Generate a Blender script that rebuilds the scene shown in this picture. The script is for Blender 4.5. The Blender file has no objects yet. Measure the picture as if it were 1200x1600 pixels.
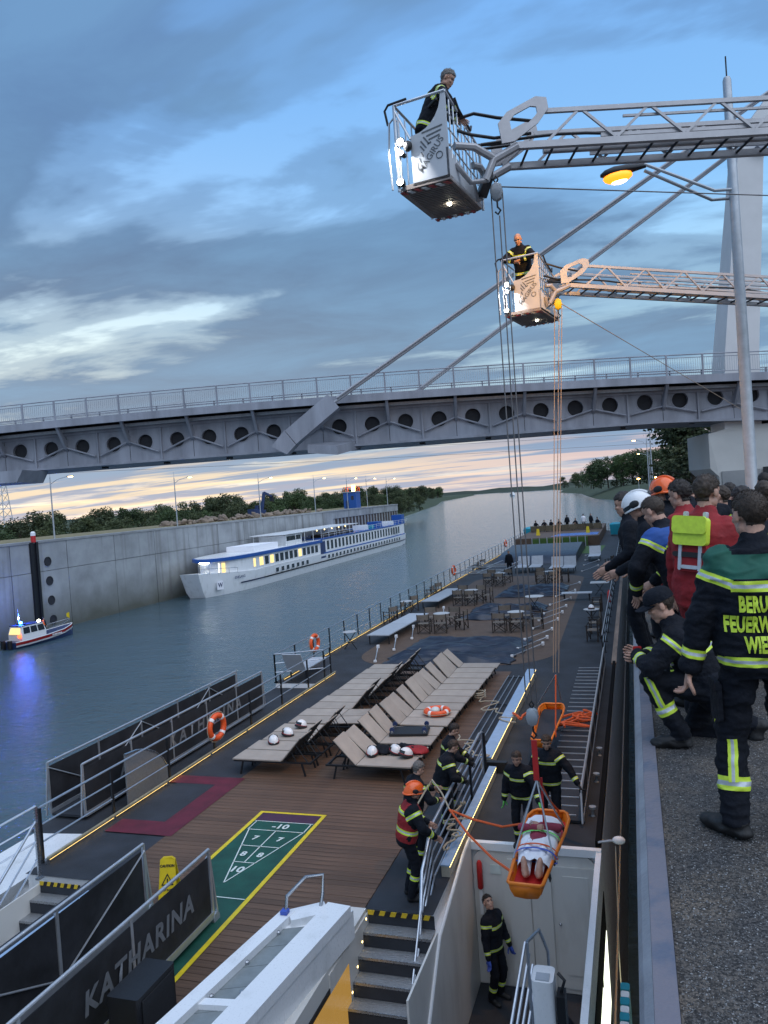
import bpy, bmesh, math, random
import numpy as np
from mathutils import Vector, Matrix, Euler, Quaternion, noise
from mathutils.bvhtree import BVHTree
random.seed(7)
R = math.radians
V = Vector
scene = bpy.context.scene
COL = scene.collection
# ------------------------------------------------------------ camera
cd = bpy.data.cameras.new('camera'); cam = bpy.data.objects.new('camera', cd); COL.objects.link(cam)
cd.sensor_fit = 'VERTICAL'; cd.sensor_height = 32; cd.lens = 24; cd.clip_start = .05; cd.clip_end = 12000
cr = V((.94962685, .30525527, -.07090889)); cu = V((.06172575, .03964354, .99730553)); cf = V((-.30724385, .95144501, -.01880446))
m = Matrix((cr, cu, -cf)).transposed().to_4x4(); m.translation = V((0, 0, 1.88)); cam.matrix_world = m
scene.camera = cam
scene.render.resolution_x = 768; scene.render.resolution_y = 1024
vs = scene.view_settings
vs.view_transform = 'Standard'; vs.look = 'None'; vs.gamma = 1; vs.exposure = 1.12; vs.use_curve_mapping = False
# ------------------------------------------------------------ sky and added fill lamp
SUN_AZ, SUN_EL = R(-38), R(1.2)          # the sun has just gone down left of the river's axis
w = bpy.data.worlds.new('World'); scene.world = w; w.use_nodes = True
nt = w.node_tree; nt.nodes.clear(); N = nt.nodes.new; L = nt.links.new
def wn(t, **k):
    n = N(t)
    for a, b in k.items(): setattr(n, a, b)
    return n
def wmath(op, a, b=None, c=None, clamp=False):
    n = N('ShaderNodeMath'); n.operation = op; n.use_clamp = clamp
    for i, x in enumerate((a, b, c)):
        if x is None: continue
        if isinstance(x, (int, float)): n.inputs[i].default_value = x
        else: L(x, n.inputs[i])
    return n.outputs[0]
def wmix(f, a, b, mode='MIX'):
    n = N('ShaderNodeMix'); n.data_type = 'RGBA'; n.blend_type = mode; n.clamp_factor = True
    for i, x in ((0, f), (6, a), (7, b)):
        if isinstance(x, (int, float)): n.inputs[i].default_value = x
        elif isinstance(x, tuple): n.inputs[i].default_value = (*x, 1)
        else: L(x, n.inputs[i])
    return n.outputs[2]
def wramp(f, stops, interp='LINEAR'):
    n = N('ShaderNodeValToRGB'); n.color_ramp.interpolation = interp
    e = n.color_ramp.elements
    while len(e) < len(stops): e.new(.5)
    for i, (p, c) in enumerate(stops):
        e[i].position = p; e[i].color = (*c, 1) if isinstance(c, tuple) else (c, c, c, 1)
    L(f, n.inputs[0]); return n.outputs[0]
tc = N('ShaderNodeTexCoord'); sep = N('ShaderNodeSeparateXYZ'); L(tc.outputs['Generated'], sep.inputs[0])
dx, dy, dz = sep.outputs
az = wmath('MAXIMUM', dz, 0.0)
sky = N('ShaderNodeTexSky'); sky.sky_type = 'NISHITA'; sky.sun_disc = False
sky.sun_elevation = SUN_EL; sky.sun_rotation = SUN_AZ; sky.air_density = 1.0; sky.dust_density = .6; sky.ozone_density = 3
nish = wmix(1.0, sky.outputs[0], (.42, .42, .42), 'MULTIPLY')
# clear evening air by height above the horizon
clear = wramp(az, [(0, (.48, .46, .50)), (.035, (.45, .47, .55)), (.08, (.40, .57, .68)), (.20, (.42, .64, .77)), (.34, (.21, .44, .75)), (.6, (.145, .335, .69)), (1, (.11, .27, .57))])
clear = wmix(.12, clear, nish)
# warm afterglow round the sunken sun
sd = N('ShaderNodeVectorMath'); sd.operation = 'DOT_PRODUCT'; L(tc.outputs['Generated'], sd.inputs[0])
sd.inputs[1].default_value = (math.sin(SUN_AZ), math.cos(SUN_AZ), .05)
glow = wmath('POWER', wmath('MAXIMUM', sd.outputs['Value'], 0), 10.0)
lowf = wramp(az, [(0, 1.0), (.10, .8), (.26, .35), (.45, 0.0)])
clear = wmix(wmath('MULTIPLY', wmath('MULTIPLY', glow, lowf), .68), clear, (.86, .84, .64))
# cloud sheets: the view ray cut with a flat layer
den = wmath('ADD', az, .075)
comb = N('ShaderNodeCombineXYZ'); L(wmath('DIVIDE', dx, den), comb.inputs[0]); L(wmath('DIVIDE', dy, den), comb.inputs[1])
def cl(scale, rot, stretch, loc, detail, rough, dist=0.3):
    mp = N('ShaderNodeMapping'); L(comb.outputs[0], mp.inputs[0]); mp.inputs['Rotation'].default_value = (0, 0, R(rot))
    mp.inputs['Scale'].default_value = (scale, scale * stretch, 1); mp.inputs['Location'].default_value = (*loc, 0)
    n = N('ShaderNodeTexNoise'); L(mp.outputs[0], n.inputs['Vector']); n.inputs['Scale'].default_value = 1
    n.inputs['Detail'].default_value = detail; n.inputs['Roughness'].default_value = rough; n.inputs['Distortion'].default_value = dist
    return n.outputs['Fac']
big = cl(.4, 90, 2.5, (12.4, 4.1), 5, .52, .5)
fine = cl(1.1, 90, 1.6, (14.4, 2.2), 6, .6, .4)
mass = wmath('ADD', wmath('MULTIPLY', big, .66), wmath('MULTIPLY', fine, .34))
lowc = wramp(az, [(0, 0.0), (.025, .02), (.045, .085), (.075, .05), (.105, .0)])
mass = wmath('ADD', mass, lowc)
cov = wramp(mass, [(0, 0.0), (.415, 0.0), (.465, .5), (.53, .95), (1, 1.0)], 'EASE')
cloudcol = wramp(az, [(0, (.36, .33, .40)), (.05, (.17, .23, .35)), (.14, (.092, .140, .235)), (.3, (.066, .112, .205)), (.6, (.090, .165, .32)), (1, (.10, .19, .36))])
shade = wmix(wramp(fine, [(.35, 0.0), (.68, .5)]), cloudcol, (.15, .30, .48))
skyc = wmix(wmath('MULTIPLY', cov, .9), clear, shade)
# low streaks lit from below, pink and peach
st = cl(.35, 12, 5.0, (1.3, 9.1), 5, .55, .2)
stf = wmath('MULTIPLY', wramp(st, [(.46, 0.0), (.56, 1.0)], 'EASE'), wramp(az, [(0, .0), (.010, .55), (.04, .65), (.06, .25), (.10, 0.0)]))
skyc = wmix(stf, skyc, wmix(wmath('MULTIPLY', glow, 1.4), (.66, .47, .45), (.95, .72, .42)))
bg = N('ShaderNodeBackground'); L(skyc, bg.inputs[0]); bg.inputs[1].default_value = .64
wo = N('ShaderNodeOutputWorld'); L(bg.outputs[0], wo.inputs[0])
sl = bpy.data.lights.new('sun', 'SUN'); sun = bpy.data.objects.new('sun', sl); COL.objects.link(sun)
sl.energy = 1.15; sl.angle = R(100); sl.color = (.92, .95, 1.0)      # added soft fill, high behind right, to brighten near-facing sides; no hard shadow
sd_ = V((.40, -.28, .85)).normalized()
sun.rotation_euler = (-sd_).to_track_quat('-Z', 'Y').to_euler()
# ------------------------------------------------------------ materials
MATS = {}
def mat(name, col, rough=.6, metal=0., var=.12, scale=6., bump=0., bscale=40., emit=None, es=1., rnd=0., spec=.5, alpha=1., col2=None, c2=(.45, .6), stretch=(1, 1, 1), coord='Object', trans=0., coat=0.):
    if name in MATS: return MATS[name]
    m = bpy.data.materials.new(name); m.use_nodes = True; t = m.node_tree; b = t.nodes['Principled BSDF']
    MATS[name] = m
    l = t.links.new
    b.inputs['Roughness'].default_value = rough; b.inputs['Metallic'].default_value = metal
    b.inputs['Specular IOR Level'].default_value = spec; b.inputs['Alpha'].default_value = alpha
    if trans: b.inputs['Transmission Weight'].default_value = trans
    if coat: b.inputs['Coat Weight'].default_value = coat
    tcx = t.nodes.new('ShaderNodeTexCoord'); mp = t.nodes.new('ShaderNodeMapping'); l(tcx.outputs[coord], mp.inputs[0]); mp.inputs['Scale'].default_value = stretch
    n = t.nodes.new('ShaderNodeTexNoise'); l(mp.outputs[0], n.inputs['Vector']); n.inputs['Scale'].default_value = scale; n.inputs['Detail'].default_value = 6; n.inputs['Roughness'].default_value = .6
    r = t.nodes.new('ShaderNodeValToRGB'); l(n.outputs['Fac'], r.inputs[0]); e = r.color_ramp.elements
    if col2:
        e[0].position, e[1].position = c2; e[0].color = (*col, 1); e[1].color = (*col2, 1)
    else:
        e[0].position, e[1].position = .3, .7
        e[0].color = (*[max(0, c * (1 - var)) for c in col], 1); e[1].color = (*[min(1, c * (1 + var)) for c in col], 1)
    out = r.outputs[0]
    if rnd:
        oi = t.nodes.new('ShaderNodeObjectInfo'); h = t.nodes.new('ShaderNodeHueSaturation'); l(out, h.inputs['Color'])
        mr = t.nodes.new('ShaderNodeMapRange'); l(oi.outputs['Random'], mr.inputs[0]); mr.inputs[3].default_value = 1 - rnd; mr.inputs[4].default_value = 1 + rnd
        l(mr.outputs[0], h.inputs['Value']); out = h.outputs[0]
    l(out, b.inputs['Base Color'])
    n2 = t.nodes.new('ShaderNodeTexNoise'); l(mp.outputs[0], n2.inputs['Vector']); n2.inputs['Scale'].default_value = bscale; n2.inputs['Detail'].default_value = 4
    mr2 = t.nodes.new('ShaderNodeMapRange'); l(n2.outputs['Fac'], mr2.inputs[0]); mr2.inputs[3].default_value = max(.02, rough - .12); mr2.inputs[4].default_value = min(1, rough + .12)
    l(mr2.outputs[0], b.inputs['Roughness'])
    if bump:
        bp = t.nodes.new('ShaderNodeBump'); bp.inputs['Strength'].default_value = bump; bp.inputs['Distance'].default_value = .02; l(n2.outputs['Fac'], bp.inputs['Height']); l(bp.outputs[0], b.inputs['Normal'])
    if emit:
        b.inputs['Emission Color'].default_value = (*emit, 1); b.inputs['Emission Strength'].default_value = es
    return m
mat('deck_grey', (.022, .026, .034), .75, scale=1.2, var=.45, bump=.25, bscale=300)
mat('deck_brown', (.112, .064, .039), .62, scale=3, var=.38, rnd=.2, bump=.2, bscale=60, stretch=(.4, 8, 1))
mat('deck_brown_flat', (.095, .060, .040), .7, scale=4, var=.2, bump=.2, bscale=200)
mat('crimson', (.105, .009, .022), .6, scale=3, var=.3)
mat('court_green', (.006, .062, .040), .55, scale=2, var=.35)
mat('court_purple', (.060, .018, .045), .55)
mat('yellow_paint', (.68, .52, .015), .5, var=.15)
mat('white_paint', (.78, .78, .78), .4, var=.05)
mat('white_line', (.62, .68, .64), .5, var=.1)
mat('ship_white', (.80, .81, .82), .3, col2=(.60, .61, .60), c2=(.52, .80), scale=1.7, stretch=(1, 1, .4), coat=.15)
mat('ship_cream', (.66, .64, .60), .4, col2=(.48, .45, .41), c2=(.50, .82), scale=1.6, stretch=(1, 1, .3))
mat('black', (.012, .012, .014), .5)
mat('rubber', (.02, .02, .022), .8)
mat('steel', (.42, .44, .47), .28, .9, var=.1)
mat('steel_rail', (.50, .54, .60), .32, .75, var=.1)
mat('alu', (.55, .57, .60), .35, .7, var=.1)
mat('galv', (.40, .43, .46), .5, .5, var=.15)
mat('dark_metal', (.025, .027, .031), .45, .5)
mat('mesh_black', (.015, .016, .019), .8, var=.3, scale=90)
mat('banner', (.018, .019, .023), .65, var=.5, scale=2.5, bump=.5, bscale=3)
mat('banner_text', (.16, .17, .185), .7, var=.15)
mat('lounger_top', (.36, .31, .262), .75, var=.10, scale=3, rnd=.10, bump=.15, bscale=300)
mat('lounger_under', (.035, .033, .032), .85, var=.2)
mat('tread', (.38, .39, .40), .4, .7, var=.15, scale=30, bump=.8, bscale=45)
mat('tarp', (.018, .025, .043), .42, var=.35, scale=2, bump=.4, bscale=6)
mat('canvas_chair', (.16, .135, .11), .85, var=.2, rnd=.12)
mat('chair_wood', (.022, .015, .011), .6)
mat('table_top', (.42, .43, .44), .45, var=.1)
mat('bench_top', (.38, .41, .45), .5, var=.08, rnd=.06)
mat('orange', (.80, .13, .02), .45, var=.12)
mat('orange_strap', (.62, .10, .02), .7, var=.2, scale=30)
mat('lifebuoy', (.78, .10, .02), .45, var=.12)
mat('stretcher_orange', (.78, .20, .015), .38, var=.12)
mat('red', (.50, .02, .02), .5)
mat('red_vest', (.27, .011, .015), .75, var=.25, scale=9, bump=.3, bscale=30)
mat('jacket', (.0065, .0085, .014), .85, spec=.25, var=.35, scale=8, bump=.5, bscale=35)
mat('trousers', (.006, .0078, .013), .85, spec=.25, var=.35, scale=8, bump=.5, bscale=30)
mat('reflex_yellow', (.62, .80, .06), .5, var=.12, scale=25)
mat('reflex_silver', (.50, .54, .58), .4, .2, var=.12, scale=25)
mat('skin', (.46, .26, .185), .5, var=.22, scale=22, bump=.15, bscale=90)
mat('lips', (.36, .15, .12), .5)
mat('hair_dark', (.022, .015, .012), .6, var=.5, scale=60, bump=.3, bscale=200)
mat('hair_brown', (.045, .029, .019), .6, var=.5, scale=60, bump=.3, bscale=200)
mat('hair_grey', (.14, .13, .12), .6, var=.4, scale=60, bump=.3, bscale=200)
mat('boot', (.012, .012, .013), .6, bump=.2)
mat('glove', (.018, .018, .02), .8)
mat('glove_green', (.15, .60, .12), .7)
mat('glove_blue', (.05, .10, .45), .5)
mat('green_yoke', (.010, .090, .060), .8)
mat('blue_yoke', (.02, .08, .30), .8)
mat('helmet_orange', (.92, .13, .01), .3, var=.05, coat=.5)
mat('helmet_white', (.78, .78, .78), .3, var=.05, coat=.4)
mat('sheet', (.80, .80, .84), .85, var=.04, bump=.3, bscale=12)
mat('stripe_shirt', (.25, .03, .06), .8)
mat('concrete', (.27, .28, .285), .85, scale=.35, var=.22, bump=.35, bscale=18)
mat('concrete_light', (.52, .52, .50), .8, scale=.4, var=.1, bump=.2, bscale=20)
mat('quay_asphalt', (.050, .049, .050), .9, scale=2.2, col2=(.115, .095, .075), c2=(.42, .72), bump=1., bscale=160)
mat('quay_steel', (.19, .175, .20), .45, .15, scale=3, var=.25, bump=.2, bscale=40, col2=(.11, .13, .18), c2=(.50, .64))
mat('quay_steel_edge', (.25, .27, .305), .5, .2, scale=4, var=.2, bump=.2)
mat('bridge_paint', (.27, .285, .33), .5, var=.28, scale=1.1, stretch=(1, 1, .18), bscale=9)
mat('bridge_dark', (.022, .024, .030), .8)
mat('pylon_white', (.60, .60, .60), .5, var=.06, scale=.6)
mat('grass_dry', (.20, .165, .085), .95, var=.4, scale=1.5, bump=.8, bscale=6)
mat('grass_green', (.035, .05, .02), .95, var=.4, scale=.3, bump=.5, bscale=3)
mat('earth', (.055, .06, .045), .95, var=.3, scale=.02)
mat('sheet_pile', (.050, .036, .032), .75, var=.35, scale=1.)
mat('rock', (.20, .155, .12), .9, var=.35, scale=1.2, rnd=.2, bump=.6, bscale=5)
mat('ladder_paint', (.40, .395, .41), .38, .35, var=.1, scale=4)
mat('basket_white', (.50, .52, .55), .4, var=.05, scale=3)
mat('ship_blue', (.015, .085, .33), .4, var=.1)
mat('ship_navy', (.02, .04, .12), .4)
mat('window_dark', (.020, .026, .034), .12, spec=.8)
mat('window_warm', (.3, .2, .06), .3, emit=(1, .72, .30), es=.6, var=.75, scale=.9)
mat('window_white', (.5, .5, .4), .3, emit=(.95, 1, .80), es=1.1)
mat('teal', (.01, .27, .36), .5, var=.15)
mat('sofa', (.10, .08, .05), .8, var=.3, rnd=.3)
mat('pool_blue', (.03, .12, .45), .3)
mat('lime', (.05, .11, .015), .7)
mat('lamp_sodium', (.9, .4, .05), .4, emit=(1, .22, .008), es=1.15)
mat('lamp_bulb', (.9, .6, .2), .4, emit=(1, .58, .10), es=12)
mat('lamp_sodium_far', (.9, .5, .1), .4, emit=(1, .55, .13), es=14)
mat('lamp_white', (.9, .9, .9), .4, emit=(1, 1, .82), es=16)
mat('lamp_blue', (.1, .2, 1), .4, emit=(.02, .10, 1), es=35)
mat('lamp_deck', (.9, .8, .5), .4, emit=(1, .70, .24), es=3.0)
mat('lamp_strip', (.8, .6, .3), .4, emit=(1, .66, .20), es=1.5)
mat('led_gold', (.55, .47, .30), .3, .6, var=.2)
mat('stay_paint', (.33, .34, .37), .45, var=.08, scale=2)
mat('flame_red', (.6, .04, .02), .5, emit=(1, .1, .03), es=2)
mat('bark', (.07, .055, .04), .9, bump=.6)
mat('glass', (.10, .12, .13), .08, spec=.6, alpha=.55)
mat('coaming_blue', (.30, .42, .58), .4, var=.1)
mat('gunwale_tan', (.27, .20, .155), .7, var=.3, scale=4, stretch=(1, .15, 1))
mat('matt_black', (.008, .008, .009), .9, spec=.1)
mat('gold_face', (.42, .38, .30), .5, var=.2)
mat('grey_boards', (.20, .225, .23), .6, var=.15)
mat('rope_white', (.40, .35, .26), .8)
mat('cable', (.16, .15, .15), .5, .5)
mat('cable_tan', (.42, .31, .22), .6)
mat('hazard_yellow', (.65, .44, .02), .5)
mat('caution_yellow', (.72, .52, .01), .45)
mat('text_dark', (.10, .11, .12), .5)
def leafmat(name, a, b):
    m = mat(name, a, .7, col2=b, c2=(.35, .68), scale=.35, rnd=.25)
    return m
leafmat('leaf_a', (.022, .045, .013), (.070, .110, .030))
leafmat('leaf_b', (.026, .045, .018), (.085, .100, .036))
leafmat('leaf_far', (.018, .030, .018), (.035, .050, .028))
# ------------------------------------------------------------ mesh helpers
def frame(d):
    d = V(d).normalized(); a = V((0, 0, 1)) if abs(d.z) < .95 else V((1, 0, 0))
    x = d.cross(a).normalized(); return x, x.cross(d)
class MB:
    def __init__(s): s.v = []; s.f = []; s.m = []; s.c = 0
    def add(s, vs, fs):
        o = len(s.v); s.v += [tuple(p) for p in vs]; s.f += [tuple(i + o for i in f) for f in fs]; s.m += [s.c] * len(fs); return s
    def box(s, c, d, rot=None):
        c = V(c); hx, hy, hz = d[0] / 2, d[1] / 2, d[2] / 2
        ps = [V((x * hx, y * hy, z * hz)) for z in (-1, 1) for y in (-1, 1) for x in (-1, 1)]
        if rot is not None:
            if not isinstance(rot, Matrix): rot = Euler(rot).to_matrix()
            ps = [rot @ p for p in ps]
        return s.add([c + p for p in ps], [(0, 2, 3, 1), (4, 5, 7, 6), (0, 1, 5, 4), (2, 6, 7, 3), (0, 4, 6, 2), (1, 3, 7, 5)])
    def bb(s, x0, x1, y0, y1, z0, z1): return s.box(((x0 + x1) / 2, (y0 + y1) / 2, (z0 + z1) / 2), (abs(x1 - x0), abs(y1 - y0), abs(z1 - z0)))
    def bar(s, a, b, w, h, up=(0, 0, 1)):
        a, b = V(a), V(b); d = (b - a); x = d.cross(V(up))
        if x.length < 1e-6: x = V((1, 0, 0))
        x.normalize(); z = x.cross(d).normalized(); x *= w / 2; z *= h / 2
        return s.add([a - x - z, a + x - z, a + x + z, a - x + z, b - x - z, b + x - z, b + x + z, b - x + z], [(0, 1, 2, 3), (7, 6, 5, 4), (0, 4, 5, 1), (1, 5, 6, 2), (2, 6, 7, 3), (3, 7, 4, 0)])
    def tube(s, a, b, r, r2=None, n=8):
        return s.path([a, b], r, n, r2=r2)
    def path(s, pts, r, n=6, closed=False, r2=None):
        pts = [V(p) for p in pts]; k = len(pts); rings = []; px = None
        for i, p in enumerate(pts):
            a = pts[i - 1] if (i or closed) else p; b = pts[(i + 1) % k] if (i < k - 1 or closed) else p
            d = b - a
            if d.length < 1e-9: d = V((0, 0, 1))
            if px is None: px, _ = frame(d)
            x = (px - d.normalized() * px.dot(d.normalized()))
            x = x.normalized() if x.length > 1e-6 else frame(d)[0]
            px = x; y = d.normalized().cross(x)
            rr = r if r2 is None else r + (r2 - r) * i / max(1, k - 1)
            if isinstance(r, (list, tuple)): rr = r[i]
            rings.append([p + (x * math.cos(2 * math.pi * j / n) + y * math.sin(2 * math.pi * j / n)) * rr for j in range(n)])
        return s.loft(rings, caps=not closed, closed=closed)
    def loft(s, rings, caps=True, closed=False):
        n = len(rings[0]); k = len(rings); vs = [p for r in rings for p in r]; fs = []
        for i in range(k if closed else k - 1):
            a = i * n; b = ((i + 1) % k) * n
            for j in range(n): fs.append((a + j, a + (j + 1) % n, b + (j + 1) % n, b + j))
        if caps and not closed: fs.append(tuple(range(n - 1, -1, -1))); fs.append(tuple((k - 1) * n + j for j in range(n)))
        return s.add(vs, fs)
    def ell(s, c, r, n=12, k=8, rot=None):
        c = V(c); r = (r, r, r) if isinstance(r, (int, float)) else r; rings = []
        rm = rot if isinstance(rot, Matrix) else (Euler(rot).to_matrix() if rot else None)
        vs = []; fs = []
        def put(p): p = V((p[0] * r[0], p[1] * r[1], p[2] * r[2])); vs.append(c + (rm @ p if rm else p))
        put((0, 0, -1))
        for i in range(1, k):
            a = -math.pi / 2 + math.pi * i / k
            for j in range(n): t = 2 * math.pi * j / n; put((math.cos(a) * math.cos(t), math.cos(a) * math.sin(t), math.sin(a)))
        put((0, 0, 1)); top = len(vs) - 1
        for j in range(n): fs.append((0, 1 + (j + 1) % n, 1 + j)); fs.append((top, 1 + (k - 2) * n + j, 1 + (k - 2) * n + (j + 1) % n))
        for i in range(k - 2):
            for j in range(n): a = 1 + i * n; fs.append((a + j, a + (j + 1) % n, a + n + (j + 1) % n, a + n + j))
        return s.add(vs, fs)
    def caps(s, a, b, ra, rb, n=10, k=3):
        a, b = V(a), V(b); d = (b - a); d = d.normalized() if d.length > 1e-6 else V((0, 0, 1)); x, y = frame(d); rings = []
        for i in range(k): t = math.pi / 2 * (1 - (i + .25) / (k + .25)); rings.append((a - d * ra * math.sin(t), ra * math.cos(t)))
        rings += [(a, ra), (b, rb)]
        for i in range(k): t = math.pi / 2 * ((i + 1) / (k + .25)); rings.append((b + d * rb * math.sin(t), rb * math.cos(t)))
        return s.loft([[p + (x * math.cos(2 * math.pi * j / n) + y * math.sin(2 * math.pi * j / n)) * q for j in range(n)] for p, q in rings])
    def prism(s, poly, ext):
        e = V(ext); n = len(poly); vs = [V(p) for p in poly] + [V(p) + e for p in poly]
        fs = [tuple(range(n - 1, -1, -1)), tuple(range(n, 2 * n))] + [(i, (i + 1) % n, n + (i + 1) % n, n + i) for i in range(n)]
        return s.add(vs, fs)
    def quad(s, *p): return s.add(p, [tuple(range(len(p)))])
    def lathe(s, c, prof, n=12, axis=(0, 0, 1)):
        c = V(c); d = V(axis).normalized(); x, y = frame(d)
        return s.loft([[c + d * z + (x * math.cos(2 * math.pi * j / n) + y * math.sin(2 * math.pi * j / n)) * r for j in range(n)] for r, z in prof])
    def mesh(s, name, mats, smooth=False):
        me = bpy.data.meshes.new(name); me.from_pydata(s.v, [], s.f); mats = mats if isinstance(mats, (list, tuple)) else [mats]
        for q in mats: me.materials.append(MATS[q])
        if len(mats) > 1: me.polygons.foreach_set('material_index', s.m)
        bm = bmesh.new(); bm.from_mesh(me); bmesh.ops.recalc_face_normals(bm, faces=bm.faces); bm.to_mesh(me); bm.free()
        if smooth:
            me.polygons.foreach_set('use_smooth', [True] * len(me.polygons))
            if smooth != 'all': me.set_sharp_from_angle(angle=R(45))
        return me
    def build(s, name, mats, parent=None, smooth=False):
        return put(name, s.mesh(name, mats, smooth), parent)
def put(name, me, parent=None, loc=None, rot=None):
    o = bpy.data.objects.new(name, me); COL.objects.link(o)
    if parent:
        o.parent = parent
        if parent.get('_w'): o.matrix_parent_inverse = Matrix.Translation(-V(parent.location))
    if loc is not None: o.location = loc
    if rot is not None: o.rotation_euler = rot
    return o
def tag(o, label=None, cat=None, group=None, kind=None):
    for k, v in (('label', label), ('category', cat), ('group', group), ('kind', kind)):
        if v: o[k] = v
    return o
def thing(name, label, cat, loc=(0, 0, 0), rz=0, group=None, world=False):
    o = bpy.data.objects.new(name, None); COL.objects.link(o); o.location = loc; o.rotation_euler = (0, 0, rz); o.empty_display_size = .2
    if world: o['_w'] = 1
    return tag(o, label, cat, group)
def kids(o): return [c for c in bpy.data.objects if c.parent == o]
def copy_tree(o, loc=None, rz=None, label=None, parent=None, tree=None):
    tree = tree or subtree(o); mp = {}
    for q in tree:
        c = q.copy(); COL.objects.link(c); mp[q] = c
        if q.parent in mp: c.parent = mp[q.parent]
    r = mp[o]
    if loc is not None: r.location = loc
    if rz is not None: r.rotation_euler = (0, 0, rz)
    if label: r['label'] = label
    return r
def subtree(o):
    out = [o]
    for c in o.children: out += subtree(c)
    return out
WORK = bpy.data.scenes.new('work')          # small side scene: evaluating there is quick; removed at the end
def eval_mesh(o):
    WORK.collection.objects.link(o); vl = WORK.view_layers[0]; vl.update(); dg = vl.depsgraph; dg.update()
    return bpy.data.meshes.new_from_object(o.evaluated_get(dg))
def text_mesh(body, size, depth=.0, font_w=0.0, align='CENTER', shear=0., space=1.):
    c = bpy.data.curves.new('t', 'FONT'); c.body = body; c.size = size; c.extrude = depth; c.align_x = align; c.align_y = 'CENTER'; c.offset = font_w; c.shear = shear; c.space_character = space; c.resolution_u = 3
    o = bpy.data.objects.new('t', c); me = eval_mesh(o); bpy.data.objects.remove(o); bpy.data.curves.remove(c); return me
def text_on(body, size, origin, xdir, ydir, mname, parent, name='lettering', **k):
    me = text_mesh(body, size, **k); x, y = V(xdir).normalized(), V(ydir).normalized(); z = x.cross(y)
    M = Matrix((x, y, z)).transposed().to_4x4(); M.translation = V(origin); me.transform(M)
    me.materials.clear(); me.materials.append(MATS[mname]); return put(name, me, parent)
def rbox(mb, c, d, r, rot=None, n=3, axis=2):
    """box with rounded vertical edges (prism of a rounded rectangle)"""
    ax = [0, 1, 2]; ax.remove(axis); hx, hy, hz = d[ax[0]] / 2, d[ax[1]] / 2, d[axis] / 2; r = min(r, hx * .99, hy * .99); poly = []
    for (sx, sy, a0) in ((1, 1, 0), (-1, 1, 90), (-1, -1, 180), (1, -1, 270)):
        for i in range(n + 1):
            a = R(a0 + 90 * i / n); p = [0, 0, 0]; p[ax[0]] = sx * (hx - r) + r * math.cos(a); p[ax[1]] = sy * (hy - r) + r * math.sin(a); p[axis] = -hz; poly.append(V(p))
    e = [0, 0, 0]; e[axis] = 2 * hz; e = V(e)
    if rot is not None: rm = Euler(rot).to_matrix(); poly = [rm @ p for p in poly]; e = rm @ e
    return mb.prism([V(c) + p for p in poly], e)
# ============================================================ SETTING: water, land, walls
def water_material():
    m = bpy.data.materials.new('river_water'); m.use_nodes = True; t = m.node_tree; b = t.nodes['Principled BSDF']; l = t.links.new; MATS['river_water'] = m
    b.inputs['Base Color'].default_value = (.058, .100, .125, 1); b.inputs['Roughness'].default_value = .09; b.inputs['IOR'].default_value = 1.33; b.inputs['Specular IOR Level'].default_value = .6
    tc = t.nodes.new('ShaderNodeTexCoord'); prev = None
    for sc, st, d, rot in ((.16, (1, 1.8, 1), .30, 20), (.85, (1, 1.7, 1), .16, -15), (2.7, (1, 1.4, 1), .13, 10)):
        mp = t.nodes.new('ShaderNodeMapping'); l(tc.outputs['Object'], mp.inputs[0]); mp.inputs['Scale'].default_value = st; mp.inputs['Rotation'].default_value = (0, 0, R(rot))
        n = t.nodes.new('ShaderNodeTexNoise'); l(mp.outputs[0], n.inputs['Vector']); n.inputs['Scale'].default_value = sc; n.inputs['Detail'].default_value = 5; n.inputs['Roughness'].default_value = .55; n.inputs['Distortion'].default_value = .4
        bp = t.nodes.new('ShaderNodeBump'); bp.inputs['Strength'].default_value = .55; bp.inputs['Distance'].default_value = d; l(n.outputs['Fac'], bp.inputs['Height'])
        if prev: l(prev.outputs[0], bp.inputs['Normal'])
        prev = bp
    l(prev.outputs[0], b.inputs['Normal'])
water_material()
WZ = -10.92; DZ = -4.32
tag(MB().quad((-6000, -300, WZ), (4000, -300, WZ), (4000, 9000, WZ), (-6000, 9000, WZ)).build('river_water', 'river_water'), kind='structure')
# left bank: wall strip, lower river land behind it, and the shore that recedes
g = MB(); g.quad((-66.9, -80, -.30), (-66.9, 217.5, -.30), (-84, 217.5, -.30), (-84, -80, -.30)); g.quad((-84, -80, -.30), (-84, 217.5, -.30), (-100, 222, -6), (-100, -80, -6))
g.quad((-84, 217.5, -.3), (-66.9, 217.5, -.3), (-80, 240, -11.3), (-102, 250, -11.3)); g.quad((-84, 217.5, -.3), (-102, 250, -11.3), (-100, 222, -6))
tag(g.build('wall_top_grass', 'grass_dry'), kind='structure')
shore = [(-100, 222), (-112, 270), (-150, 480), (-215, 820), (-300, 1200), (-352, 1586), (-460, 2300), (-900, 2900)]
g = MB(); g.add([(x, y, -6) for x, y in shore] + [(-3000, 2900, -6), (-3000, -200, -6), (-100, -200, -6)], [tuple(range(len(shore) + 3))])
for (a, b) in zip(shore, shore[1:]): g.quad((*a, -6), (*b, -6), (b[0] + 12, b[1], -11.4), (a[0] + 12, a[1], -11.4))
tag(g.build('left_bank', 'grass_green'), kind='structure')
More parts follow.
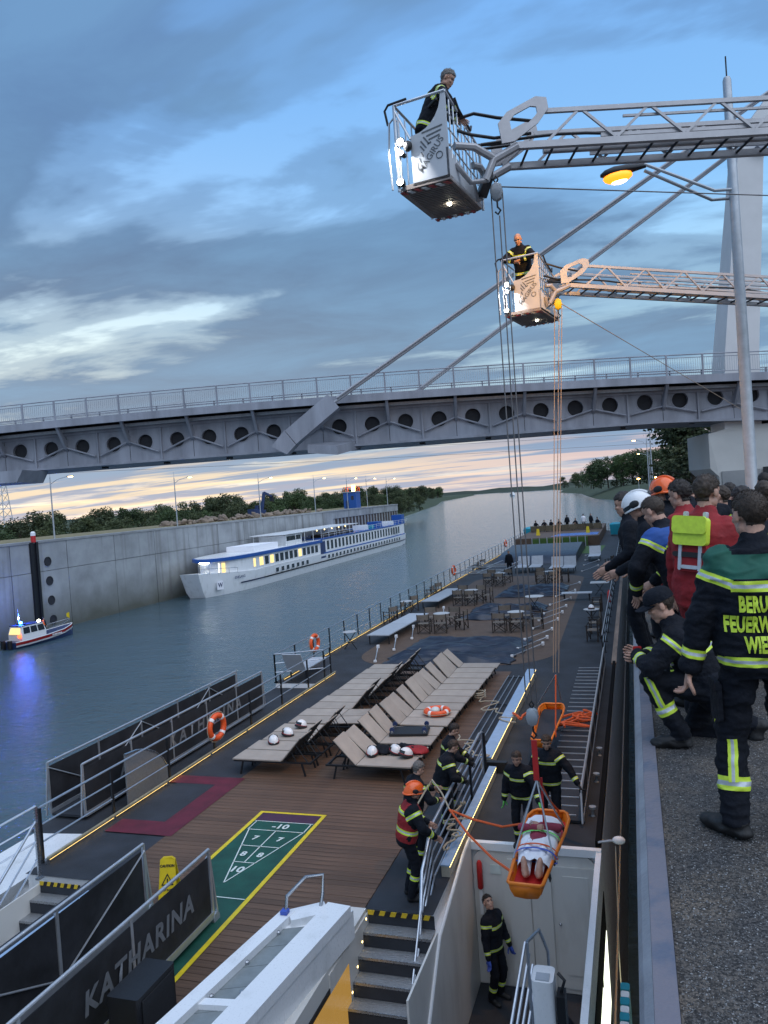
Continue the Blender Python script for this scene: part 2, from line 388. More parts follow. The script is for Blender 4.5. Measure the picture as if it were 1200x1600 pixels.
# right bank beyond the quay
rs = [(1.5, 150), (6, 300), (0, 480), (-30, 640), (-62, 1000), (-118, 1330), (-150, 1800), (-260, 2600)]
g = MB(); g.add([(x + 26, y, -3.2 + (1.5 if y < 600 else 0)) for x, y in rs] + [(3000, 2600, -2), (3000, 150, -1.2)], [tuple(range(len(rs) + 2))])
for (a, b) in zip(rs, rs[1:]):
    za, zb = [-3.2 + (1.5 if q[1] < 600 else 0) for q in (a, b)]
    g.quad((a[0] + 26, a[1], za), (b[0] + 26, b[1], zb), (*b, -11.4), (*a, -11.4))
tag(g.build('right_bank', 'grass_green'), kind='structure')
# far wooded hills that close the river
g = MB(); random.seed(3)
for (x0, x1, yy, hmax, sd) in ((-3200, -250, 3000, 30, 1), (-900, 1500, 3600, 34, 2), (-420, 60, 2500, 14, 5), (-150, 900, 2900, 34, 7)):
    n = 70; top = []
    for i in range(n + 1):
        x = x0 + (x1 - x0) * i / n; e = min(1, i / 9, (n - i) / 9)
        top.append((x, yy + 30, WZ + e * (hmax * (.55 + .45 * noise.noise(V((x * .006, sd, 0)))) + 3 * noise.noise(V((x * .05, sd, 3))))))
    for i in range(n): a, b = top[i], top[i + 1]; g.quad((a[0], yy, WZ - .5), (b[0], yy, WZ - .5), b, a); g.quad(a, b, (b[0], yy + 300, WZ - .5), (a[0], yy + 300, WZ - .5))
tag(g.build('far_hills', 'leaf_far'), kind='structure')
# ---- own quay
g = MB(); g.quad((.052, -6, 0), (40, -6, 0), (40, 60, 0), (.052, 60, 0)); g.quad((.052, 60, 0), (40, 60, 0), (40, 152, -.05), (.052, 152, -.05))
g.bb(-.03, 40, 151, 152, -12, -.06)
def asphalt():
    m = MATS['quay_asphalt']; t = m.node_tree; l = t.links.new; b = t.nodes['Principled BSDF']; src = b.inputs['Base Color'].links[0].from_socket; tc = t.nodes.new('ShaderNodeTexCoord')
    v = t.nodes.new('ShaderNodeTexVoronoi'); v.inputs['Scale'].default_value = 105; l(tc.outputs['Object'], v.inputs['Vector'])
    r = t.nodes.new('ShaderNodeValToRGB'); e = r.color_ramp.elements; e[0].position = .2; e[0].color = (.35, .35, .36, 1); e[1].position = .95; e[1].color = (1.7, 1.65, 1.6, 1); sp = t.nodes.new('ShaderNodeSeparateColor'); l(v.outputs['Color'], sp.inputs[0]); l(sp.outputs[0], r.inputs[0])
    mx = t.nodes.new('ShaderNodeMix'); mx.data_type = 'RGBA'; mx.blend_type = 'MULTIPLY'; mx.inputs[0].default_value = 1; l(src, mx.inputs[6]); l(r.outputs[0], mx.inputs[7]); l(mx.outputs[2], b.inputs['Base Color'])
    bp = t.nodes.new('ShaderNodeBump'); bp.inputs['Strength'].default_value = .9; bp.inputs['Distance'].default_value = .006; l(v.outputs['Distance'], bp.inputs['Height']); bp.invert = True; l(bp.outputs[0], b.inputs['Normal'])
asphalt()
tag(g.build('quay_pavement', 'quay_asphalt'), kind='structure')
qe = thing('quay_edge', 'long painted steel edge beam along the quay above the ship', 'quay edge', (0, 5, 0), world=True)
segs = [(-3, 2.4), (2.404, 8.4), (8.404, 14.4), (14.404, 26), (26.004, 60), (60.004, 151)]
for a, b in segs:
    MB().prism([(-.035, a, .012), (.05, a, .022), (.05, a, -.06), (-.035, a, -.06)], (0, b - a, 0)).build('top_plate', 'quay_steel', qe)
    MB().prism([(-.036, a, .012), (-.036, a, -.3), (-.088, a, -.3), (-.088, a, -.05), (-.07, a, -.02)], (0, b - a, 0)).build('nosing', 'quay_steel_edge', qe)
MB().bb(-.06, -.04, -4, 151, -12, -.305).build('quay_wall', 'concrete', qe)
# loose grit on the quay
random.seed(11); g = MB(); vs = []; fs = []
ico = [(0, 0, .8), (.9, 0, 0), (-.2, .85, .1), (-.7, -.5, 0), (.3, -.8, .1), (0, 0, -.3)]
icf = [(0, 1, 2), (0, 2, 3), (0, 3, 4), (0, 4, 1), (5, 2, 1), (5, 3, 2), (5, 4, 3), (5, 1, 4)]
for i in range(62000):
    d = 1.2 + 7.0 * random.random() ** 1.8; x = .06 + random.random() * (.55 + d * .22); r = random.choice((.0015, .002, .002, .003, .003, .0045)) * (1 + d * .06) * random.uniform(.7, 1.4)
    a = random.random() * 6.28; ca, sa = math.cos(a), math.sin(a); o = len(vs)
    vs += [(x + r * (p[0] * ca - p[1] * sa), d + r * (p[0] * sa + p[1] * ca), .001 + r * .8 * p[2]) for p in ico]; fs += [tuple(k + o for k in f) for f in icf]
mat('grit', (.022, .022, .024), .85, col2=(.36, .36, .36), c2=(.42, .66), scale=70.)
me = bpy.data.meshes.new('grit'); me.from_pydata(vs, [], fs); me.materials.append(MATS['grit'])
tag(put('loose_grit', me), 'loose grey grit and small stones scattered over the quay', 'grit', kind='stuff')
# ---- far lock wall on the left
def wall_material():
    m = mat('lock_wall', (.30, .315, .325), .85, scale=.30, var=.22, bump=.35, bscale=10); t = m.node_tree; l = t.links.new; b = t.nodes['Principled BSDF']
    src = b.inputs['Base Color'].links[0].from_socket
    tc = t.nodes.new('ShaderNodeTexCoord'); sp = t.nodes.new('ShaderNodeSeparateXYZ'); l(tc.outputs['Object'], sp.inputs[0])
    n = t.nodes.new('ShaderNodeTexNoise'); n.inputs['Scale'].default_value = .18; n.inputs['Detail'].default_value = 8; l(tc.outputs['Object'], n.inputs['Vector'])
    a = t.nodes.new('ShaderNodeMath'); a.operation = 'MULTIPLY_ADD'; l(n.outputs['Fac'], a.inputs[0]); a.inputs[1].default_value = 4.5; l(sp.outputs[2], a.inputs[2])
    r = t.nodes.new('ShaderNodeMapRange'); l(a.outputs[0], r.inputs[0]); r.inputs[1].default_value = -8.3; r.inputs[2].default_value = -3.6; r.inputs[3].default_value = .88; r.inputs[4].default_value = 0
    # rusty and dark runs down the face
    mp = t.nodes.new('ShaderNodeMapping'); l(tc.outputs['Object'], mp.inputs[0]); mp.inputs['Scale'].default_value = (1, .9, .05)
    n2 = t.nodes.new('ShaderNodeTexNoise'); n2.inputs['Scale'].default_value = .8; n2.inputs['Detail'].default_value = 6; l(mp.outputs[0], n2.inputs['Vector'])
    r2 = t.nodes.new('ShaderNodeMapRange'); l(n2.outputs['Fac'], r2.inputs[0]); r2.inputs[1].default_value = .52; r2.inputs[2].default_value = .72; r2.inputs[3].default_value = 0; r2.inputs[4].default_value = .7
    mx = t.nodes.new('ShaderNodeMix'); mx.data_type = 'RGBA'; l(r.outputs[0], mx.inputs[0]); l(src, mx.inputs[6]); mx.inputs[7].default_value = (.075, .078, .055, 1)
    mx2 = t.nodes.new('ShaderNodeMix'); mx2.data_type = 'RGBA'; l(r2.outputs[0], mx2.inputs[0]); l(mx.outputs[2], mx2.inputs[6]); mx2.inputs[7].default_value = (.12, .115, .11, 1)
    l(mx2.outputs[2], b.inputs['Base Color'])
wall_material()
lw = thing('lock_wall', 'high stained grey concrete lock wall across the water', 'wall', (-66, 60, WZ), world=True)
MB().bb(-67, -65.95, -60, 165, -12, -.55).bb(-67, -65.95, 165, 217, -12, -2.2).build('core', 'concrete', lw)
random.seed(5); y = -20.0
while y < 164:
    wd = random.choice((7.5, 9.0, 9.0, 11.0)); y1 = min(y + wd, 165)
    zj = -3.9
    for z0, z1 in ((-11.5, zj - .03), (zj + .03, -.56)):
        dd = random.uniform(0, .05)
        MB().bb(-66.0, -65.72 + dd, y + .05, y1 - .05, z0, z1).build('concrete_panel', 'lock_wall', lw)
    y = y1
for a, b in ((-20, 40), (40.04, 90), (90.04, 140), (140.04, 217)):
    MB().bb(-67.2, -65.6, a, b, -.55, -.28).build('coping', 'concrete', lw)
MB().bb(-66, -65.74, 165.05, 217, -2.2, -.56).build('concrete_panel', 'lock_wall', lw)
for i in range(43):   # sheet piles at the far end
    yy = 165.6 + i * 1.2; d = .0 if i % 2 else -.32
    MB().prism([(-66.1, yy, -11.5), (-65.8 + d, yy + .15, -11.5), (-65.8 + d, yy + 1.05, -11.5), (-66.1, yy + 1.195, -11.5)], (0, 0, 9.25)).build('sheet_pile', 'sheet_pile', lw)
for i in range(13):
    xx = -66.2 - i * 1.2; MB().prism([(xx, 217.0, -11.5), (xx - .15, 217.3 + .3 * (i % 2), -11.5), (xx - 1.05, 217.3 + .3 * (i % 2), -11.5), (xx - 1.195, 217, -11.5)], (0, 0, 9.25)).build('sheet_pile', 'sheet_pile', lw)
# mooring recess with a dark pile, light on top, and four round bollard niches
pm = thing('mooring_pile', 'dark mooring pile with red and white light on lock wall', 'mooring pile', (-65.3, 71.8, WZ), world=True)
MB().bb(-65.72, -65.45, 70.9, 71.25, -11.4, -.4).bb(-65.72, -65.45, 71.75, 72.1, -11.4, -.4).bb(-65.72, -65.6, 71.25, 71.75, -11.4, -.4).build('channel', 'dark_metal', pm)
MB().lathe((-65.55, 71.5, -.4), [(.28, 0), (.28, .75)], 10).build('lamp_base', 'red', pm, True); MB().lathe((-65.55, 71.5, .35), [(.28, 0), (.28, .35), (.12, .5)], 10).build('lamp_cap', 'white_paint', pm, True)
for k in range(4): MB().lathe((-65.66, 73.6 + .06 * k, -2.8 - 2.3 * k), [(.02, .012), (.45, .012), (.45, .06), (.55, .09), (.55, .0)], 14, (1, 0, 0)).build('bollard_niche', 'bridge_dark', pm, True)
# ---- trees
def tree_mesh(seed, hh=10., spread=.42, leaves=2600, leaf=.46, lm='leaf_a', trunk_h=.10):
    rd = random.Random(seed); tb = MB(); pts = []
    tb.path([(0, 0, -.3), (.1, .05, hh * .2), (rd.uniform(-.3, .3), .2, hh * .5), (rd.uniform(-.4, .4), 0, hh * .8)], [hh * .024, hh * .02, hh * .013, hh * .004], 7)
    clumps = []
    for i in range(15):
        t = rd.uniform(trunk_h, .92); a = rd.uniform(0, 6.28); rr = hh * spread * (1 - abs(t - .5) * 1.1) * rd.uniform(.3, 1.)
        c = V((math.cos(a) * rr, math.sin(a) * rr, hh * t)); tb.path([(0, 0, hh * t * .6), c * .6 + V((0, 0, hh * t * .3)), c], [hh * .009, hh * .006, hh * .002], 5)
        clumps.append((c, hh * rd.uniform(.11, .21)))
    clumps.append((V((0, 0, hh * .86)), hh * .14)); clumps.append((V((0, 0, hh * .55)), hh * .24))
    vs = []; fs = []
    for i in range(leaves):
        c, r = rd.choice(clumps); d = V((rd.gauss(0, 1), rd.gauss(0, 1), rd.gauss(0, 1))).normalized() * r * rd.uniform(.45, 1.12); d.z *= .8
        p = c + d; q = V((rd.gauss(0, 1), rd.gauss(0, 1), rd.gauss(0, .7))).normalized(); x, y = frame(q); s = leaf * rd.uniform(.5, 1.2); o = len(vs)
        vs += [p - x * s * .5, p + y * s * .35, p + x * s * .5, p - y * s * .35 + q * s * .2]; fs.append((o, o + 1, o + 2, o + 3))
    me = bpy.data.meshes.new('crown'); me.from_pydata(vs, [], fs); me.materials.append(MATS[lm])
    return tb.mesh('trunk', 'bark', True), me
TREES = [tree_mesh(i, leaves=3000 + 200 * i, spread=(.42, .36, .48, .3, .4)[i % 5], lm=('leaf_a', 'leaf_b')[i % 2]) for i in range(6)]
def tree(i, loc, s, label, group, name='tree', rz=0.):
    t = thing(name, label, 'tree', loc, rz, group); t.scale = (s * 1.05, s * 1.05, s)
    put('trunk', TREES[i % 6][0], t); put('crown', TREES[i % 6][1], t); return t
random.seed(21)
GL = 'trees of the wood behind the lock wall'
for i in range(130):
    y = 66 + i * 2.5 + random.uniform(-2, 2); x = -104 - (i % 3) * 14 - random.uniform(0, 9)
    s = random.uniform(.66, .98) * (1.0 if y < 150 else 1.12)
    if 195 < y < 235: s *= 1.22
    tree(random.randrange(6), (x, y, -6.2), s, 'dark green leafy tree in the wood behind the lock wall', GL, rz=random.random() * 6)
for i in range(44):   # low shrubs and paler bushes in front of the wood
    y = 66 + i * 3.6 + random.uniform(-1, 1)
    tree(random.randrange(6), (-97 - random.uniform(0, 8), y, -6.2), random.uniform(.45, .62), 'low bush in front of the wood behind the lock wall', 'bushes in front of the wood', 'bush', random.random() * 6)
for i in range(70):   # wood along the receding left shore
    f = i / 69; y = 330 + 1230 * f ** 1.3; k = next(j for j in range(len(shore) - 1) if shore[j + 1][1] > y); a, b = shore[k], shore[k + 1]; x = a[0] + (b[0] - a[0]) * (y - a[1]) / (b[1] - a[1]) - random.uniform(8, 60)
    tree(random.randrange(6), (x, y, -6.5), 1.35 + .75 * f + random.uniform(-.2, .2), 'dark tree on the far wooded left shore of the river', 'trees on the far left shore', rz=random.random() * 6)
GR = 'trees on the far right bank'
for i, (x, y, s) in enumerate(((-47, 740, 2.3), (-40, 735, 2.7), (-33, 720, 2.9), (-26, 740, 2.8), (-20, 700, 2.9), (-12, 720, 3.1), (-6, 690, 3.0), (2, 700, 3.1), (8, 680, 2.9), (16, 700, 3.2), (-52, 800, 2.2), (24, 690, 3.0), (32, 680, 3.0), (40, 670, 2.9), (-70, 960, 2.0), (-80, 1050, 2.0), (-92, 1180, 2.0), (-118, 1300, 1.8), (50, 680, 3.1), (60, 680, 3.0))):
    tree(i, (x + 14, y, -3.4), s, 'leafy tree among those on the right bank', GR, rz=i * 1.3)
for i, (x, y, s) in enumerate(((4.6, 64, .70), (6.4, 66, .84), (5.6, 71, .95))):
    tree(i + 1, (x, y, -.1), s, ('slim green tree left of the bridge pier', 'fuller green tree close to the bridge pier', 'tallest green tree behind the pier')[i], None, rz=i)
# ---- lamps along the left wall
def lamp_post(name, label, loc, h, arm, heading, mname, group=None, r=.09, extra=.9, head=.7, head_es=None):
    t = thing(name, label, 'street lamp', loc, heading, group)
    MB().tube((0, 0, 0), (0, 0, h), r, r * .6, 8).build('pole', 'galv', t, True)
    if extra: MB().tube((0, 0, h), (0, 0, h + extra), r * .28, r * .2, 5).build('mast_tip', 'galv', t)
    MB().path([(0, 0, h - .9), (arm * .4, 0, h - .35), (arm, 0, h - .05)], r * .45, 6).build('arm', 'galv', t, True)
    hd = MB(); hd.loft([[V((arm + head * u, wv * math.cos(a) * 1., h - .02 + hz * math.sin(a))) for a in [2 * math.pi * j / 10 for j in range(10)]] for u, wv, hz in ((-.1, .04, .04), (.1, .13, .07), (.6, .17, .09), (.95, .11, .06), (1.02, .03, .02))])
    hd.build('lamp_head', 'galv', t, True)
    MB().ell((arm + head * .55, 0, h - .09), (head * .38, .13, .08), 10, 6).build('lamp_glass', mname, t, True); return t
GLW = 'street lamps along the lock wall'
for k, (y, hh) in enumerate(((77.5, 7.6), (104.5, 7.6), (133, 7.6), (160, 7.6), (181, 7.6), (196, 7.6), (214, 7.6))):
    nm = ('leftmost lamp post on the lock wall above the fire boat', 'lamp post on the lock wall left of the moored ship', 'lamp post on the lock wall beside the excavator', 'lamp post on lock wall at the end of the rock pile', 'lamp post left of the blue cabin on the lock wall', 'lamp post right of the blue cabin on the lock wall', 'last lamp post at the far end of the lock wall')[k]
    lamp_post('street_lamp', nm, (-67.8, y, -.3), hh, 2.0, R(25), 'lamp_sodium_far', GLW, r=.11, head=.8)
GRW = 'street lamps on the right bank'
lamp_post('street_lamp', 'tall lamp post with arm above the quay crowd', (2.6, 120, -.05), 7.8, 1.4, R(185), 'lamp_sodium_far', GRW, r=.09)
lamp_post('street_lamp', 'lamp glowing in front of the right bank trees', (4.0, 170, -.6), 7.9, 1.7, R(185), 'lamp_sodium_far', GRW, r=.09)
t = thing('mast', 'plain tall mast between the lamps on the right bank', 'mast', (3.1, 120, -.05)); MB().tube((0, 0, 0), (0, 0, 9.3), .12, .07).build('pole', 'galv', t, True)
for k, (x, y) in enumerate(((9, 200), (4, 330), (-2, 420), (22, 260))):
    t = thing('bank_lamp', ('short lamp with bright flat head on the right bank', 'small lamp at the foot of the right bank trees', 'farthest small lamp near the right bank tip', 'small lamp in front of right bank trees')[k], 'street lamp', (x + 6, y, -3), 0, 'small lamps on the right bank')
    MB().tube((0, 0, 0), (0, 0, 5), .12).build('pole', 'galv', t); MB().lathe((0, 0, 5), [(.2, 0), (.8, .1), (.8, .3), (.3, .5)], 10).build('lamp_head', 'lamp_sodium_far', t)
# ---- rock pile, excavator, cabin on the left wall
random.seed(9)
def rock_mesh(seed):
    bm = bmesh.new(); bmesh.ops.create_icosphere(bm, subdivisions=2, radius=1); rd = random.Random(seed)
    for v in bm.verts: v.co *= 1 + .38 * noise.noise(v.co * 1.3 + V((seed * 7, 0, 0))); v.co.z *= .7
    me = bpy.data.meshes.new('rock'); bm.to_mesh(me); bm.free(); me.materials.append(MATS['rock']); return me
RK = [rock_mesh(i) for i in range(6)]
for i in range(120):
    y = 108 + 60 * random.random(); x = -69.4 - random.random() * 5; pk = max(0, 1 - abs(x + 71.6) / 3.4)
    o = put('rock', random.choice(RK), None, (x, y, -.25 + pk * random.uniform(.0, .75)), (random.random(), random.random(), random.random() * 6)); s = random.uniform(.25, .72); o.scale = (s * 1.2, s, s)
    tag(o, 'boulder in the rock pile on top of the lock wall', 'rock', 'boulders of the rock pile')
ex = thing('excavator', 'blue excavator with raised dark arm behind the rock pile', 'excavator', (-77, 150, -.6), R(-20)); ex.scale = (.8, .8, .8)
MB().bb(-1.6, -.9, -2.2, 2.2, 0, .9).bb(.9, 1.6, -2.2, 2.2, 0, .9).build('track', 'rubber', ex)
MB().bb(-1.4, 1.4, -2.0, 1.6, .95, 2.1).bb(-1.35, 1.35, -2.6, -1.2, 1.0, 2.5).build('body', 'ship_navy', ex)
c = MB().bb(-1.4, -.4, .2, 1.7, 2.1, 3.4); c.build('cab', 'ship_navy', ex); MB().bb(-1.43, -.37, .5, 1.5, 2.5, 3.2).build('window', 'window_dark', ex)
MB().bar((.2, 1.2, 1.8), (.2, 2.4, 6.8), .5, .7, (0, 1, 0)).bar((.2, 2.4, 6.8), (.2, 5.2, 5.6), .42, .55).build('arm', 'ship_navy', ex)
MB().prism([(-.3, 5.1, 5.8), (-.3, 5.7, 5.2), (-.3, 5.4, 4.1), (-.3, 4.7, 4.4)], (1.0, 0, 0)).build('bucket', 'dark_metal', ex)
cb = thing('control_cabin', 'blue control cabin with small railed roof on the lock wall', 'cabin', (-69.2, 188, -.3))
MB().bb(-1.7, 1.7, -1.7, 1.7, 0, 4.1).build('wall', 'ship_blue', cb); MB().bb(-1.9, 1.9, -1.9, 1.9, 4.1, 4.35).build('roof', 'galv', cb)
MB().bb(.4, 1.1, -1.74, -1.68, 2.2, 3.2).build('window', 'window_dark', cb); MB().bb(-1.1, -.3, -1.74, -1.68, 0.1, 2.1).build('door', 'ship_navy', cb)
mbx = MB()
for sx in (-1.6, 1.6):
    for sy in (-1.6, 0, 1.6): mbx.tube((sx, sy, 4.35), (sx, sy, 5.5), .05)
for sx in (-1.6, 1.6): mbx.tube((sx, -1.6, 5.5), (sx, 1.6, 5.5), .05); mbx.tube((-1.6, sx, 5.5), (1.6, sx, 5.5), .05)
mbx.build('roof_railing', 'orange', cb)
MB().bb(.2, .9, -.3, .5, 4.35, 5.9).build('lamp_box', 'lamp_sodium_far', cb)
t = thing('transmission_tower', 'lattice power pylon far behind the wood', 'tower', (-245, 252, -6)); b = MB()
for sx in (-1, 1):
    for sy in (-1, 1): b.tube((sx * 3, sy * 3, 0), (sx * .5, sy * .5, 34), .22, n=4)
for k in range(10):
    z0, z1 = k * 3.4, k * 3.4 + 3.4; r0, r1 = 3 - 2.5 * z0 / 34, 3 - 2.5 * z1 / 34
    for s in (-1, 1): b.tube((-r0, s * r0, z0), (r1, s * r1, z1), .12, n=4); b.tube((r0, s * r0, z0), (-r1, s * r1, z1), .12, n=4)
b.build('lattice', 'galv', t); b = MB()
for z, l in ((26, 9), (31, 6)): b.tube((-l, 0, z), (l, 0, z), .2, n=4)
b.build('crossarm', 'galv', t)
for k, (p0, p1, sag) in enumerate((((-245, 252, 26), (900, 900, 60), 14), ((-245, 252, 22), (900, 900, 52), 14), ((-245, 252, 28), (-900, -100, 40), 8))):
    pts = [V(p0).lerp(V(p1), i / 20) - V((0, 0, sag * 4 * (i / 20) * (1 - i / 20))) for i in range(21)]
    tag(MB().path(pts, .07, 4).build('power_line', 'cable'), ('lower', 'higher', 'left')[k] + ' power line hanging below the bridge in the distance', 'power line', 'distant power lines')
# ============================================================ FOOTBRIDGE
BO = V((-13.23, 42.85, 0)); BU = V((.9723, .2337, 0)); BN = V((-.2337, .9723, 0))
def bp(t, n, z): return BO + BU * t + BN * n + V((0, 0, z))
def zr(t): return 9.19 - .00072 * (t + 8.1) ** 2
def zg(t): return 5.16 - .02 * max(0, t - 15) ** 1.4 - .012 * max(0, -t - 22)
T0, T1 = -62, 34
br = thing('footbridge', 'grey cable-stayed bridge with round holes along its girder', 'bridge', bp(0, 2.5, 0), world=True)
def strip(mb, n0, n1, lo, hi, ts):
    rings = [[bp(t, n0, lo(t)), bp(t, n1, lo(t)), bp(t, n1, hi(t)), bp(t, n0, hi(t))] for t in ts]; mb.loft(rings)
ts = [T0 + i * 2 for i in range((T1 - T0) // 2 + 1)]
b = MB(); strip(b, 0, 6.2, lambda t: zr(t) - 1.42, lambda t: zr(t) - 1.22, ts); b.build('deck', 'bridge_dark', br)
b = MB(); strip(b, -.14, .02, lambda t: zr(t) - 1.62, lambda t: zr(t) - 1.18, ts); strip(b, 6.18, 6.34, lambda t: zr(t) - 1.62, lambda t: zr(t) - 1.18, ts); b.build('fascia', 'bridge_paint', br)
b = MB(); strip(b, .75, .95, lambda t: zr(t) - 1.86, lambda t: zr(t) - 1.68, ts); b.build('service_duct', 'galv', br)
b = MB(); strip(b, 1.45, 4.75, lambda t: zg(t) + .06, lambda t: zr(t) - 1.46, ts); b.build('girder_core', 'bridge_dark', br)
b = MB(); strip(b, 1.10, 1.42, lambda t: zr(t) - 2.02, lambda t: zr(t) - 1.72, ts); b.build('top_flange', 'bridge_paint', br)
b = MB(); strip(b, 1.0, 5.2, lambda t: zg(t) - .10, lambda t: zg(t) + .03, ts); b.build('bottom_flange', 'bridge_paint', br)
def web(t0):    # 2 m of web plate with a round opening, wall thickness of the opening built too
    b = MB(); n = 24; zc = 6.32; r = .46; outer = []; inner = []
    zl, zh = lambda t: zg(t) + .03, lambda t: zr(t) - 1.98
    for j in range(n):
        a = 2 * math.pi * j / n; c, s_ = math.cos(a), math.sin(a); k = 1 / max(abs(c), abs(s_)); t = t0 + 1 + c * k * .985
        u = s_ * k; z = (zc + u * (zh(t) - zc)) if u > 0 else (zc + u * (zc - zl(t)))
        outer.append(bp(t, 1.2, z)); inner.append(bp(t0 + 1 + r * c, 1.2, zc + r * s_))
    back = [p + BN * .2 for p in inner]; vs = outer + inner + back
    fs = [(j, (j + 1) % n, n + (j + 1) % n, n + j) for j in range(n)] + [(n + j, n + (j + 1) % n, 2 * n + (j + 1) % n, 2 * n + j) for j in range(n)]
    b.add(vs, fs); rim = []
    b.loft([[p + (p - bp(t0 + 1, 1.2, zc)) * q + BN * d for p in inner] for q, d in ((0, -.03), (.09, -.03), (.09, .0))], caps=False)
    return b.build('web_plate', 'bridge_paint', br)
for t in range(T0, T1, 2): web(t)
for t in range(T0, T1 + 1, 4):
    MB().bar(bp(t, 1.14, zg(t)), bp(t, 1.14, zr(t) - 1.95), .10, .12, BN).build('stiffener', 'bridge_paint', br)
    if t + 4 <= T1:
        tm = t + 2; za = zr(tm)
        MB().prism([bp(tm - .06, .0, za - 1.62), bp(tm - .06, .28, za - 1.62), bp(tm - .06, 1.2, za - 2.45), bp(tm - .06, 1.2, za - 3.0), bp(tm - .06, .95, za - 2.85)], BU * .16).build('bracket', 'bridge_paint', br)
        for e in (0, 4): MB().tube(bp(tm, 1.02, za - 2.75), bp(t + e + (.15 if e == 0 else -.15), 1.06, zg(t + e) + .5), .055).build('diagonal', 'bridge_paint', br)
        q = bp(tm + 1.9, 2.2, zg(tm) - .16); MB().box(q, (.3, .3, .12)).build('drain', 'dark_metal', br)
for side in (0.03, 6.15):
    tt = T0
    while tt <= T1:
        MB().bar(bp(tt, side, zr(tt) - 1.5), bp(tt, side + (-.06 if side < 1 else .06), zr(tt)), .07, .10, BU).build('rail_post', 'bridge_paint', br)
        tt += 2
    b = MB(); b.path([bp(t, side, zr(t)) for t in ts], .035, 6); b.path([bp(t, side, zr(t) - .17) for t in ts], .02, 5); b.path([bp(t, side, zr(t) - 1.0) for t in ts], .022, 5); b.build('handrail', 'bridge_paint', br)
    for t in range(T0, T1, 2):
        b = MB()
        for j in range(1, 16): q = t + j * 2 / 16; b.bar(bp(q, side, zr(q) - 1.0), bp(q, side, zr(q) - .17), .016, .016, BU)
        tag(b.build('baluster_panel', 'galv', br), kind='stuff')
# small coloured lights on the duct
# pylon and pier
pm_ = thing('bridge_pylon', 'white tapering bridge pylon rising behind the ladders', 'pylon', (6.4, 50.5, 4), world=True)
def ring(c, wx, wy): c = V(c); return [c + BU * sx * wx / 2 + BN * sy * wy / 2 for sx, sy in ((-1, -1), (1, -1), (1, 1), (-1, 1))]
MB().loft([ring((6.15, 50.4, 4.2), 2.1, 2.4), ring((6.4, 50.5, 8.7), 1.95, 2.1), ring((7.7, 51.2, 20.2), 1.5, 1.5), ring((8.2, 51.4, 22.0), 1.6, 1.5), ring((12.5, 53, 27.5), 1.5, 1.3), ring((15.5, 54, 31), 1.1, 1.1)]).build('shaft', 'pylon_white', pm_)
MB().bar((8.3, 50.3, 20.6), (9.6, 50.8, 22.0), .5, .5).build('cable_saddle', 'bridge_paint', pm_)
pi_ = thing('bridge_pier', 'pale concrete bridge pier behind the crowd on the quay', 'pier', (8, 50, 0), world=True)
MB().prism([(4.5, 48.8, 4.25), (4.5, 48.8, 2.2), (4.95, 48.8, 1.7), (4.95, 48.8, 0), (14, 50.6, 0), (14, 50.6, 4.6), (6.2, 49.1, 4.6)], (-.9, 4, 0)).build('block', 'concrete_light', pi_)
MB().prism([(5.1, 48.70, 2.0), (7.2, 49.1, 2.0), (7.2, 49.1, 0.3), (5.1, 48.70, .3)], (-.01, .1, 0)).build('lower_panel', 'concrete', pi_)
MB().prism([(7.35, 49.1, 2.1), (8.8, 49.4, 2.1), (8.8, 49.4, .3), (7.35, 49.1, .3)], (-.01, .1, 0)).build('door', 'dark_metal', pi_)
TOP = V((13.5, 53.4, 28.4))
for k, (a, off, far) in enumerate(((V((-15.75, 41.2, 7.62)), 0, 0), (V((-12.4, 46.3, 8.2)), 1.6, 1))):
    up = V((6.97, 51.02, 22.94)) if not far else V((6.83, 52.5, 21.36)); d = (up - a); e = a + d * 1.35
    t = thing('stay_cable', ('thick double stay cable from the near anchor box', 'double stay cable on the far side of the bridge')[k], 'cable', a, world=True, group='stay cables of the bridge')
    for s in (-1, 1):
        o = d.cross(V((0, 0, 1))).normalized() * 0.0 + V((.09 * s, 0, .12 * s)) ; MB().tube(a + o, e + o, .085, n=8).build('strand_tube', 'stay_paint', t, True)
for k in range(4):
    tag(MB().tube((9.3, 50.8, 21.6 - k * .3), (12.2 + k * .9, 51.5, 16 - k), .05, n=5).build('back_stay', 'cable'), ('top', 'second', 'third', 'lowest')[k] + ' thin back stay running down to the right from the pylon', 'cable', 'back stays of the pylon')
an = thing('cable_anchor', 'slanted grey anchor box below the bridge edge', 'anchor', (-17, 40.8, 5), world=True)
d = V((-15.9, 41.2, 7.48)) - V((-18.5, 40.35, 5.5)); dn = d.normalized(); side = BN * -.0 + dn.cross(BN).normalized(); A = V((-18.3, 40.45, 5.65)); B = V((-15.85, 41.25, 7.55))
MB().bar(A, B, .9, 1.0, side).build('upper_box', 'bridge_paint', an)
MB().loft([[A + side * .52 - BN * .5, A - side * .52 - BN * .5, A - side * .52 + BN * .5, A + side * .52 + BN * .5], [A - dn * 1.15 + side * .30 - BN * .45, A - dn * .75 - side * .62 - BN * .45, A - dn * .75 - side * .62 + BN * .45, A - dn * 1.15 + side * .30 + BN * .45]]).build('lower_box', 'bridge_paint', an)
MB().prism([bp(-4.6, -1.2, 4.72), bp(-2.9, -1.2, 4.50), bp(-1.7, 2.2, 5.05), bp(-3.4, 2.2, 5.05)], (0, 0, .5)).build('outrigger', 'bridge_paint', an)
MB().prism([bp(-25.4, -1.4, 4.3), bp(-21.9, -1.4, 4.3), bp(-21.5, -1.4, 5.0), bp(-25.4, -1.4, 5.0)], BN * 3).build('far_outrigger', 'bridge_paint', br)
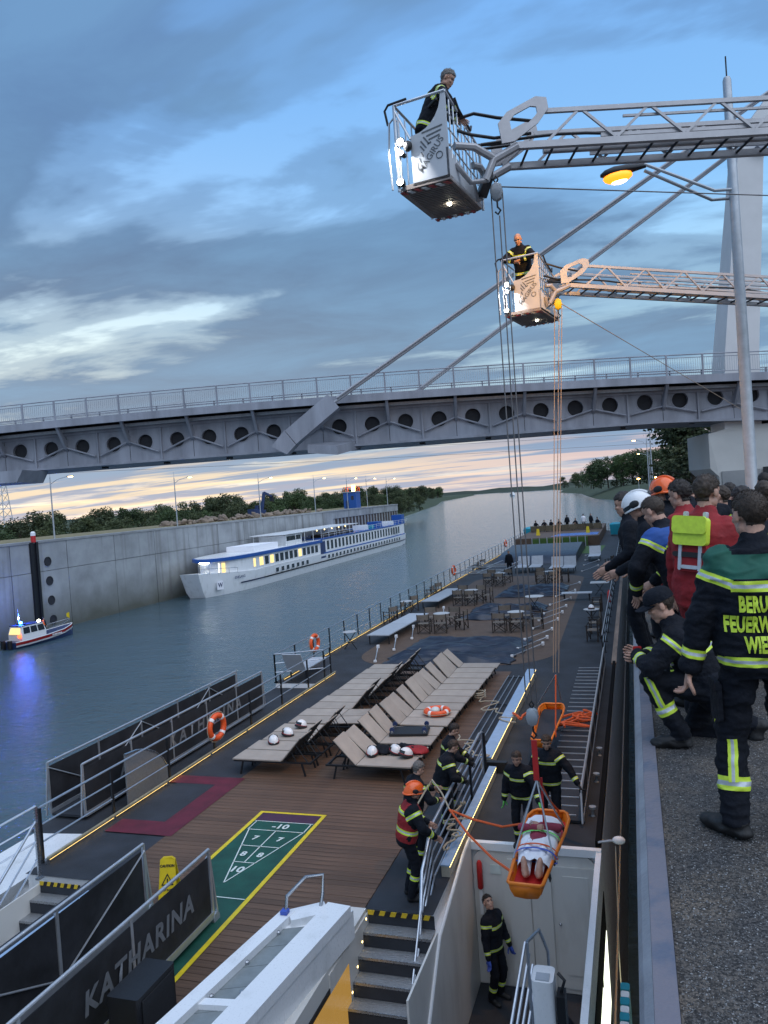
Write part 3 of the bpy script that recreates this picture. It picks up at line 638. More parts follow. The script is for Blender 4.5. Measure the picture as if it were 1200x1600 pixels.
# ============================================================ NEAR LAMP POST
lp = thing('street_lamp', 'tall grey lamp post with glowing orange lamp on twin arms', 'street lamp', (1.95, 14.3, 0), world=True)
MB().lathe((1.95, 14.3, 0), [(.14, 0), (.10, .05), (.09, 4), (.068, 8.45), (.05, 8.5)], 14).build('pole', 'galv', lp, True)
MB().tube((1.95, 14.3, 8.5), (1.95, 14.3, 8.85), .012).build('tip', 'dark_metal', lp)
MB().path([(1.95, 14.26, 6.62), (1.65, 14.22, 6.64), (.55, 14.0, 7.22)], .028, 8).path([(1.95, 14.34, 6.5), (1.6, 14.24, 6.5), (.55, 14.06, 7.13)], .028, 8).build('arm', 'galv', lp, True)
hd = MB(); ax = V((-.97, -.15, -.10)).normalized(); sx = V((-.15, .97, 0)).normalized(); uz = ax.cross(sx); uz = uz if uz.z > 0 else -uz; hc = V((.56, 14.03, 7.19))
hd.loft([[hc + ax * u + sx * wv * math.cos(a) + uz * (hz * math.sin(a) if math.sin(a) > 0 else .5 * hz * math.sin(a)) for a in [2 * math.pi * j / 14 for j in range(14)]] for u, wv, hz in ((-.02, .045, .05), (.10, .06, .07), (.3, .11, .10), (.5, .13, .11), (.66, .10, .08), (.74, .03, .03))])
hd.build('lamp_head', 'dark_metal', lp, True)
MB().ell(hc + ax * .46 - uz * .075, (.25, .14, .10), 14, 8, Matrix((ax, sx, uz)).transposed()).build('lamp_glass', 'lamp_sodium', lp, True)
MB().ell(hc + ax * .45 - uz * .135, (.15, .085, .058), 12, 8, Matrix((ax, sx, uz)).transposed()).build('bulb', 'lamp_bulb', lp, True)
pl = bpy.data.lights.new('lamp_light', 'SPOT'); pl.energy = 750; pl.color = (1, .45, .06); pl.shadow_soft_size = .10; pl.spot_size = R(132); pl.spot_blend = .5; o = bpy.data.objects.new('lamp_light', pl); COL.objects.link(o); o.location = hc + ax * .46 - uz * .20; o.rotation_euler = V((-.2, .72, -.66)).to_track_quat('-Z', 'Y').to_euler()
# ============================================================ PEOPLE
def vox_mesh(mb, vox, smooth=3):
    me = bpy.data.meshes.new('tmp'); me.from_pydata(mb.v, [], mb.f); o = bpy.data.objects.new('tmp', me)
    r = o.modifiers.new('r', 'REMESH'); r.mode = 'VOXEL'; r.voxel_size = vox
    if smooth: s = o.modifiers.new('s', 'SMOOTH'); s.factor = .5; s.iterations = smooth
    m2 = eval_mesh(o); bpy.data.objects.remove(o); bpy.data.meshes.remove(me); return m2
def head_template():
    b = MB()
    b.ell((0, -.012, .035), (.076, .095, .085), 24, 16)          # skull
    b.ell((0, .02, -.03), (.060, .070, .080), 20, 14)            # face
    b.ell((0, .045, -.088), (.036, .036, .030), 16, 10)          # chin
    b.ell((0, .062, .030), (.052, .022, .018), 14, 8)            # brow
    for s in (-1, 1):
        b.ell((s * .036, .062, -.018), (.022, .020, .018), 12, 8)   # cheek
        b.ell((s * .053, .005, -.062), (.016, .032, .028), 12, 8)  # jaw
        b.ell((s * .078, -.010, -.004), (.010, .020, .032), 10, 8, (0, 0, s * -.35))   # ear
    b.loft([[V((x * w_, y, z)) for x, y in ((-1, .070), (0, .070 + d), (1, .070), (0, .055))] for z, w_, d in ((.022, .006, .008), (.0, .009, .020), (-.020, .014, .034), (-.032, .015, .024), (-.036, .008, .01))])
    b.ell((0, .080, -.056), (.022, .012, .007), 10, 6); b.ell((0, .079, -.067), (.019, .012, .007), 10, 6)
    b.caps((0, -.015, -.16), (0, -.012, -.05), .058, .055, 14)   # neck
    me = vox_mesh(b, .0058, 2); v = np.array([p.co[:] for p in me.vertices])
    for s in (-1, 1):     # eye sockets
        d = np.linalg.norm((v - np.array([s * .031, .086, .010])) / np.array([.018, .03, .013]), axis=1); v[:, 1] -= .010 * np.clip(1 - d, 0, 1) ** .7
    f = [tuple(p.vertices) for p in me.polygons]; bpy.data.meshes.remove(me); return v, f
HEAD_V, HEAD_F = head_template()
HEAD_FC = np.array([HEAD_V[list(f)].mean(0) for f in HEAD_F])
_hn = np.zeros_like(HEAD_V)
for f in HEAD_F:
    p = HEAD_V[list(f)]; n_ = np.cross(p[2] - p[0], p[3 % len(f)] - p[1]); _hn[list(f)] += n_
HEAD_N = _hn / (np.linalg.norm(_hn, axis=1)[:, None] + 1e-9)
def ik(a, b, l1, l2, hint):
    a, b = V(a), V(b); d = b - a; L_ = d.length; mx = (l1 + l2) * .998
    if L_ > mx: b = a + d * (mx / L_); d = b - a; L_ = mx
    x = (l1 * l1 - l2 * l2 + L_ * L_) / (2 * L_); h = math.sqrt(max(0, l1 * l1 - x * x)); dn = d.normalized(); hv = V(hint); hv = hv - dn * hv.dot(dn)
    hv = hv.normalized() if hv.length > 1e-5 else frame(dn)[0]
    return a + dn * x + hv * h, b
def hand_geo(mb, wrist, dirn, normal, side, curl, s=1.):
    """palm and five fingers; normal points out of the palm"""
    d = V(dirn).normalized(); n_ = V(normal); n_ = (n_ - d * n_.dot(d)); n_ = n_.normalized() if n_.length > 1e-4 else frame(d)[1]; x = d.cross(n_) * side
    w0 = V(wrist)
    def rg(c, hw, ht): return [c + x * hw * math.cos(a) + n_ * ht * math.sin(a) for a in [2 * math.pi * j / 10 for j in range(10)]]
    mb.loft([rg(w0 - d * .03 * s, .027 * s, .021 * s), rg(w0, .028 * s, .021 * s), rg(w0 + d * .035 * s, .040 * s, .018 * s), rg(w0 + d * .075 * s, .044 * s, .016 * s), rg(w0 + d * .095 * s, .040 * s, .012 * s)])
    for k, (off, ln, r) in enumerate(((.032, .070, .0085), (.011, .080, .009), (-.010, .074, .0088), (-.030, .058, .0078))):
        p = w0 + (d * .088 + x * off) * s; dd = d.copy(); pts = [p - dd * .015 * s]; rr = [r * s]
        for j, fr in enumerate((.42, .33, .25)):
            dd = (Matrix.Rotation(curl * (.7, 1., .8)[j], 3, n_.cross(d)) @ dd) if True else dd
            # bend towards the palm normal
            pts.append(p := p + dd * ln * fr * s * 1.0); rr.append(r * s * (.97, .9, .72)[j])
        mb.path([pts[0], w0 + (d * .088 + x * off) * s] + pts[1:], [rr[0], rr[0]] + rr[1:], 7)
    p = w0 + (d * .025 + x * .030) * s; q = p + (d * .030 + x * .026 + n_ * .012) * s; q2 = q + (d * .034 + x * .006 + n_ * .016 * (1 + curl)) * s; q3 = q2 + (d * .020 - x * .004 + n_ * .010) * s
    mb.path([p, q, q2, q3], [.013 * s, .012 * s, .0098 * s, .007 * s], 7)
BANDS_FF = dict(torso=[(.665, .745), (.10, .175)], farm=[(.62, .80)], shin=[(.52, .68)])
def person(label, loc, rz, name='person', cat='firefighter', group=None, h=1.8, vox=.018, lean=0., side=0., twist=0., pel=(0, 0, .96), feet=((-.11, .0, 0), (.11, .0, 0)), foot_rz=(8, -8), knees=((-.1, 1, 0), (.1, 1, 0)),
           hands=((-.30, .08, .80), (.30, .08, .80)), elbows=((-.6, -1, -.2), (.6, -1, -.2)), head_pitch=0., head_yaw=0., head_roll=0., jacket='jacket', trousers='trousers', bands=BANDS_FF, yoke=None, hair='hair_dark', hair_len=1., bald=False,
           gloves=None, hand_curl=.35, palm=((1, 0, 0), (-1, 0, 0)), helmet=None, cap=None, vest=None, bulk=1.08, wrinkle=.010, boots='boot', toes_down=(0, 0), foot_pitch=(0, 0), skirt=True, leg_band=True, hair_fn=None, collar=None):
    sc = h / 1.8; pv = V(pel); f = R(lean); sd = R(side); up = V((math.sin(sd), math.sin(f) * math.cos(sd), math.cos(f) * math.cos(sd))).normalized()
    right = V((math.cos(R(twist)), math.sin(R(twist)), 0)); right = (right - up * right.dot(up)).normalized(); fwd = up.cross(right)
    fwd = fwd if fwd.y * math.cos(R(twist)) - fwd.x * math.sin(R(twist)) > 0 or abs(fwd.y) < .1 else -fwd
    neck = pv + up * .53; J = {}
    sh = [pv + up * .435 - right * .180, pv + up * .435 + right * .180]
    hip = [pv - right * .092 - V((0, 0, .02)), pv + right * .092 - V((0, 0, .02))]
    el = []; wr = []; kn = []; an = []
    for i in (0, 1):
        e, w_ = ik(sh[i], hands[i], .285, .262, elbows[i]); el.append(e); wr.append(w_)
        ft = V(feet[i]); k_, a_ = ik(hip[i], ft + V((0, 0, .10)), .435, .43, knees[i]); kn.append(k_); an.append(a_)
    hp, hy = R(head_pitch), R(head_yaw)
    HM = Matrix.Rotation(R(rz) * 0 + R(twist) + hy, 3, 'Z') @ Matrix.Rotation(hp, 3, 'X') @ Matrix.Rotation(R(head_roll), 3, 'Y')      # +pitch looks up
    hc = neck + up * .018 + (HM @ V((0, .014, .122)))
    b = MB(); segs = []
    def ring(p, w_, d, nn=16, fo=0.): return [p + right * w_ * math.cos(a) + fwd * (d * math.sin(a) + fo) for a in [2 * math.pi * j / nn for j in range(nn)]]
    bk = bulk
    prof = [(-.14, .150, .120), (-.12, .180, .135), (0, .185 * bk, .140 * bk), (.12, .176 * bk, .136 * bk), (.26, .192 * bk, .146 * bk), (.38, .208 * bk, .145 * bk), (.45, .206 * bk, .122), (.488, .165, .098), (.515, .11, .085), (.535, .07, .07)]
    if not skirt: prof = prof[1:]
    b.loft([ring(pv + up * t, w_, d) for t, w_, d in prof])
    def seg(n_, p0, p1, r0, r1, m_): segs.append((n_, V(p0), V(p1), r0, r1, m_))
    seg('torso', pv - up * .13, neck, .155, .12, jacket)
    b.caps(neck - up * .05, neck + up * .012 + fwd * .006, .080, .074, 12); seg('collar', neck - up * .03, neck + up * .02, .078, .074, jacket)
    for i in (0, 1):
        b.caps(sh[i] - right * (.02 if i else -.02), el[i], .076 * bk, .060 * bk); seg('uarm%d' % i, sh[i], el[i], .076, .06, jacket)
        b.caps(el[i], wr[i], .060 * bk, .044 * bk); seg('farm%d' % i, el[i], wr[i], .06, .045, jacket)
        b.caps(hip[i], kn[i], .102, .076, 12); seg('thigh%d' % i, hip[i], kn[i], .10, .074, trousers)
        b.caps(kn[i], an[i] - V((0, 0, .0)), .076, .066, 12); seg('shin%d' % i, kn[i], an[i], .074, .062, trousers)
        q = Matrix.Rotation(R(foot_rz[i]), 3, 'Z') @ Matrix.Rotation(R(foot_pitch[i]), 3, 'X'); fd = q @ V((0, 1, 0)); fu = q @ V((0, 0, 1)); heel = an[i] - fu * .055 - fd * .035; toe = an[i] - fu * .062 + fd * .17
        b.caps(heel, toe, .046, .040, 10); b.caps(heel + fd * .05, toe - fd * .02, .05, .046, 10); b.caps(an[i] + (kn[i] - an[i]).normalized() * .08, an[i] - fu * .03, .056, .054, 10)
        seg('foot%d' % i, heel, toe, .05, .045, boots); seg('ankle%d' % i, an[i] + (kn[i] - an[i]).normalized() * .03, an[i] - fu * .03, .056, .054, boots)
    me = vox_mesh(b, vox, 4)
    nv = len(me.vertices); co = np.empty(nv * 3); me.vertices.foreach_get('co', co); co = co.reshape(-1, 3); no = np.empty(nv * 3); me.vertices.foreach_get('normal', no); no = no.reshape(-1, 3)
    so = V((loc[0] * 3.1, loc[1] * 1.7, label.__len__()))
    if wrinkle:
        for i in range(nv):
            p = V(co[i]); a = noise.noise(V((p.x * 7, p.y * 7, p.z * 15)) + so) * .8 + (1 - abs(noise.noise(V((p.x * 5 + p.z * 6, p.y * 5 - p.z * 5, p.z * 9)) + so * 2))) * .8 - .5
            fo = abs(noise.noise(V((p.x * 9 - p.z * 4, p.y * 9 + p.z * 4, p.z * 22)) + so * 3)); a += .9 * (max(0, .32 - fo) * 2 - .2)
            co[i] += no[i] * a * wrinkle
        me.vertices.foreach_set('co', co.ravel())
    bm = bmesh.new(); bm.from_mesh(me); bpy.data.meshes.remove(me)
    lay = bm.faces.layers.int.new('seg'); bm.faces.ensure_lookup_table()
    fc = np.array([q.calc_center_median()[:] for q in bm.faces]); best = np.full(len(fc), 9.); bi = np.zeros(len(fc), int)
    for k, (n_, p0, p1, r0, r1, m_) in enumerate(segs):
        p0, p1 = np.array(p0), np.array(p1); d = p1 - p0; t = np.clip(((fc - p0) @ d) / (d @ d), 0, 1); ds = np.linalg.norm(fc - (p0 + t[:, None] * d), axis=1) - (r0 + (r1 - r0) * t)
        u = ds < best; best[u] = ds[u]; bi[u] = k
    p0, p1 = np.array(segs[0][1]), np.array(segs[0][2]); d_ = p1 - p0; t_ = ((fc - p0) @ d_) / (d_ @ d_); dist_ = np.linalg.norm(fc - (p0 + t_[:, None] * d_), axis=1)
    bi[(t_ > .02) & (t_ < .4) & (dist_ < .215) & np.array([segs[k][0][:5] == 'thigh' for k in bi])] = 0
    slots = [jacket, trousers, 'reflex_yellow', 'reflex_silver', 'skin', boots, gloves or 'glove', yoke or jacket, vest or jacket, 'lips', 'window_dark', hair, collar or jacket]
    names = [s_[0] for s_ in segs]
    for i, fce in enumerate(bm.faces): fce[lay] = int(bi[i]); fce.smooth = True; fce.material_index = 0 if segs[bi[i]][5] == jacket else (1 if segs[bi[i]][5] == trousers else 5)
    def cut(k, lo, hi, tri):
        n_, p0, p1, *_ = segs[k]; d = p1 - p0; cuts = [lo, lo + (hi - lo) * .33, lo + (hi - lo) * .67, hi] if tri else [lo, hi]
        for c in cuts:
            fs = [q for q in bm.faces if q[lay] == k]; ed = list({e for q in fs for e in q.edges}); vv = list({x for q in fs for x in q.verts})
            bmesh.ops.bisect_plane(bm, geom=fs + ed + vv, plane_co=p0 + d * c, plane_no=d, dist=1e-5)
        for q in bm.faces:
            if q[lay] == k:
                t = (q.calc_center_median() - p0).dot(d) / d.length_squared
                if lo < t < hi: q.material_index = (3 if tri and (lo + (hi - lo) * .33) < t < (lo + (hi - lo) * .67) else 2)
    def zone(k, lo, hi, mi, cond=None):
        n_, p0, p1, *_ = segs[k]; d = p1 - p0
        for c in (lo, hi):
            fs = [q for q in bm.faces if q[lay] == k]; ed = list({e for q in fs for e in q.edges}); vv = list({x for q in fs for x in q.verts})
            bmesh.ops.bisect_plane(bm, geom=fs + ed + vv, plane_co=p0 + d * c, plane_no=d, dist=1e-5)
        for q in bm.faces:
            if q[lay] == k:
                ct = q.calc_center_median(); t = (ct - p0).dot(d) / d.length_squared
                if lo < t < hi and (cond is None or cond(ct)): q.material_index = mi
    tri = vox < .03
    if yoke: zone(names.index('torso'), .76, .93, 7); zone(names.index('uarm0'), -.4, .16, 7); zone(names.index('uarm1'), -.4, .16, 7)
    if vest: zone(names.index('torso'), .12, .97, 8)
    if collar:
        kc = names.index('collar')
        for q in bm.faces:
            if q[lay] == kc: q.material_index = 12
    if bands:
        for key, lst in bands.items():
            for k, n_ in enumerate(names):
                if n_ == key or n_[:-1] == key:
                    if key == 'shin' and not leg_band: continue
                    for lo, hi in lst: cut(k, lo, hi, tri)
        if bands is BANDS_FF:
            for i in (0, 1):
                k = names.index('uarm%d' % i); 
                cut(k, .16, .33, tri)
    me = bpy.data.meshes.new(name); bm.to_mesh(me); bm.free()
    # hands and head joined on
    g = MB(); mi = 6 if gloves else 4; g.c = mi
    for i in (0, 1):
        d = (wr[i] - el[i]).normalized(); hand_geo(g, wr[i] + d * .02, d, palm[i], -1 if i else 1, hand_curl if not isinstance(hand_curl, tuple) else hand_curl[i], 1.08 if gloves else 1.)
    hv = (np.array(HM) @ (HEAD_V * 1.02).T).T + np.array(hc); g.c = 4
    o0 = len(g.v); g.v += [tuple(p) for p in hv]
    for i, q in enumerate(HEAD_F):
        g.f.append(tuple(k + o0 for k in q)); c = HEAD_FC[i]
        m_ = 4
        if abs(c[2] + .0615) < .009 and abs(c[0]) < .020 and c[1] > .07: m_ = 9
        if c[1] > .055 and .026 < c[2] < .036 and .014 < abs(c[0]) < .048: m_ = 11
        g.m.append(m_)
    for s in (-1, 1):
        g.c = 10; g.ell(hc + HM @ V((s * .031, .076, .010)), (.013, .008, .0065), 8, 6, HM)
    v0 = len(me.vertices); V1 = [p.co[:] for p in me.vertices]; F1 = [tuple(p.vertices) for p in me.polygons]; M1 = [p.material_index for p in me.polygons]; bpy.data.meshes.remove(me)
    me = bpy.data.meshes.new(name); me.from_pydata(V1 + g.v, [], F1 + [tuple(k + v0 for k in q) for q in g.f])
    for s_ in slots: me.materials.append(MATS[s_])
    me.polygons.foreach_set('material_index', M1 + g.m); me.polygons.foreach_set('use_smooth', [True] * len(me.polygons)); me.update()
    o = put(name, me, None, loc, (0, 0, R(rz))); o.scale = (sc, sc, sc); tag(o, label, cat, group)
    H4 = HM.to_4x4(); H4.translation = hc
    info = dict(o=o, HM=H4, neck=neck, up=up, right=right, fwd=fwd, pel=pv, wr=wr, el=el, kn=kn, an=an, sh=sh)
    if not bald and not helmet or cap:
        lim = 1.0
        def inhair(c):
            x, y, z = c
            if abs(x) > .074 and -.045 < y < .018 and z < .028: return False
            if y > .03: return z > .062 + max(0, .03 - abs(x)) * .2 and z > .05 + (y - .03) * .25
            return z > (.045 if y > .0 else (.0 if y > -.04 else -.045 - .02 * hair_len)) and not (abs(x) > .05 and y > -.01 and z < .02)
        if hair_fn: inhair = hair_fn
        idx = [i for i in range(len(HEAD_F)) if inhair(HEAD_FC[i])]; used = sorted({k for i in idx for k in HEAD_F[i]}); mp = {k: j for j, k in enumerate(used)}
        cnt = {}
        for i in idx:
            q = HEAD_F[i]
            for a_, b_ in zip(q, q[1:] + q[:1]): e = (min(a_, b_), max(a_, b_)); cnt[e] = cnt.get(e, 0) + 1
        bnd = {k for e, c_ in cnt.items() if c_ == 1 for k in e}
        pts = []
        for k in used:
            p = V(HEAD_V[k]) * 1.02; n_ = V(HEAD_N[k]); a = (.001 if k in bnd else .004 + .008 * hair_len * max(0, noise.noise(p * 45 + so) + .5)); top = max(0, p.z - .06) * .10 * hair_len
            pts.append(p + n_ * a + V((0, 0, top)))
        fcs = [tuple(mp[k] for k in HEAD_F[i]) for i in idx]
        if vox < .022:      # short strands that break up the outline
            rd = random.Random(len(label)); base = len(idx)
            for _ in range(2600 if vox < .013 else 1000):
                q = fcs[rd.randrange(base)]; k = used[q[0]]; p = pts[q[0]].lerp(pts[q[2 % len(q)]], rd.random()); n_ = (V(HEAD_N[k]) + V((rd.gauss(0, .35), rd.gauss(0, .35) - .25, rd.gauss(0, .35) - .35))).normalized(); ln = rd.uniform(.006, .017) * (.35 + .75 * hair_len); sx_ = n_.cross(V((rd.random(), rd.random(), rd.random()))).normalized() * .0011; o_ = len(pts)
                pts += [p - sx_, p + sx_, p + n_ * ln]; fcs.append((o_, o_ + 1, o_ + 2))
        hm = bpy.data.meshes.new('hair'); hm.from_pydata(pts, [], fcs); hm.materials.append(MATS[hair]); hm.polygons.foreach_set('use_smooth', [True] * len(fcs)); hm.transform(H4); put('hair', hm, o)
    if helmet:
        hb = MB(); hb.c = 0
        rings = []
        for k in range(11):
            a = math.pi / 2 * k / 10; z = .012 + .135 * math.sin(a); w_ = .112 * math.cos(a) ** .75 + .001; dp = .142 * math.cos(a) ** .75 + .001
            rings.append([V((w_ * math.cos(t), -.014 + dp * math.sin(t) - (0.012 * math.cos(a) if math.sin(t) < 0 else 0), z - (.045 * max(0, -math.sin(t)) + .012 * abs(math.cos(t))) * math.cos(a) ** 2)) for t in [2 * math.pi * j / 24 for j in range(24)]])
        hb.loft(rings); hb.loft([[p * q + V((0, -.002, zz)) for p in rings[0]] for q, zz in ((1., .004), (1.07, -.006), (1.05, -.016), (.98, -.012))])   # brim
        hb.path([V((0, -.014 + .150 * math.cos(a), .012 + .142 * math.sin(a))) for a in [R(20 + 130 * j / 12) for j in range(13)]], .013, 6)   # crest
        hm = hb.mesh('helmet', helmet, True); hm.transform(H4); hel = put('helmet', hm, o)
        vb = MB()
        vb.loft([[V((.106 * q * math.cos(t), -.01 + .138 * q * math.sin(t), z)) for t in [R(15 + 150 * j / 12) for j in range(13)]] for q, z in ((1.03, .045), (1.05, .02), (1.03, -.02))], caps=False)
        vm = vb.mesh('visor', 'glass' if helmet == 'helmet_orange' else 'window_dark', True); vm.transform(H4); put('visor', vm, hel)
        for s in (-1, 1):
            ub = MB(); ub.ell((s * .112, -.01, .03), (.012, .05, .035), 10, 6); um = ub.mesh('side_plate', 'black', True); um.transform(H4); put('side_plate', um, hel)
        nb = MB(); nb.loft([[V((q * .10 * math.cos(t), -.012 + q * .125 * math.sin(t), z)) for t in [R(200 + 140 * j / 10) for j in range(11)]] for q, z in ((1., .0), (1.05, -.06), (1.1, -.11))], caps=False); nm = nb.mesh('neck_guard', jacket, True); nm.transform(H4); put('neck_guard', nm, hel)
    if cap:
        hb = MB(); rings = []
        for k in range(9):
            a = math.pi / 2 * k / 8; w_ = .090 * math.cos(a) ** .6 + .001; dp = .110 * math.cos(a) ** .6 + .001; rings.append([V((w_ * math.cos(t), -.010 + dp * math.sin(t), .045 + .090 * math.sin(a) + (.0 if k else -.008))) for t in [2 * math.pi * j / 20 for j in range(20)]])
        hb.loft(rings); hm = hb.mesh('cap', cap, True); hm.transform(H4); cp_ = put('cap', hm, o)
        pb = MB(); pb.loft([[V((.080 * math.cos(t) * q, -.0 + .092 * math.sin(t) + e, z - .02 * abs(math.cos(t)))) for t in [R(10 + 160 * j / 12) for j in range(13)]] for q, e, z in ((1, 0, .048), (.96, .085, .036), (.96, .086, .030), (1, 0, .040))], caps=False)
        pm2 = pb.mesh('peak', cap, True); pm2.transform(H4); put('peak', pm2, cp_)
    return info
def project_text(info, lines, size, z0, dz, mname, back=True, xoff=0., font_w=.004, xs=.7):
    """lettering laid on the back (or chest) of a jacket"""
    o = info['o']; bvh = BVHTree.FromPolygons([v.co for v in o.data.vertices], [tuple(p.vertices) for p in o.data.polygons]); s = -1 if back else 1
    for i, ln in enumerate(lines):
        me = text_mesh(ln, size, font_w=font_w, space=1.06); bm = bmesh.new(); bm.from_mesh(me); bmesh.ops.triangulate(bm, faces=bm.faces)
        bmesh.ops.subdivide_edges(bm, edges=[e for e in bm.edges if e.calc_length() > .03], cuts=1)
        for v in bm.verts:
            p = info['pel'] + info['up'] * (z0 - i * dz + v.co.y) + info['right'] * (v.co.x * xs * (1 if back else -1) + xoff); org = p + info['fwd'] * s * .6; hit, n_, k, d = bvh.ray_cast(org, -info['fwd'] * s, 1.)
            v.co = (hit + info['fwd'] * s * .006) if hit else p + info['fwd'] * s * .15
        bm.to_mesh(me); bm.free(); me.materials.clear(); me.materials.append(MATS[mname]); put('lettering', me, o)

def strip_on(info, p0, p1, width, outdir, mname, name='reflective_strip', n=10):
    """narrow strip laid on the cloth between two points, seen from outdir"""
    o = info['o']; bvh = BVHTree.FromPolygons([v.co for v in o.data.vertices], [tuple(p.vertices) for p in o.data.polygons]); p0, p1, od = V(p0), V(p1), V(outdir).normalized(); sd = (p1 - p0).cross(od).normalized() * width / 2; rows = []
    for i in range(n + 1):
        c = p0.lerp(p1, i / n); row = []
        for q in (-1, -.33, .33, 1):
            p = c + sd * q + od * .4; hit, nn, k, d = bvh.ray_cast(p, -od, .8); row.append((hit + od * .005) if hit else c + sd * q + od * .07)
        rows.append(row)
    b = MB(); vs = [p for r in rows for p in r]; fs = []
    for i in range(n):
        for j in range(3): fs.append((i * 4 + j, i * 4 + j + 1, i * 4 + j + 5, i * 4 + j + 4))
    b.add(vs, fs); b.m = [1 if k % 3 == 1 else 0 for k in range(len(fs))]; return b.build(name, [mname, 'reflex_silver'], o, True)
mat('amber_reflection', (.10, .06, .02), .15, emit=(1, .55, .12), es=.16, var=.4, scale=1.5)  # amber reflection on the stair window's dark glass, put in as weak emission
# ============================================================ OWN SHIP (seen from the quay)
ship = thing('river_cruise_ship', 'long river cruise ship moored below the quay, open sun deck', 'ship', (-6.5, 50, WZ), world=True)
XL, XR = -12.3, -.85
h = MB()
h.prism([(XR, 2, WZ - .5), (XR, 96, WZ - .5), (-3.5, 103, WZ - .5), (-9.5, 103, WZ - .5), (XL, 96, WZ - .5), (XL, 2, WZ - .5)], (0, 0, 3.5))   # lower hull
h.bb(-12.25, -3.12, 10.8, 100, -7.4, -4.62); h.bb(-12.2, -10.6, 2, 10.79, -7.4, -5.9); h.bb(-3.119, XR, 13.25, 100, -7.4, DZ - .03); h.bb(-10.6, -3.2, 10.80, 100, -4.62, DZ - .03); h.bb(-12.24, -10.601, 24.2, 100, -4.62, DZ - .03); h.bb(-9.2, -4.24, 2, 10.79, -7.4, DZ - .03); h.bb(-.93, XR, 2, 13.25, -7.4, DZ - .14)
h.build('hull', 'ship_white', ship)
dk = MB(); z = DZ
dk.quad((-10.62, 10.76, z), (-3.16, 10.76, z), (-3.16, 13.2, z), (-10.62, 13.2, z)); dk.quad((-10.62, 13.2, z), (XR, 13.2, z), (XR, 26, z), (-10.62, 26, z)); dk.quad((XL, 24.2, z - .002), (-10.62, 24.2, z - .002), (-10.62, 26, z - .002), (XL, 26, z - .002))
dk.quad((XL, 26, z), (XR, 26, z), (XR, 96, z), (XL, 96, z)); dk.quad((XL, 96, z), (XR, 96, z), (-3.5, 103, z), (-9.5, 103, z)); dk.quad((-9.25, 2, z), (-4.22, 2, z), (-4.22, 10.76, z), (-9.25, 10.76, z))
deck = dk.build('deck', 'deck_grey', ship)
MB().quad((XL, 12.6, -4.5), (-10.63, 12.6, -4.5), (-10.63, 24.2, -4.5), (XL, 24.2, -4.5)).build('side_walkway', 'deck_grey', ship)
b = MB(); b.loft([[V((x, y, zz)) for x, zz in ((-10.66, -4.42), (-12.1, -4.5), (-12.32, -4.75), (-12.34, -6.5))] for y in (2, 5, 8, 10.5, 12.58)], caps=False); b.build('shoulder_plate', 'ship_white', ship, True)
pk = None
for i in range(153):     # deck boards across the ship
    y = 3.0 + i * .15; x0, x1 = -8.9 + random.uniform(-.003, .003), -4.23
    if pk is None: pk = MB().bb(-2.335, 2.335, -.071, .071, -.02, .014).mesh('deck_board', 'deck_brown')
    put('deck_board', pk, deck, (-6.565, y, DZ)) if False else None
    o = bpy.data.objects.new('deck_board', pk); COL.objects.link(o); o.parent = deck; o.location = (-6.565 + random.uniform(-.004, .004), y, DZ + random.uniform(0, .003))
ov = []
for cx, cy, a0, rx in ((-8.6, 29.0, 180, 2.0), (-5.2, 29.0, 270, 2.2), (-6.2, 52, 0, 2.9), (-7.9, 52, 90, 2.7)):
    for k in range(9): a = R(a0 + 90 * k / 8); ov.append((cx + rx * math.cos(a), cy + 2.2 * math.sin(a), DZ + .005))
MB().add(ov, [tuple(range(len(ov)))]).build('brown_deck_field', 'deck_brown_flat', ship)
# crimson marking, open to the rail
z = DZ + .022
cm = MB(); cm.quad((-10.5, 15.05, z), (-8.78, 15.05, z), (-8.78, 15.5, z), (-10.5, 15.5, z)); cm.quad((-9.3, 13.08, z), (-8.78, 13.08, z), (-8.78, 15.05, z), (-9.3, 15.05, z)); cm.quad((-10.3, 12.5, z), (-8.78, 12.5, z), (-8.78, 13.08, z), (-10.3, 13.08, z)); cm.build('crimson_marking', 'crimson', ship)
MB().quad((-10.3, 13.08, z - .002), (-9.3, 13.08, z - .002), (-9.3, 15.05, z - .002), (-10.3, 15.05, z - .002)).build('marking_field', 'deck_grey', ship)
# shuffleboard court
ct = MB().quad((-7.54, 2.5, z), (-6.10, 2.5, z), (-6.10, 13.85, z), (-7.54, 13.85, z)).build('shuffleboard_court', 'court_green', ship)
z += .004
MB().quad((-7.45, 13.42, z), (-6.19, 13.42, z), (-6.19, 13.77, z), (-7.45, 13.77, z)).build('end_box', 'court_purple', ct)
yb = MB(); yb.quad((-7.54, 2.5, z), (-7.46, 2.5, z), (-7.46, 13.78, z), (-7.54, 13.78, z)); yb.quad((-6.18, 2.5, z), (-6.10, 2.5, z), (-6.10, 13.78, z), (-6.18, 13.78, z)); yb.quad((-7.54, 13.78, z), (-6.10, 13.78, z), (-6.10, 13.85, z), (-7.54, 13.85, z)); yb.build('border', 'yellow_paint', ct)
wl = MB()
def line(a, b, w_=.022):
    a, b = V((*a, z + .002)), V((*b, z + .002)); n_ = (b - a).cross(V((0, 0, 1))).normalized() * w_ / 2; wl.quad(a - n_, b - n_, b + n_, a + n_)
line((-7.44, 13.40), (-6.2, 13.40)); line((-7.40, 13.02), (-6.22, 13.02)); line((-7.40, 13.40), (-7.40, 13.02)); line((-6.24, 13.4), (-6.24, 13.02))
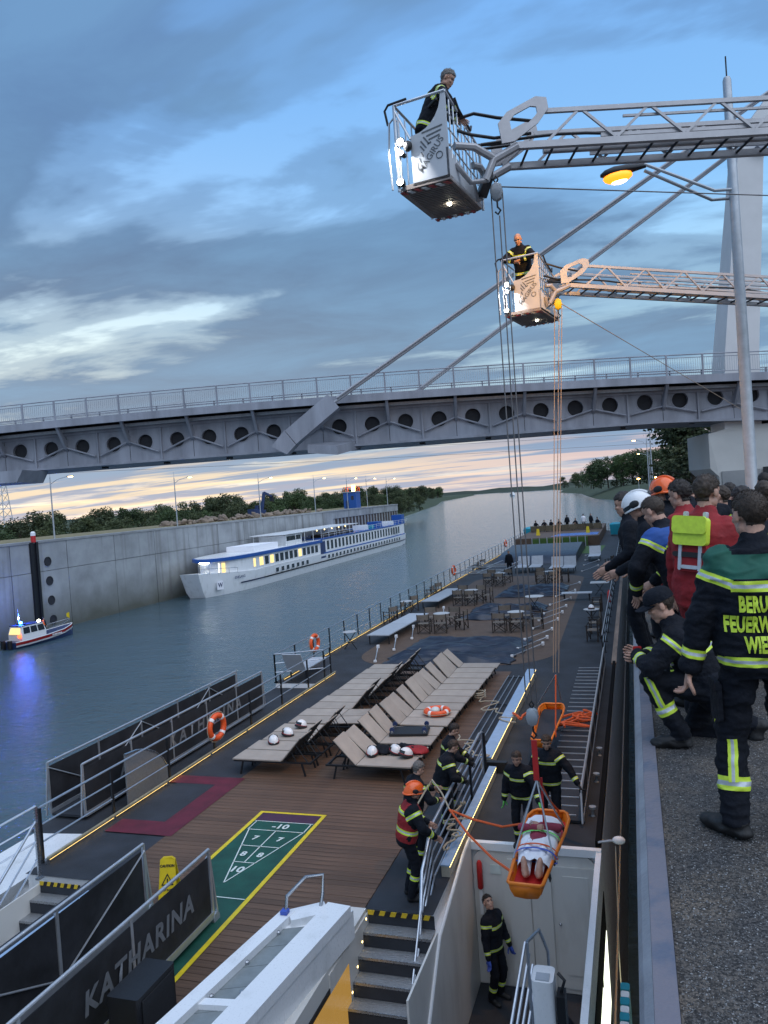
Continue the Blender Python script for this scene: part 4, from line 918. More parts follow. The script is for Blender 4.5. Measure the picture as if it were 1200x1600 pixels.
line((-7.38, 13.02), (-6.81, 11.05)); line((-6.24, 13.02), (-6.81, 11.05)); line((-7.2, 12.37), (-6.42, 12.37)); line((-7.02, 11.76), (-6.60, 11.76)); line((-6.81, 13.02), (-6.81, 11.76)); line((-7.45, 10.62), (-6.19, 10.62))
wl.build('court_lines', 'white_line', ct)
for s_, x, y in (('-10', -6.8, 13.2), ('7', -7.07, 12.68), ('7', -6.57, 12.68), ('8', -6.98, 12.05), ('8', -6.65, 12.05), ('10', -6.81, 11.5)):
    text_on(s_, .26 if len(s_) > 1 else .22, (x, y, z + .003), (1, 0, 0), (0, 1, 0), 'white_line', ct, 'numeral', font_w=.008)
# ---- railings
def railing(name, pts, hts=(1.0, .68, .36), spacing=1.45, r=.024, pm='dark_metal', rm='steel_rail', parent=ship, post_r=.022, foot=0.):
    pts = [V(p) for p in pts]; top = MB().path([p + V((0, 0, hts[0])) for p in pts], r, 8).build(name, rm, parent, True)
    for hh in hts[1:]: MB().path([p + V((0, 0, hh)) for p in pts], r * .7, 6).build('rail', rm, top, True)
    for a, b_ in zip(pts, pts[1:]):
        n = max(1, round((b_ - a).length / spacing))
        for k in range(n + (b_ == pts[-1])):
            p = a.lerp(b_, k / n); MB().box(p + V((0, 0, hts[0] / 2 - .01)), (.035, .06, hts[0])).box(p + V((0, 0, .015)), (.09, .12, .03)).build('post', pm, top)
    return top
railing('port_railing', [(-10.62, 11.2, DZ), (-10.62, 25.4, DZ)], spacing=2.0)
railing('stern_railing', [(-12.22, 24.2, DZ), (-12.22, 96, DZ), (-9.6, 102.5, DZ)], spacing=1.7, r=.02)
railing('gate_railing', [(-12.22, 24.2, DZ), (-10.66, 24.9, DZ)], spacing=2.0)
railing('starboard_railing', [(-1.25, 27, DZ), (-1.25, 96, DZ), (-3.6, 102.5, DZ)], spacing=1.9, r=.02)
for x, y0, y1 in ((-10.46, 11.15, 25.4), (-12.02, 24.4, 95)):
    p = MB().tube((x, y0, DZ + .10), (x, y1, DZ + .10), .035, n=8).build('kick_pipe', 'led_gold', ship, True)
    n = int((y1 - y0) / 1.9)
    for k in range(n + 1): MB().box((x - .02, y0 + k * 1.9, DZ + .05), (.05, .07, .1)).build('pipe_bracket', 'steel', p)
    MB().bb(x - .02, x - .006, y0, y1, DZ + .050, DZ + .060).build('light_strip', 'lamp_strip', p)
# port steps and their handrails, going down to the left of the deck
def steps(name, x0, x1, y0, n, rise=.21, run=.26, z0=DZ):
    s_ = MB().bb(x0 - .03, x0, y0 - run * n, y0, z0 - rise * n - .2, z0 - .05).build(name, 'ship_cream', ship); MB().bb(x1, x1 + .03, y0 - run * n, y0, z0 - rise * n - .2, z0 - .25).build('stringer', 'ship_cream', s_); MB().bb(x0, x1, y0 - run * n - 3, y0 - run * n - .02, z0 - rise * n - .2, z0 - rise * n - .1).build('landing', 'deck_grey', s_)
    for k in range(1, n + 1):
        zz = z0 - rise * k; yy = y0 - run * k
        MB().bb(x0 + .002, x1 - .002, yy, yy + run + .02, zz - .03, zz).build('tread', 'tread', s_); MB().bb(x0 + .002, x1 - .002, yy + run - .012, yy + run - .002, zz + .002, zz + rise - .032).build('riser', 'deck_grey', s_)
        MB().bb(x0 + .002, x1 - .002, yy - .012, yy - .001, zz - .04, zz + .004).build('nosing', 'steel', s_)
    for k, zz, yy in ((0, z0, y0), (1, z0 - rise * (n - .9), y0 - run * (n - 0) - .002)):
        w_ = (x1 - x0) / 12
        for j in range(12):
            q = MB(); a = x0 + j * w_; q.prism([(a, yy - .012, zz - .075), (a + w_ * .98, yy - .012, zz - .075), (a + w_ * .98 + (.03 if j < 11 else 0), yy - .012, zz - .003), (a + (.03 if j else 0), yy - .012, zz - .003)], (0, -.006, 0)); q.build('hazard_stripe', 'hazard_yellow' if j % 2 == 0 else 'black', s_)
    return s_
steps('starboard_steps', -4.18, -3.14, 10.76, 6); steps('port_steps', -10.15, -9.3, 10.6, 4)
b = MB(); b.bb(-4.24, -4.2, 2, 10.74, -7.0, DZ - .05); b.bb(-4.5, -4.2, 2, 10.74, DZ - .05, DZ + .02); b.build('stair_wall', 'ship_cream', ship)
for k, (y, zz) in enumerate(((10.66, -4.42), (10.44, -4.64), (10.19, -4.86), (9.93, -5.07))):
    lt = MB().lathe((-4.2, y, zz), [(.028, 0), (.028, .012), (.02, .018)], 10, (1, 0, 0)).build('step_light', 'steel', ship); MB().ell((-4.18, y, zz), (.008, .018, .018), 8, 5).build('lens', 'lamp_deck', lt)
    if k < 3: pass
wf = MB().bb(-4.2, -4.185, 8.2, 9.95, -5.55, -4.55).build('cabin_window', 'black', ship); MB().bb(-4.186, -4.176, 8.28, 9.87, -5.48, -4.62).build('pane', 'amber_reflection', wf)
# stairwell to starboard with its shaped side plate, back wall and lower deck
sp = MB(); prof = [(13.18, DZ + .06), (13.0, DZ + .06), (12.6, DZ + .03), (10.8, DZ - .35), (10.0, -5.40), (9.0, -6.2), (9.0, -7.0), (13.18, -7.0)]
sp.prism([(-3.12, y, zz) for y, zz in prof], (.045, 0, 0)); sp.build('stair_side_plate', 'ship_cream', ship)
sp = MB(); sp.path([(-3.10, y, zz + .015) for y, zz in prof[:6]], .028, 6); sp.build('side_plate_rim', 'ship_white', ship, True)
MB().bb(-3.07, -.94, 2, 13.16, -6.9, -6.82).build('lower_deck', 'deck_grey', ship)
bw = MB(); n = 8; poly = [(-3.07, 13.17, -6.82), (-3.07, 13.17, -4.9)]
for k in range(n + 1): a = R(180 - 90 * k / n); poly.append((-2.77 + .3 * math.cos(a), 13.17, -4.70 + .3 * math.sin(a)))
for k in range(n + 1): a = R(90 - 90 * k / n); poly.append((-1.24 + .3 * math.cos(a), 13.17, -4.70 + .3 * math.sin(a)))
poly += [(-.94, 13.17, -6.82)]
back = MB().prism(poly, (0, .04, 0)).build('well_back_wall', 'ship_cream', ship)
MB().bb(-3.12, XR, 13.13, 13.24, DZ - .10, DZ + .03).build('well_rim', 'ship_white', ship)
for k, (x0, x1, z0, z1) in enumerate(((-2.45, -2.08, -6.78, -4.55), (-2.06, -1.72, -6.78, -4.55), (-1.66, -.98, -6.72, -4.62))):
    d = MB().bb(x0, x1, 13.135, 13.168, z0, z1).build(('wall_panel', 'wall_panel', 'locker_door')[k], 'ship_cream', back)
    if k == 2:
        MB().bb(x0 + .14, x1 - .12, 13.118, 13.134, z0 + .25, z1 - .15).build('door_inset', 'ship_cream', back); MB().ell((x0 + .06, 13.12, -5.6), (.025, .03, .025), 10, 6).build('door_knob', 'steel', back)
MB().lathe((-2.94, 13.10, -5.1), [(.03, 0), (.05, .02), (.05, .45), (.03, .5)], 10).build('fire_tool', 'red', back, True); MB().bb(-2.97, -2.91, 13.09, 13.13, -5.55, -5.1).build('tool_label', 'white_paint', back)
MB().bb(-2.76, -2.58, 13.155, 13.168, -4.84, -4.68).build('notice_plate', 'white_line', back)
lt = MB().ell((-3.02, 10.9, -6.6), .035, 8, 6).build('floor_light', 'lamp_deck', ship)
MB().bb(-.94, -.85, 2, 13.13, DZ - .13, DZ - .005).build('starboard_bulwark', 'ship_white', ship)
sw = MB().bb(XR + .002, XR + .012, 6, 13.0, -7.2, -4.9).build('side_glazing', 'matt_black', ship)
for k in range(3): MB().bb(XR + .014, XR + .02, 8.6 + k * 1.5, 9.9 + k * 1.5, -6.7, -5.5).build('lit_window', 'window_white', sw)
# flat stowed rails, coaming with pale top and gold-lit side
for x0, x1, y0, y1, hh in ((-3.58, -3.32, 16.8, 25.2, .26), (-3.30, -3.16, 11.9, 16.4, .20)):
    c = MB().bb(x0, x1, y0, y1, DZ + .002, DZ + hh - .02).build('coaming', 'gold_face', ship); MB().bb(x0 - .01, x1 + .006, y0 - .01, y1 + .01, DZ + hh - .02, DZ + hh).build('coaming_cap', 'coaming_blue', c)
    MB().bb(x1 + .001, x1 + .005, y0, y1, DZ + hh - .034, DZ + hh - .023).build('light_strip', 'lamp_deck', c)
MB().box((-3.2, 16.6, DZ + .12), (.5, .14, .24)).build('coaming_foot', 'black', ship)
sr = MB().tube((-3.68, 15.2, DZ + .08), (-3.68, 25.0, DZ + .08), .018).build('stowed_railing', 'steel_rail', ship)
for x in (-3.85, -4.02, -4.19): MB().tube((x, 15.2, DZ + .08), (x, 25, DZ + .08), .014, n=6).build('rail', 'steel_rail', sr)
for y in (15.3, 18.5, 21.7, 24.9): MB().bb(-4.22, -3.64, y, y + .06, DZ + .04, DZ + .062).build('post', 'dark_metal', sr)
# handrail by the stairs
tr = MB().path([(-3.42, 16.35, DZ + .05), (-3.42, 16.4, DZ + .95), (-3.42, 16.1, DZ + 1.0), (-3.34, 11.6, DZ + .95), (-3.34, 10.95, DZ + .55), (-3.34, 10.6, -4.6), (-3.34, 9.5, -5.55)], .027, 8).build('stair_handrail', 'steel_rail', ship, True)
for k in range(1, 5):
    o_ = .2 * k; MB().path([(-3.42, 16.32, DZ + 1.0 - o_), (-3.34, 11.6, DZ + .95 - o_), (-3.34, 10.95, DZ + .5 - o_ * .9), (-3.34, 9.5, -5.55 - o_ * .6)], .016, 6).build('rail', 'steel_rail', tr, True)
for y, zz in ((16.35, DZ), (14.8, DZ), (13.2, DZ), (11.6, DZ)): MB().box((-3.37, y, zz + .48), (.04, .07, .95)).build('post', 'dark_metal', tr)
MB().bar((-3.34, 10.3, -5.0), (-3.34, 10.3, -6.0), .04, .07).build('post', 'dark_metal', tr)
for i, pts in enumerate(([(-10.2, 10.65, DZ), (-10.2, 9.4, -5.25), (-10.3, 8, -5.9)], [(-10.75, 11.25, DZ), (-11.1, 10.2, -4.5), (-11.6, 8.2, -5.4), (-12.0, 6.5, -6.1)])):
    railing('port_stair_rail', pts, spacing=1.6, pm='steel')
# starboard stair rail below and white davit column
b = MB()
for k in range(4): b.path([(-1.68 + .02 * k, 9.9 + .12 * k, -4.05 - .22 * k), (-1.9 + .02 * k, 8.6, -5.2 - .22 * k), (-2.05, 8.0, -5.8 - .2 * k)], .02, 6)
b.tube((-1.66, 9.9, -6.8), (-1.66, 9.9, -4.05), .022); b.path([(-1.66, 9.9, -4.05), (-1.55, 10.3, -4.1), (-1.48, 10.5, -4.5), (-1.48, 10.5, -6.8)], .022, 6); b.build('lower_stair_rail', 'steel_rail', ship, True)
dv = thing('davit_column', 'white box-shaped davit column at the bottom of the stairwell', 'davit', (-1.35, 9.15, -6.82), world=True)
b = MB(); rbox(b, (-1.37, 9.2, -5.4), (.26, .34, 2.8), .06); b.build('column', 'ship_white', dv, True)
b = MB(); b.bb(-1.22, -1.12, 9.1, 9.3, -5.0, -4.2); b.path([(-1.17, 9.2, -4.2), (-1.12, 9.2, -4.05), (-1.2, 9.25, -4.0)], .02); b.build('winch', 'dark_metal', dv); MB().bb(-1.45, -1.29, 9.06, 9.2, -3.998, -3.985).build('top_label', 'bench_top', dv)
# gunwale strip lit by the lamp, fenders in the gap
MB().bb(-1.0, -.84, 27, 96, DZ + .002, DZ + .05).build('gunwale', 'gunwale_tan', ship)
MB().bb(-.95, -.86, 13.3, 27, DZ + .002, DZ + .12).build('gunwale_plate', 'matt_black', ship)
for y in (14.6, 16.3, 17.9): MB().lathe((-1.05, y, DZ), [(.05, 0), (.03, .03), (.03, .12), (.07, .14), (.07, .18)], 8).build('bollard_pin', 'galv', ship)
nl = MB(); nl.path([(-.9, 13.3, DZ + .1), (-.72, 13.3, DZ + .14), (-.6, 13.32, DZ + .14)], .02); nl.build('side_light_arm', 'galv', ship); MB().ell((-.56, 13.32, DZ + .15), (.11, .07, .07), 12, 8).build('side_light', 'white_paint', ship, True)
MB().path([(-.62, 13.3, DZ + .05), (-.62, 12.2, -5.4), (-.62, 12.2, -6.4)], .008).build('fender_rope', 'rope_white', ship)
fd = thing('fender_ladder', 'teal and white padded fender hanging in the gap beside the quay', 'fender', (-.5, 9.5, -6), world=True)
for k in range(7):
    b = MB(); rbox(b, (-.49 , 10.6 - k * .32, -5.2 + .01 * k), (.12, .15, .55), .03); b.build('pad', 'teal', fd)
    b = MB(); rbox(b, (-.49, 10.44 - k * .32, -5.2 + .01 * k), (.11, .13, .54), .03); b.build('pad', 'ship_white', fd)
# skylight roof at the near end of the deck
FL, FR, NR, NL = V((-5.03, 9.6, 0)), V((-4.10, 9.98, 0)), V((-4.41, 7.47, 0)), V((-5.39, 7.26, 0)); e1, e2 = (NL - FL).normalized(), (NR - FR).normalized(); NL, NR = FL + e1 * 5, FR + e2 * 5; zt = -3.87
sk = MB(); sk.prism([FL + V((0, 0, DZ + .02)), FR + V((0, 0, DZ + .02)), NR + V((0, 0, DZ + .02)), NL + V((0, 0, DZ + .02))], (0, 0, zt - DZ - .06)); sky_ = sk.build('skylight_base', 'ship_white', ship)
def bm2(a, b_, w_, nm='skylight_beam', zz=zt): return MB().bar(a + V((0, 0, zz)), b_ + V((0, 0, zz)), w_, .14).build(nm, 'ship_white', ship)
ux = (FR - FL).normalized()
o = bm2(FL + ux * .11, NL + ux * .11, .2); o = bm2(FR - ux * .19, NR - ux * .19, .36); bm2(FL + ux * .2 + e1 * .16, FR - ux * .36 + e2 * .02, .3, zz=zt - .006)
mid = FL + e1 * 2.05; bm2(mid + ux * .2, mid + ux * .66 + e2 * .12, .12, zz=zt - .03)
for k in range(10): a = FL + e1 * (.36 + k * .46) + ux * .22; MB().prism([a + V((0, 0, zt - .035)), a + e1 * .45 + V((0, 0, zt - .035)), a + e1 * .45 + ux * .46 + V((0, 0, zt - .035)), a + ux * .46 + V((0, 0, zt - .035))], (0, 0, .012)).build('grey_board', 'grey_boards', sky_)
for k in range(4):
    for s_ in (.24, .60): MB().lathe(FL + e1 * (.5 + k * .7) + ux * s_ + V((0, 0, zt - .02)), [(.03, 0), (.03, .03), (.015, .045)], 8).build('bolt', 'steel', sky_)
q = FL + ux * .12; MB().path([q + e1 * .12 + V((0, 0, zt)), q + e1 * .05 + V((0, 0, zt + .28)), q + ux * .14 - e1 * .2 + V((0, 0, zt + .42)), q + ux * .38 - e1 * .22 + V((0, 0, zt + .42)), q + ux * .42 - e1 * .1 + V((0, 0, zt + .2)), q + ux * .42 + V((0, 0, zt))], .025, 8).build('grab_rail', 'steel', ship, True)
MB().box(q + e1 * .12 + V((0, 0, zt + .1)), (.1, .1, .05)).build('blue_cap', 'glove_blue', ship)
# ---- gangways with mesh sides and the ship's name
def gangway(label, O, u, L_, wid, hgt, side_txt=None, txt_at=0, tsize=.42, tsp=1.1, panels=(1, 1), posts=5, wheels=False, group='stowed gangways', floor='deck_grey', panel_mat='banner', ends=True, treads=False, sides=(-1, 1)):
    O, u = V(O), V(u).normalized(); r = u.cross(V((0, 0, 1))).normalized(); up = V((0, 0, 1)); g = thing('gangway', label, 'gangway', O, world=True, group=group)
    c = O + u * L_ / 2; M_ = Matrix((r, u, up)).transposed()
    MB().box(c + up * .03, (wid - .06, L_, .05), M_).build('floor', floor, g)
    if treads:
        for k in range(int(L_ / .42)): MB().box(O + u * (.2 + k * .42) + up * .065, (wid * .72, .03, .02), M_).build('tread_cleat', 'galv', g)
    for s_, on in [q for q in zip((-1, 1), panels) if q[0] in sides]:
        e = r * s_ * wid / 2
        MB().bar(O + e + up * .08, O + e + u * L_ + up * .08, .05, .10).build('side_beam', 'alu', g)
        MB().tube(O + e + up * hgt, O + e + u * L_ + up * hgt, .026, n=8).build('handrail', 'alu', g, True)
        for k in range(posts + 1): p = O + e + u * (L_ * k / posts); MB().bar(p + up * .05, p + up * hgt, .035, .05, u).build('post', 'alu', g)
        for k in range(posts): p = O + e * .96 + u * (L_ * k / posts); MB().tube(p + up * (.12 if k % 2 else hgt - .1), p + u * L_ / posts + up * (hgt - .1 if k % 2 else .12), .014, n=6).build('brace', 'alu', g)
        if on: MB().box(c + e * 1.01 + up * (hgt * .5 + .02), (.008, L_ - .1, hgt - .22), M_).build('side_banner', panel_mat, g)
    if ends:
        for s_ in sides:
            for q in (0, L_): e = r * s_ * wid / 2; sg = 1 if q else -1; MB().bar(O + e + u * (q + sg * .12) + up * .05, O + e + u * q + up * hgt, .03, .03, r).build('end_strut', 'alu', g)
    if wheels:
        for s_ in (-1, 1): MB().lathe(O + r * s_ * wid / 2 + u * (L_ + .06) + up * .0, [(.04, -.03), (.085, -.03), (.085, .03), (.04, .03)], 12, r).build('wheel', 'galv', g, True)
    if side_txt:
        if side_txt.startswith('A '): text_on('A', tsize, O + r * (wid / 2 * 1.01 + .012) + u * (txt_at - len(side_txt) * tsize * tsp * .36) + up * hgt * .5, u, up, 'banner_text', g, 'lettering', font_w=.012, shear=.15); side_txt = side_txt[1:].strip(); txt_at += .25
        text_on(side_txt, tsize, O + r * (wid / 2 * 1.01 + .012) + u * txt_at + up * hgt * .5, u, up, 'banner_text', g, 'lettering', font_w=.012, shear=.15, space=tsp)
    return g
gangway('stowed gangway with black mesh sides outside the port railing', (-11.85, 13.3, -4.45), (0, 1, 0), 8.3, .9, 1.15, 'A   KATHARINA', 4.75, .50, 1.45)
gangway('gangway with ship name banner at the near port corner', (-6.93, 2.4, DZ + .06), (0, 1, 0), 7.55, 1.15, 1.06, 'A  KATHARINA', 5.62, .38, 1.12, wheels=True, posts=4)
gangway('gangway with cleated floor stowed along the starboard side', (-1.68, 14.2, DZ + .01), (0, 1, 0), 12.5, .95, .62, panels=(0, 1), posts=8, panel_mat='mesh_black', treads=True, sides=(1,))
# half-round tread plate in the port walkway
tp = MB(); poly = [(-10.95, 14.1, -4.46), (-10.95, 15.7, -4.46)] + [(-10.95, 14.1 + 1.6 * math.cos(R(a)), -4.46 + 1.1 * math.sin(R(a))) for a in range(15, 91, 15)]
tq = tag(MB().prism(poly, (.03, 0, 0)).build('tread_plate', 'tread'), 'quarter-round checker plate standing in the port walkway', 'plate'); MB().path([V(p) + V((.015, 0, 0)) for p in poly[1:]], .03, 6).build('rim', 'steel', tq, True)
bl = MB(); rbox(bl, (-5.86, 7.55, -3.95), (.42, .75, .72), .03); bo = tag(bl.build('speaker_box', 'black'), 'black box standing on the deck against the name banner', 'box'); MB().box((-5.64, 7.55, -3.95), (.01, .6, .6)).build('front_grille', 'mesh_black', bo)
tag(MB().bar((-8.0, 9.45, -3.75), (-8.1, 4.0, -3.75), .34, .05).build('boarding_plank', 'coaming_blue'), 'pale blue plank lying along the near gangway', 'plank')
MB().bb(-8.2, -7.8, 4, 9.3, DZ, -3.8).build('plank_locker', 'deck_grey', ship)
# lime astroturf, bar and pool at the far deck
MB().quad((-4.6, 70, DZ + .006), (-2.9, 70, DZ + .006), (-2.7, 78, DZ + .006), (-4.6, 78, DZ + .006)).build('turf_patch', 'lime', ship)
b = MB(); b.bb(-9.8, -4.4, 78.6, 79.0, DZ, DZ + .9); b.build('bar_wall', 'lime', ship)
for k in range(8): MB().bb(-9.9 + k * .75, -9.82 + k * .75, 78.5, 78.58, DZ, DZ + 1.0).build('bar_post', 'galv', ship)
MB().bb(-11.6, -3.3, 79.2, 102, DZ + .004, DZ + .95).build('stern_deck_house', 'deck_brown_flat', ship)
# ============================================================ DECK FURNITURE
def lounger(raised=True, ang=47):
    t = thing('sun_lounger', '', 'sun lounger', group='sun loungers in two rows on the deck'); W = .64
    MB().bb(0, 1.25, -W / 2, W / 2, .34, .368).build('seat', 'lounger_top', t)
    f = MB()
    for s in (-1, 1): f.bb(.02, 2.0, s * (W / 2 - .03) - .02, s * (W / 2 - .03) + .02, .30, .338)
    for x in (.04, .7, 1.3, 1.97): f.bb(x - .02, x + .02, -W / 2 + .05, W / 2 - .05, .302, .336)
    f.build('frame', 'dark_metal', t)
    for x, dx in ((.25, -.08), (1.75, .08)):
        for s in (-1, 1): MB().bar((x, s * (W / 2 - .04), .30), (x + dx, s * (W / 2 - .04), 0), .035, .035, (1, 0, 0)).build('leg', 'dark_metal', t)
    a = R(ang) if raised else R(2); q = Matrix.Rotation(-a, 3, 'Y'); c = V((1.27, 0, .354))
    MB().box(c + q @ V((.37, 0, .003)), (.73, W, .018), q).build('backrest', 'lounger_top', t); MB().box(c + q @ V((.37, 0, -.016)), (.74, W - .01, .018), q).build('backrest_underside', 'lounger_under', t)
    if raised:
        st = MB()
        for s in (-1, 1): st.tube(c + q @ V((.5, s * (W / 2 - .06), -.03)), (1.9, s * (W / 2 - .06), .32), .012, n=6); st.tube(c + q @ V((.30, s * (W / 2 - .06), -.03)), (1.62, s * (W / 2 - .06), .32), .01, n=6)
        st.build('strut', 'dark_metal', t)
    return t
LS = {1: lounger(True, 47), 2: lounger(True, 43), 3: lounger(True, 51), 0: lounger(False)}; LT = {k: subtree(v) for k, v in LS.items()}; first = {k: True for k in LS}
ORD = ('first', 'second', 'third', 'fourth', 'fifth', 'sixth', 'seventh', 'eighth', 'ninth', 'tenth', 'eleventh', 'twelfth', 'thirteenth', 'fourteenth')
def put_lounger(raised, loc, rz, label):
    src, tr = LS[raised], LT[raised]
    if first[raised]: first[raised] = False; src.location = loc; src.rotation_euler = (0, 0, rz); src['label'] = label; return src
    return copy_tree(src, loc, rz, label, tree=tr)
random.seed(4); APOS = []; BPOS = []
for i in range(14):
    ya = 16.1 + i * .69 + (.05 if i > 3 else 0); up = 0 if i in (4, 5) else (1, 3, 2)[i % 3]
    put_lounger(up, (-9.22 + .02 * i + random.uniform(-.03, .03), ya, DZ), R(random.uniform(-1, 1)), '%s lounger from the near end of the port row, backrest %s' % (ORD[i], 'up' if up else 'down')); APOS.append(ya)
    yb = 16.0 + i * .70 + (.10 if i > 1 else 0) + (.06 if i > 3 else 0)
    put_lounger((1, 2, 1, 3)[i % 4], (-4.86 + .022 * i + random.uniform(-.03, .03), yb, DZ), R(180 + random.uniform(-1.2, 1.2)), '%s lounger from the near end of the starboard row, backrest up' % ORD[i]); BPOS.append(yb)
def dchair():
    t = thing('folding_chair', '', 'chair', group='folding canvas chairs on the deck'); W = .54
    MB().bb(-W / 2, W / 2, -.2, .22, .44, .455).build('seat', 'canvas_chair', t); MB().bb(-W / 2, W / 2, -.235, -.22, .64, .86).build('backrest', 'canvas_chair', t)
    for s in (-1, 1):
        MB().bb(s * W / 2 - .018, s * W / 2 + .018, -.25, -.21, .02, .88).build('back_post', 'chair_wood', t); MB().bb(s * W / 2 - .018, s * W / 2 + .018, .17, .21, .02, .62).build('front_post', 'chair_wood', t); MB().bb(s * W / 2 - .025, s * W / 2 + .025, -.22, .25, .62, .645).build('armrest', 'chair_wood', t)
    for y in (-.2, .19):
        for s in (-1, 1): MB().bar((-s * W / 2, y + s * .012, .03), (s * W / 2, y + s * .012, .44), .022, .022, (0, 1, 0)).build('cross_leg', 'chair_wood', t)
    return t
DC = dchair(); DCt = subtree(DC); dfirst = [True]
def put_chair(loc, rz, label):
    if dfirst[0]: dfirst[0] = False; DC.location = loc; DC.rotation_euler = (0, 0, rz); DC['label'] = label; return
    copy_tree(DC, loc, rz, label, tree=DCt)
def table(label, loc, r=.38, hgt=.72, rz=0, square=False):
    t = thing('bistro_table', label, 'table', loc, rz, 'small deck tables')
    b = MB(); (rbox(b, (0, 0, hgt), (r * 2, r * 1.7, .03), .05) if square else b.lathe((0, 0, hgt - .015), [(r - .02, 0), (r, .01), (r, .025), (r - .02, .03)], 20)); b.build('tabletop', 'table_top', t)
    for s in (-1, 1): MB().bar((s * .28, -.02 * s, 0), (-s * .24, -.02 * s, hgt - .02), .03, .03, (0, 1, 0)).build('leg', 'dark_metal', t)
    MB().tube((-.2, 0, .28), (.2, 0, .28), .012, n=6).build('stretcher', 'dark_metal', t); return t
names = ('nearest port-side table group', 'nearest starboard table group', 'second port table group', 'third port table group', 'far starboard table group')
for k, (x, y) in enumerate(((-8.7, 33.6), (-5.3, 33.6), (-8.9, 41.5), (-8.6, 49.5), (-5.4, 49.5))):
    table('round folding table of the ' + names[k], (x + .1, y + .5, DZ))
    for j, (dx, dy, a) in enumerate(((-.45, -.45, 0), (.32, -.5, 5), (-.6, 1.25, 180), (.55, 1.2, 175), (.98, .3, 90))):
        if k in (3,) and j == 4: continue
        put_chair((x + dx + random.uniform(-.1, .1), y + dy + random.uniform(-.1, .1), DZ), R(a + random.uniform(-14, 14)), 'folding chair %s, %s' % (('nearest on the left', 'nearest on the right', 'behind on the left', 'behind on the right', 'at the right end')[j], names[k]))
for k, (x, y) in enumerate(((-11.55, 35.6), (-11.55, 37.0), (-11.55, 39.4), (-11.55, 43.2), (-11.55, 44.8), (-11.5, 57), (-11.5, 59))):
    put_chair((x, y, DZ), R(90 if k % 2 else 60), '%s folding chair from the near end along the port rail' % ORD[k])
table('small table between chairs at the port rail', (-11.5, 38.3, DZ), .32); table('small table by the lounger at the port rail', (-11.5, 29.8, DZ), .3)
table('round white-topped folding table left of the hoist ropes', (-4.9, 38.4, DZ), .48, .78)
table('round table at the starboard side carrying a white helmet', (-1.95, 34.2, DZ), .34, .74); table('square grey table at the starboard rail', (-1.95, 43.6, DZ), .5, .72, 0, True); table('low table at the starboard rail behind the grey one', (-1.95, 50.5, DZ), .4, .6, 0, True)
for k, (x, y, a) in enumerate(((-1.75, 31.0, 80), (-1.75, 32.6, 100), (-1.9, 36.5, 90), (-1.9, 38.2, 90), (-1.8, 52.0, 90), (-1.8, 57.5, 70))): put_chair((x, y, DZ), R(a), '%s folding chair from the near end along the starboard rail' % ORD[k])
def sunbed(label, loc, rz, L_=2.0, W=.72, raised=0, top='bench_top'):
    t = thing('flat_sunbed', label, 'sunbed', loc, rz, 'flat grey sunbeds')
    for k in (0, 1): MB().bb(-W / 2, W / 2, k * L_ / 2 + .01, (k + 1) * L_ / 2 - .01, .38, .42).build('top_panel', top, t)
    if raised: q = Matrix.Rotation(R(60), 3, 'X'); MB().box(V((0, L_ - .02, .4)) + q @ V((0, .36, 0)), (W, .72, .03), q).build('backrest', top, t)
    for x in (-W / 2 + .06, W / 2 - .06):
        for y in (.15, L_ - .15): MB().bb(x - .02, x + .02, y - .02, y + .02, 0, .38).build('leg', 'dark_metal', t)
    return t
sunbed('near flat grey sunbed left of the tables', (-10.55, 30.6, DZ), R(-3), 5.6, 1.0); sunbed('second flat grey sunbed left of the tables', (-10.75, 40.2, DZ), R(-3), 5.2, 1.0)
sunbed('grey lounger at the port rail beside the lifebuoy', (-11.5, 26.4, DZ), R(180), 2.0, .7, 1); sunbed('grey recliner beside the awning on the far starboard deck', (-3.1, 62.5, DZ), R(0), 2.2, .9, 1)
for k, (x, y) in enumerate(((-8.0, 56.0), (-7.0, 56.0), (-5.4, 54.6), (-4.5, 54.6))): sunbed(('left', 'second', 'third', 'right')[k] + ' raised recliner in front of the far dark awning', (x, y, DZ), 0, 2.0, .85, 1)
sunbed('low grey sunbed near the starboard rail', (-2.3, 42, DZ), R(90), 1.6, .6)
# folded canvas awnings and their poles
def tarp(label, x0, x1, y0, y1, seed, hgt=.16, mt='tarp'):
    nx, ny = 46, 26; vs = []; fs = []; rd = random.Random(seed)
    for j in range(ny + 1):
        for i in range(nx + 1):
            u, v = i / nx, j / ny; p = V((u * 4, v * 3, seed * 3.1)); w1 = noise.noise(p) ; w2 = 1 - abs(noise.noise(V((u * 3 + v * 5, v * 7 - u * 2, seed))))
            e = min(1, 6 * v, 6 * (1 - v), 8 * u, 8 * (1 - u)); z = .01 + hgt * e * max(0, .35 + .5 * w1 + .75 * (w2 - .6))
            x = x0 + (x1 - x0) * u + .25 * noise.noise(V((v * 4, seed, 0))) * (1 if abs(u - .5) > .4 else .4); y = y0 + (y1 - y0) * v + .22 * noise.noise(V((u * 5, seed, 5)))
            vs.append((x, y, DZ + .012 + z))
    for j in range(ny):
        for i in range(nx): a = j * (nx + 1) + i; fs.append((a, a + 1, a + nx + 2, a + nx + 1))
    m2 = MB().add(vs, fs); o = m2.build('folded_awning', mt, None, 'all'); so = o.modifiers.new('s', 'SOLIDIFY'); so.thickness = .012
    tag(o, label, 'awning', 'folded blue awnings on the deck')
